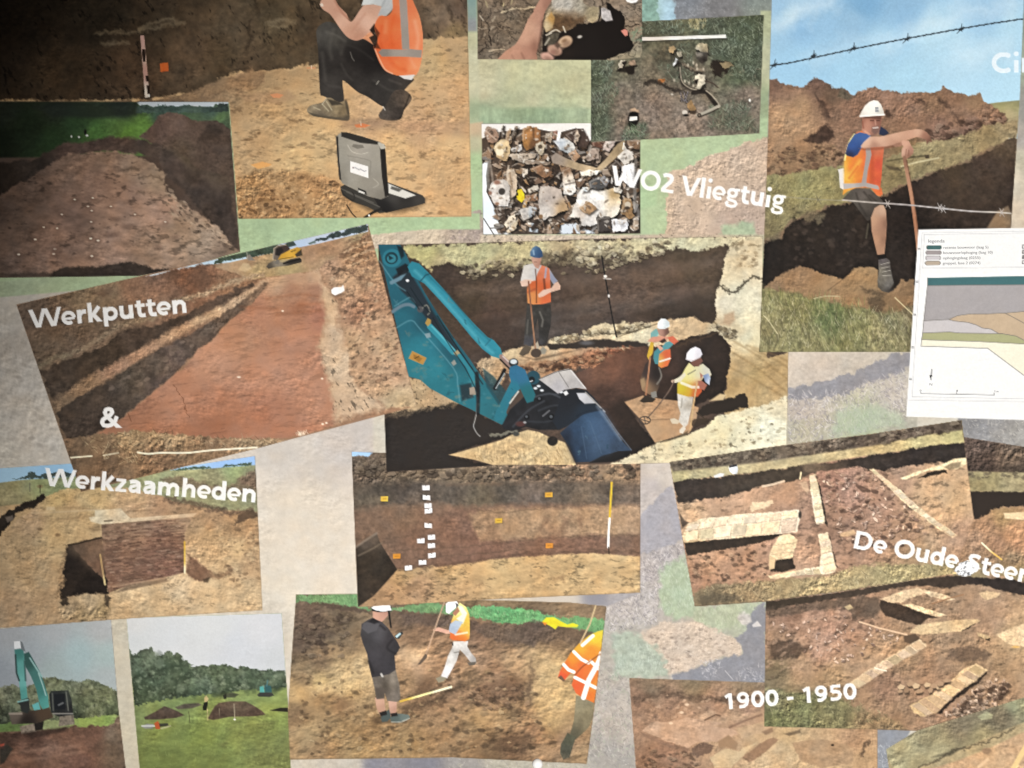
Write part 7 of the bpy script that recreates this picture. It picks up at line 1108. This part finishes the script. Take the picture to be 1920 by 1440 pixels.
    fill('1640 390 1650 384 1657 385 1661 394 1663 420 1661 450 1658 480 1645 478 1640 458 1634 432 1633 408', '1645 392 b58a6c 1652 392 c29a7c 1640 415 bd8c68 1650 420 a8765a 1660 420 7d5642 1645 450 b98460 1656 450 8a6048 1650 470 a87858', f=1.5, p=lg)
    fill('1645 478 1661 476 1663 486 1647 487', '1b1715', f=1.5, p=part('sock', w))
    bt = part('boot', w)
    fill('1647 487 1662 484 1668 488 1670 502 1673 518 1677 534 1676 544 1666 549 1654 546 1646 538 1645 526 1648 508', '1655 492 50484a 1652 505 7c7462 1665 500 4a443f 1655 525 6d6558 1665 535 6f6a64 1670 545 332d29 1650 540 4d463c', f=1.5, p=bt, t='n 5 .12 3')
    for l in ('1652 496 1668 492', '1653 503 1667 500', '1654 510 1669 507', '1655 517 1671 516'): stroke(l, 1.5, 'c0b8a8', a=.6)
    fill('1668 545 1680 540 1684 525 1678 515 1676 530', '241c16', f=3, a=.8)
    v = part('vest', w)
    fill('1583 296 1590 280 1596 262 1606 248 1618 244 1630 256 1652 262 1660 256 1655 300 1653 330 1650 358 1652 368 1644 366 1632 352 1606 352 1590 358 1580 366 1582 348 1583 320', '1590 300 f0a030 1600 300 f08038 1610 330 f08a34 1592 330 f6b840 1588 345 f2a838 1630 310 ec6838 1645 310 d8503a 1645 340 dc5438 1625 340 ea6a34 1600 315 f07a34 1640 280 cf6a48 1640 355 f0783c', f=1.5, p=v, sm=0, t='n 9 .05 3')
    stroke('1602 252 1592 268 1586 290 1584 300', 3, 'e6d878', f=1.8, sm=1)
    for l in ('1612 302 1600 320 1590 336', '1585 306 1586 335'): stroke(l, 7, 'fac048', f=7, a=.7)
    stroke('1608 312 1592 334', 3, 'e05a28', f=4, a=.6)
    fill('1632 282 1638 282 1640 350 1630 345', 'b8452c', f=5, a=.45)
    bd = part('reflective_band', v); fill('1623 276 1632 276 1634 290 1627 320 1624 345 1615 346 1620 318 1624 292', '998f8a', f=1.5, p=bd)
    bd = part('reflective_band', v); fill('1581 344 1600 344 1622 342 1646 348 1650 356 1640 354 1622 350 1600 352 1582 355', '1590 349 b0a8a4 1620 346 9c948e 1640 352 a49a96', f=1.5, p=bd)
    fill('1648 354 1653 352 1655 364 1650 368', 'd96a3c', f=1.5)
    t = part('shirt', w)
    fill('1602 252 1612 248 1632 252 1632 258 1620 268 1614 280 1608 290 1600 295 1588 292 1585 288 1590 270', '1605 255 3a5c9c 1620 255 3f62a4 1598 275 3558a0 1606 285 2a4680 1595 290 2a2a48', f=1.5, p=t); stroke('1631 257 1620 268 1615 276', 2, 'b5c4dc', f=1.4, a=.8)
    fill('1650 236 1662 244 1667 250 1658 255 1648 252', '28304c', f=1.8, p=t)
    hd = part('head', w)
    fill('1616 218 1653 217 1653 226 1651 238 1648 248 1642 254 1634 254 1624 248 1620 250 1616 244 1617 230', '1620 226 9c5c46 1628 230 c98a6c 1636 226 905240 1646 224 84503f 1630 240 bd7a60 1640 240 a87060 1648 236 7d4c3c 1640 250 8a5c4a 1622 244 c08064', f=1.5, p=hd)
    fill('1618 217 1652 217 1652 224 1634 222 1618 222', '5a3428', f=2, a=.7); stroke('1632 226 1638 226', 2, '4a2a22', a=.7); stroke('1644 226 1649 226', 2, '3f241e', a=.7); stroke('1641 226 1642 234', 2, 'c08c74', f=2, a=.8); fill('1635 238 1648 236 1648 248 1640 252 1634 246', '6d5148', f=3, a=.7); stroke('1637 240 1646 239', 2.2, 'e0cfc4', f=1.2, a=.85)
    stroke('1617 228 1619 240', 3, '8f4c38', f=2, a=.7); stroke('1622 246 1630 252', 4, 'd9906c', f=2, a=.8)
    hm = part('helmet', w)
    fill('1611 219 1616 208 1622 198 1630 191 1638 188 1646 189 1652 196 1656 206 1658 215 1650 217 1636 217.5 1620 219', '1625 205 ebe6dc 1640 200 f2eee4 1652 210 c9c4b8 1615 216 d2ccc0', f=1.5, p=hm, sm=0); stroke('1613 218 1636 216 1658 215', 2.5, 'f0ece4', f=1.5); fill('1641 201 1647 200.5 1648 210 1641 210', '8c8f94', f=1.2); stroke('1641 205.5 1648 205', 1.2, 'd8d8d6')
    a = part('arm', w)
    fill('1614 274 1620 266 1632 256 1650 256 1662 254 1680 249 1700 245 1718 242 1728 243 1738 248 1744 256 1748 266 1742 265 1738 272 1736 262 1726 258 1718 257 1700 263 1680 271 1660 275 1640 276 1620 279', '1625 265 d8a888 1650 262 d2a080 1680 257 cf9c7c 1710 250 c48e70 1735 255 9a644c 1745 264 6d4636 1640 274 a8745c 1680 268 b07c60 1720 248 d0a080', f=1.5, p=a)
    fill('1610 278 1650 276 1680 271 1676 276 1650 281 1620 282', '8a4c34', f=3, a=.6)
    a = part('hand', w)
    fill('1686 268 1694 263 1704 264 1708 272 1713 280 1712 288 1706 294 1700 298 1697 292 1693 296 1690 292 1691 280 1694 274', '1698 270 d0987a 1695 285 d6a486 1708 282 a8705a 1704 292 85543f', f=1.5, p=a)
    stroke('1699 280 1698 292', 1.6, '8a543f', a=.7); stroke('1704 282 1703 292', 1.6, '7a4a38', a=.7); fill('1672 272 1690 266 1692 274 1680 276', 'a06c54', f=2, a=.9)
    st = part('wooden_stick'); stroke('1696 296 1702 330 1708 362 1714 400 1719 440 1722 470', 7, '1698 300 8a5c44 1702 330 b07a5a 1708 370 b37a58 1716 420 a86c4a 1720 450 b57a56', f=1.5, sm=1, p=st); stroke('1700 300 1706 330 1712 362 1722 440', 2, '5d3826', f=2, a=.6)
    # barbed wire above and below
    wi = part('barbed_wire')
    stroke('1444 123 1480 118 1540 105 1600 92 1680 76 1740 65 1800 54 1860 44 1920 35 1990 24', 2.2, '33424e', f=1.3, sm=1, p=wi)
    R = random.Random(3)
    for i in range(34):
        x = 1450+i*14.2; y = np.interp(x, [1444, 1480, 1540, 1600, 1680, 1740, 1800, 1860, 1920], [123, 118, 105, 92, 76, 65, 54, 44, 35])
        stroke([x-3, y+1.2, x+3, y-1.2], 2.8, '2a363f', f=1.2, a=.8)
    for x, y in ((1452, 122), (1525, 105), (1600, 91), (1701, 73), (1802, 55)):
        for dx, dy in ((2, -11), (5, -5), (-8, 8), (7, -2), (2, 4)): stroke([x, y, x+dx, y+dy], 2.2, '2c3840', f=1.2, w2=1)
        dot(x, y, 5, 2.6, '2c3840', f=1.3, ang=-15)
    wi = part('barbed_wire')
    stroke('1470 369 1530 374 1580 376', 1.8, '8f8868', f=1.3, p=wi); stroke('1580 375 1640 380 1700 384 1760 390 1820 396 1870 398 1895 400', 2.8, '1590 376 b0a498 1700 384 a59c98 1800 394 aaa4a2 1890 400 b9aea0', f=1.3, sm=1, p=wi)
    for x, y in ((1534, 374), (1664, 382), (1762, 389), (1768, 391), (1878, 398)):
        for dx, dy in ((-4, -8), (5, 8), (-3, 7), (4, -6)): stroke([x, y, x+dx, y+dy], 1.8, 'a39a94' if x > 1600 else '6a644c', f=1.2, w2=1)

def paint_13_section():
    photo('section_drawing', '1722 430.5 2010 426 1996 790 1699 781', 'ecebe9',
          'white printed soil section drawing with a legend and coloured layers', 'drawing', f=1.4)
    # legend swatches and frame
    ln = 'b4b4b8'
    for l in ('1729 436 2000 432', '1733 440 2000 436', '1733 440 1730 503', '1729 436 1710 744', '1730 503 1995 500', '1710 744 1990 749', '1704 750 1990 754'): stroke(l, 1.2, ln, f=1, a=.6)
    for i, h in enumerate(('3f6b6a', '9b9090', 'c4bdbf', 'b8a48c')):
        x = 1740-i*.8; y = 460.4+i*9.8; k = part('legend_swatch')
        stroke([x+.5, y+3.6, x+22, y+3.4], 8, '5c5654', f=1); stroke([x+.5, y+3.6, x+22, y+3.4], 6.2, h, f=1, p=k)
        fill([x, y, x+22.5, y-.3, x+22.3, y+7.2, x-.2, y+7.5], h, f=1, p=k)
    for i, h in enumerate(('e4e2df', 'b9b4b0', '86827f', 'f0eeec')):
        y = 458.6+i*9.8; fill([1917, y, 1940, y-.4, 1940, y+7, 1916, y+7.4], '6b6866', f=1); fill([1918.5, y+1.4, 1938, y+1, 1938, y+5.6, 1918, y+6], h, f=1, p=part('legend_swatch'))
    fill('1739.5 521 1998 516 1996 534 1739 535.5', '3c6f73', f=1.3, p=part('teal_layer'))
    fill('1739 535.5 1996 533 1994 579 1920 584 1880 587 1850 588.5 1820 588.5 1795 592 1779 599 1760 600 1732 601.5', 'a39c9c', f=1.3, p=part('grey_layer'), t='n 20 .02 3')
    fill('1732 601.5 1760 600 1779 599 1790 602 1815 604.5 1830 609 1842 615 1858 617 1872 625 1850 625.5 1800 624.5 1780 622.5 1730 624.5', 'c3bcbc', f=1.3, p=part('pale_grey_layer'))
    fill('1779 599 1795 592 1820 588.5 1850 588.5 1884 587 1920 584 1994 579 1994 650 1920 638 1905 630 1878 625.5 1872 625 1858 617 1842 615 1830 609 1815 604.5 1790 602', 'c2a684', f=1.3, p=part('tan_layer'), t='n 20 .02 3')
    fill('1730 624.5 1780 622.5 1800 624.5 1878 625.5 1905 630 1920 638 1994 652 1994 660 1920 645 1830 640 1728 637', 'a9a874', f=1.3, p=part('green_layer'))
    fill('1728 637 1830 640 1920 645 1994 658 1994 740 1920 704 1852 653 1727 649', 'ece6cc', f=1.3, p=part('cream_layer'))
    for l in ('1739.5 521 1739 535.5 1732 601.5 1730 624.5 1728 637 1727 649 1852 653 1920 704 1980 748', '1739 535.5 1996 533', '1732 601.5 1760 600 1779 599 1795 592 1820 588.5 1850 588.5 1884 587 1920 584 1994 579', '1779 599 1790 602 1815 604.5 1830 609 1842 615 1858 617 1872 625 1880 626', '1730 624.5 1780 622.5 1800 624.5 1878 625.5 1905 630 1920 638', '1728 637 1830 640 1920 645', '1884 587 1902 596 1920 606'): stroke(l, 1.4, '6f6862', f=1, a=.75)
    for x, y in ((1723, 466.5), (1719, 528.5), (1715, 590), (1711, 651), (1707, 711)): fill([x-2, y-2, x+2.5, y-2, x+2.5, y+2, x-2, y+2], '8a8a8c', f=1, a=.9); fill([x-.6, y-.7, x+1, y-.7, x+1, y+.7, x-.6, y+.7], 'dddcdc', f=.8)
    stroke('1726 735 1726 738 1795 739 1864 740.5 1864 737', 1.1, '77777a', f=1); stroke('1794 735 1794 739', 1.1, '77777a', f=1)
    stroke('1747 693 1745.5 712', 1.4, '3f3f42', f=1); fill('1742.5 703 1748.5 703 1745 711', '2a2a2c', f=1); 

PAINTERS = [paint_01_backdrop, paint_02_kneeling, paint_03_dark_trench, paint_04_bones, paint_05_debris, paint_06_hand, paint_07_bottom_left, paint_08_bottom_mid, paint_09_werkzaamheden, paint_10_profile, paint_105_excavator, paint_14_stones, paint_11_red_trench, paint_12_worker, paint_13_section, paint_99_captions]
# ---------------------------------------------------------------- materials
def print_material():
    m = bpy.data.materials.new('printed_paper'); m.use_nodes = True; nt = m.node_tree; N = nt.nodes; K = nt.links
    b = N['Principled BSDF']
    at = N.new('ShaderNodeAttribute'); at.attribute_name = 'Ink'
    tc = N.new('ShaderNodeTexCoord')
    gr = N.new('ShaderNodeTexNoise'); gr.inputs['Scale'].default_value = 900; gr.inputs['Detail'].default_value = 3
    mr = N.new('ShaderNodeMapRange'); mr.inputs['From Min'].default_value = .25; mr.inputs['From Max'].default_value = .75; mr.inputs['To Min'].default_value = .97; mr.inputs['To Max'].default_value = 1.03
    mx = N.new('ShaderNodeVectorMath'); mx.operation = 'SCALE'
    K.new(tc.outputs['Object'], gr.inputs['Vector']); K.new(gr.outputs['Fac'], mr.inputs['Value'])
    K.new(at.outputs['Color'], mx.inputs[0]); K.new(mr.outputs['Result'], mx.inputs['Scale']); K.new(mx.outputs[0], b.inputs['Base Color'])
    wv = N.new('ShaderNodeTexNoise'); wv.inputs['Scale'].default_value = 6; wv.inputs['Detail'].default_value = 2
    bp = N.new('ShaderNodeBump'); bp.inputs['Strength'].default_value = .06; bp.inputs['Distance'].default_value = .01
    K.new(tc.outputs['Object'], wv.inputs['Vector']); K.new(wv.outputs['Fac'], bp.inputs['Height']); K.new(bp.outputs['Normal'], b.inputs['Normal'])
    b.inputs['Roughness'].default_value = .5; b.inputs['Specular IOR Level'].default_value = .03
    return m
def plain_material(name, c, rough=.5, spec=.2, var=.05):
    m = bpy.data.materials.new(name); m.use_nodes = True; nt = m.node_tree; b = nt.nodes['Principled BSDF']
    n = nt.nodes.new('ShaderNodeTexNoise'); n.inputs['Scale'].default_value = 260; n.inputs['Detail'].default_value = 4
    tc = nt.nodes.new('ShaderNodeTexCoord'); nt.links.new(tc.outputs['Object'], n.inputs['Vector'])
    r = nt.nodes.new('ShaderNodeValToRGB'); r.color_ramp.elements[0].position = .3; r.color_ramp.elements[1].position = .7
    r.color_ramp.elements[0].color = tuple(v*(1-var) for v in c)+(1,); r.color_ramp.elements[1].color = tuple(min(v*(1+var), 1) for v in c)+(1,)
    nt.links.new(n.outputs['Fac'], r.inputs['Fac']); nt.links.new(r.outputs['Color'], b.inputs['Base Color'])
    b.inputs['Roughness'].default_value = rough; b.inputs['Specular IOR Level'].default_value = spec
    return m
M_PRINT = print_material()
M_GREY = plain_material('grey_ink', (.13, .13, .14), .5, .18, .1)
M_BOARD = plain_material('backing_board', (.55, .53, .50), .7, .2, .06)
M_PIN = plain_material('white_plastic', (.82, .81, .79), .35, .4, .02)
col_ = scene.collection.objects
ALBEDO = .86
def ink(C):
    c = C/255.; lin = np.where(c <= .04045, c/12.92, ((c+.055)/1.055)**2.4)
    return lin*ALBEDO
# ---------------------------------------------------------------- cut the print into meshes
def clean_registry():
    """every part owns some print: an empty part takes over its largest child; specks go to their parent"""
    cnt = np.bincount(CV.L.ravel(), minlength=len(REG)+1)
    remap = np.arange(len(REG)+1); dead = set()
    kids = {}
    for i, r in enumerate(REG):
        if r['parent']: kids.setdefault(r['parent'], []).append(i+1)
    for i in range(len(REG), 0, -1):
        r = REG[i-1]
        if r['parent'] and cnt[i] < 4 and i not in kids:
            remap[i] = r['parent']; cnt[r['parent']] += cnt[i]; dead.add(i)
    for i in range(1, len(REG)+1):
        ks = [k for k in kids.get(i, ()) if k not in dead]
        if cnt[i] < 4 and ks and REG[i-1]['parent']:
            big = max(ks, key=lambda k: cnt[k] if k not in kids else -1)
            if big in kids: continue
            remap[big] = i; dead.add(big); cnt[i] += cnt[big]
        elif cnt[i] < 4 and REG[i-1]['parent']:
            remap[i] = REG[i-1]['parent']; dead.add(i)
    for _ in range(4): remap = remap[remap]
    CV.L = remap[CV.L].astype(np.int16)
    return dead
def split_islands():
    """specks join their neighbour, separate areas of one part become parts of their own"""
    for turn in (0, 0, 0, 1):
        L = CV.L; H, W = L.shape
        rows = []; parent = []; lab = []; size = []; seed = []
        def find(a):
            while parent[a] != a: parent[a] = parent[parent[a]]; a = parent[a]
            return a
        prev = None; runid = np.zeros((H, W), np.int32)
        for j in range(H):
            r = L[j]; cut = np.flatnonzero(np.diff(r))+1; st = np.concatenate([[0], cut]); en = np.concatenate([cut, [W]])
            base = len(parent); n = len(st)
            parent.extend(range(base, base+n)); lab.extend(r[st].tolist()); size.extend((en-st).tolist()); seed.extend(zip([j]*n, st.tolist()))
            runid[j] = np.repeat(np.arange(base, base+n), en-st)
            if j:
                same = L[j-1] == r; pr = runid[j-1][same].astype(np.int64); cu = runid[j][same]
                for q in np.unique(pr*(1 << 31)+cu).tolist():
                    x_, y_ = find(q >> 31), find(q & ((1 << 31)-1))
                    if x_ != y_: parent[y_] = x_
        tot = {}; root = np.array([find(i) for i in range(len(parent))])
        np_size = np.bincount(root, weights=np.array(size), minlength=len(parent))
        lab = np.array(lab); ids = np.unique(root)
        bigs = {}
        for c in ids:
            k = lab[c]
            if k not in bigs or np_size[c] > np_size[bigs[k]]: bigs[k] = c
        new = lab[root].copy()
        for c in ids:
            k = int(lab[c])
            if bigs[k] == c: continue
            reg = REG[k-1]; j, i = seed[c]
            if np_size[c] < (90 if reg['parent'] or k == 1 else 260) or turn == 1 and not reg['parent'] and k > 1:
                nb = int(L[j, i-1]) if i else int(L[j-1, i])
                new[root == c] = nb
            elif turn == 0:
                nm = 'faded_backdrop' if k == 1 else reg['name'] if reg['parent'] else 'ground_area'
                REG.append(dict(name=nm, parent=reg['parent'] or k, label=None)); new[root == c] = len(REG)
        CV.L = new[runid].astype(np.int16)
def cells_mesh(name, jj, ii, lin, origin, depth):
    nx = CV.nx
    q = np.stack([jj*nx+ii, (jj+1)*nx+ii, (jj+1)*nx+ii+1, jj*nx+ii+1], 1)
    u, inv = np.unique(q.ravel(), return_inverse=True)
    vj, vi = u//nx, u % nx
    co = np.empty((len(u), 3), np.float32)
    co[:, 0] = (CV.x0+vi*CV.step-960)*S-origin[0]; co[:, 1] = -depth-origin[1]; co[:, 2] = ZC+(720-(CV.y0+vj*CV.step))*S-origin[2]
    me = bpy.data.meshes.new(name); n = len(q)
    me.vertices.add(len(u)); me.vertices.foreach_set('co', co.ravel())
    me.loops.add(4*n); me.loops.foreach_set('vertex_index', inv.astype(np.int32))
    me.polygons.add(n); me.polygons.foreach_set('loop_start', np.arange(0, 4*n, 4, dtype=np.int32))
    try: me.polygons.foreach_set('loop_total', np.full(n, 4, np.int32))
    except Exception: pass
    a = me.color_attributes.new('Ink', 'FLOAT_COLOR', 'POINT')
    rgba = np.ones((len(u), 4), np.float32); rgba[:, :3] = lin.reshape(-1, 3)[u]
    a.data.foreach_set('color', rgba.ravel())
    me.update(calc_edges=True); me.materials.append(M_PRINT)
    return me
def build_print():
    dead = clean_registry()
    split_islands()
    dead |= clean_registry()
    lin = ink(CV.C)
    L = CV.L.ravel(); order = np.argsort(L, kind='stable'); Ls = L[order]
    first = np.searchsorted(Ls, np.arange(len(REG)+2))
    objs = {}; orig = {}
    w = CV.nx-1
    for k, r in enumerate(REG, 1):
        if k in dead: continue
        idx = order[first[k]:first[k+1]]
        if len(idx) == 0 and r['parent']: continue
        jj, ii = idx//w, idx % w
        if r['parent'] is None or r['parent'] not in objs:
            A = r.get('poly'); o3 = P(float(A[:, 0].mean()), float(A[:, 1].max())) if k > 1 else P(960, 2000)
        else: o3 = orig[r['parent']]
        if len(idx):
            ob = bpy.data.objects.new(r['name'], cells_mesh(r['name'], jj, ii, lin, o3, 0.0))
        else: ob = bpy.data.objects.new(r['name'], None)
        col_.link(ob); orig[k] = o3; objs[k] = ob
        if r['parent'] and r['parent'] in objs: ob.parent = objs[r['parent']]
        else:
            ob.location = o3; ob['label'] = r['label']; ob['category'] = r['cat']
            if k > 1: ob['group'] = 'white captions on the panel' if r['cat'] == 'lettering' else 'pictures in the collage'
        if r['parent'] and r.get('label'): ob['label'] = r['label']
    return objs
def quad_box(name, x0, y0, x1, y1, d0, d1, mat, parent=None):
    v = [P(x, y, d) for d in (d0, d1) for x, y in ((x0, y0), (x1, y0), (x1, y1), (x0, y1))]
    f = [(4, 5, 6, 7), (3, 2, 1, 0), (0, 1, 5, 4), (1, 2, 6, 5), (2, 3, 7, 6), (3, 0, 4, 7)]
    if parent: v = [tuple(np.array(p)-np.array(parent.location)) for p in v]
    me = bpy.data.meshes.new(name); me.from_pydata(v, [], f); me.materials.append(mat)
    o = bpy.data.objects.new(name, me); col_.link(o); o.parent = parent
    return o
def all_paint():
    for fn in PAINTERS: fn()
    finish()
t0 = time.time()
X0, Y0, X1, Y1 = -44.8, -44.8, 1964.8, 1484.8
start(1.6, X0, Y0, X1, Y1); all_paint(); OB = build_print()
panel = OB[1]
# the panel goes on beyond the picture: the same print on a coarser mesh
start(8.0, X0-8*40, Y0-8*36, X1+8*40, Y1+8*36); all_paint()
w = CV.nx-1; jj, ii = np.divmod(np.arange((CV.ny-1)*w), w)
nx_in = round((X1-X0)/8); ny_in = round((Y1-Y0)/8)
out = ~((ii >= 40) & (ii < 40+nx_in) & (jj >= 36) & (jj < 36+ny_in))
o3 = tuple(panel.location)
border = bpy.data.objects.new('printed_border', cells_mesh('printed_border', jj[out], ii[out], ink(CV.C), o3, 0.0)); col_.link(border); border.parent = panel
quad_box('backing_board', X0-320, Y0-288, X1+320, Y1+288, -.012, -.002, M_BOARD, panel)
# ---------------------------------------------------------------- lettering
def glyph_mesh(text, bold, align='LEFT'):
    cu = bpy.data.curves.new('lettering', 'FONT'); cu.body = text; cu.size = 1; cu.offset = bold; cu.fill_mode = 'FRONT'; cu.resolution_u = 6
    ob = bpy.data.objects.new('lettering', cu); col_.link(ob)
    dg = bpy.context.evaluated_depsgraph_get(); me = bpy.data.meshes.new_from_object(ob.evaluated_get(dg))
    v = np.array([q.co[:2] for q in me.vertices]); f = [tuple(p.vertices) for p in me.polygons]
    bpy.data.objects.remove(ob); bpy.data.curves.remove(cu); bpy.data.meshes.remove(me)
    return v, f
def islands(n, faces):
    par = list(range(n))
    def find(a):
        while par[a] != a: par[a] = par[par[a]]; a = par[a]
        return a
    for f in faces:
        r = find(f[0])
        for b in f[1:]: par[find(b)] = r
    g = {}
    for i, f in enumerate(faces): g.setdefault(find(f[0]), []).append(i)
    return list(g.values())
def lettering(text, x, y, x_end, cap, ang, label, mat=None, bold=.028, shear=0.0, name='caption_lettering', parent=None, dist=.0004, cap_ratio=.70):
    """white printed words: baseline starts at (x, y), runs to x_end along ang degrees (clockwise), capital height cap"""
    v, f = glyph_mesh(text, bold)
    base = 0.0; w0 = v[:, 0].min(); w1 = v[:, 0].max()
    sx = (x_end-x)/math.cos(math.radians(ang))/(w1-w0); sy = cap/cap_ratio
    u = (v[:, 0]-w0)*sx+shear*v[:, 1]*sy; t = v[:, 1]*sy
    ca, sa = math.cos(math.radians(ang)), math.sin(math.radians(ang))
    px = x+u*ca+t*sa; py = y+u*sa-t*ca
    groups = [set(g) for g in islands(len(v), f)]
    # pieces of one letter (a dot over its stem) overlap along the line
    spans = []
    for g in groups:
        vs_ = sorted({a for i in g for a in f[i]}); a0, a1 = v[vs_, 0].min(), v[vs_, 0].max()
        for s_ in spans:
            if min(a1, s_[1])-max(a0, s_[0]) > .6*min(a1-a0, s_[1]-s_[0]): s_[0] = min(s_[0], a0); s_[1] = max(s_[1], a1); s_[2] |= g; break
        else: spans.append([a0, a1, set(g)])
    spans.sort(key=lambda q: q[0])
    if parent is None:
        root = bpy.data.objects.new(name, None); col_.link(root); root.location = P((x+x_end)/2, y)
        root.empty_display_size = .02; root['label'] = label; root['category'] = 'lettering'; root['group'] = 'white lettering on the panel'
    else: root = parent
    loc = np.array(root.location)
    if parent is not None: spans = [[0, 0, set(range(len(f)))]]
    for a0, a1, g in spans:
        vs_ = sorted({a for i in g for a in f[i]}); ix = {a: i for i, a in enumerate(vs_)}
        co = [tuple(np.array(P(px[a], py[a], dist))-loc) for a in vs_]
        me = bpy.data.meshes.new('letter'); me.from_pydata(co, [], [tuple(ix[a] for a in f[i]) for i in g]); me.materials.append(mat)
        o = bpy.data.objects.new('letter' if parent is None else name, me); col_.link(o); o.parent = root
    return root
sec = next(OB[k] for k, r in enumerate(REG, 1) if r['name'] == 'section_drawing' and k in OB)
def small(text, x, y, x_end, cap, ang=-.6, bold=.0): lettering(text, x, y, x_end, cap, ang, '', M_GREY, bold, name='printed_text', parent=sec, dist=.0003)
small('legenda', 1740.5, 455, 1771, 6.2)
small('recente bouwvoor (laag 5)', 1769, 466.6, 1853, 5.0)
small('bouwvoor/ophoging (laag 10)', 1768.5, 476.4, 1861, 5.0)
small('ophogingslaag (0255)', 1768, 486.2, 1838, 5.0)
small('greppel, fase 2 (0274)', 1767.5, 496, 1838, 5.0)
small('N', 1742.5, 722.5, 1747.5, 4.4, 8); small('0', 1724.5, 734, 1727.5, 3.6); small('1', 1793.5, 734.5, 1795.5, 3.6); small('2 m', 1864, 735.5, 1872, 3.6)
# ---------------------------------------------------------------- the round white pin on the lower edge
pv = []; pf = []; n = 24; rings = [(10.0, .0), (10.0, .0012), (9.4, .0026), (7.8, .0042), (5.2, .0054), (2.4, .006)]
for r_, d in rings:
    for i in range(n):
        a = 2*math.pi*i/n; p = P(1007.6+r_*math.cos(a), 1432+r_*math.sin(a), d); pv.append(p)
for k in range(len(rings)-1):
    for i in range(n): pf.append((k*n+i, k*n+(i+1) % n, (k+1)*n+(i+1) % n, (k+1)*n+i))
pv.append(P(1007.6, 1432, .0061)); pf += [((len(rings)-1)*n+i, (len(rings)-1)*n+(i+1) % n, len(pv)-1) for i in range(n)]
o3 = np.array(P(1007.6, 1432, 0)); pm = bpy.data.meshes.new('panel_pin'); pm.from_pydata([tuple(np.array(p)-o3) for p in pv], [], pf); pm.materials.append(M_PIN)
for q in pm.polygons: q.use_smooth = True
pin = bpy.data.objects.new('panel_pin', pm); col_.link(pin); pin.location = o3
pin['label'] = 'small round white pin head at the bottom edge below the three workers photograph'; pin['category'] = 'pin'
print('objects', len(bpy.data.objects), 'seconds', round(time.time()-t0, 1))
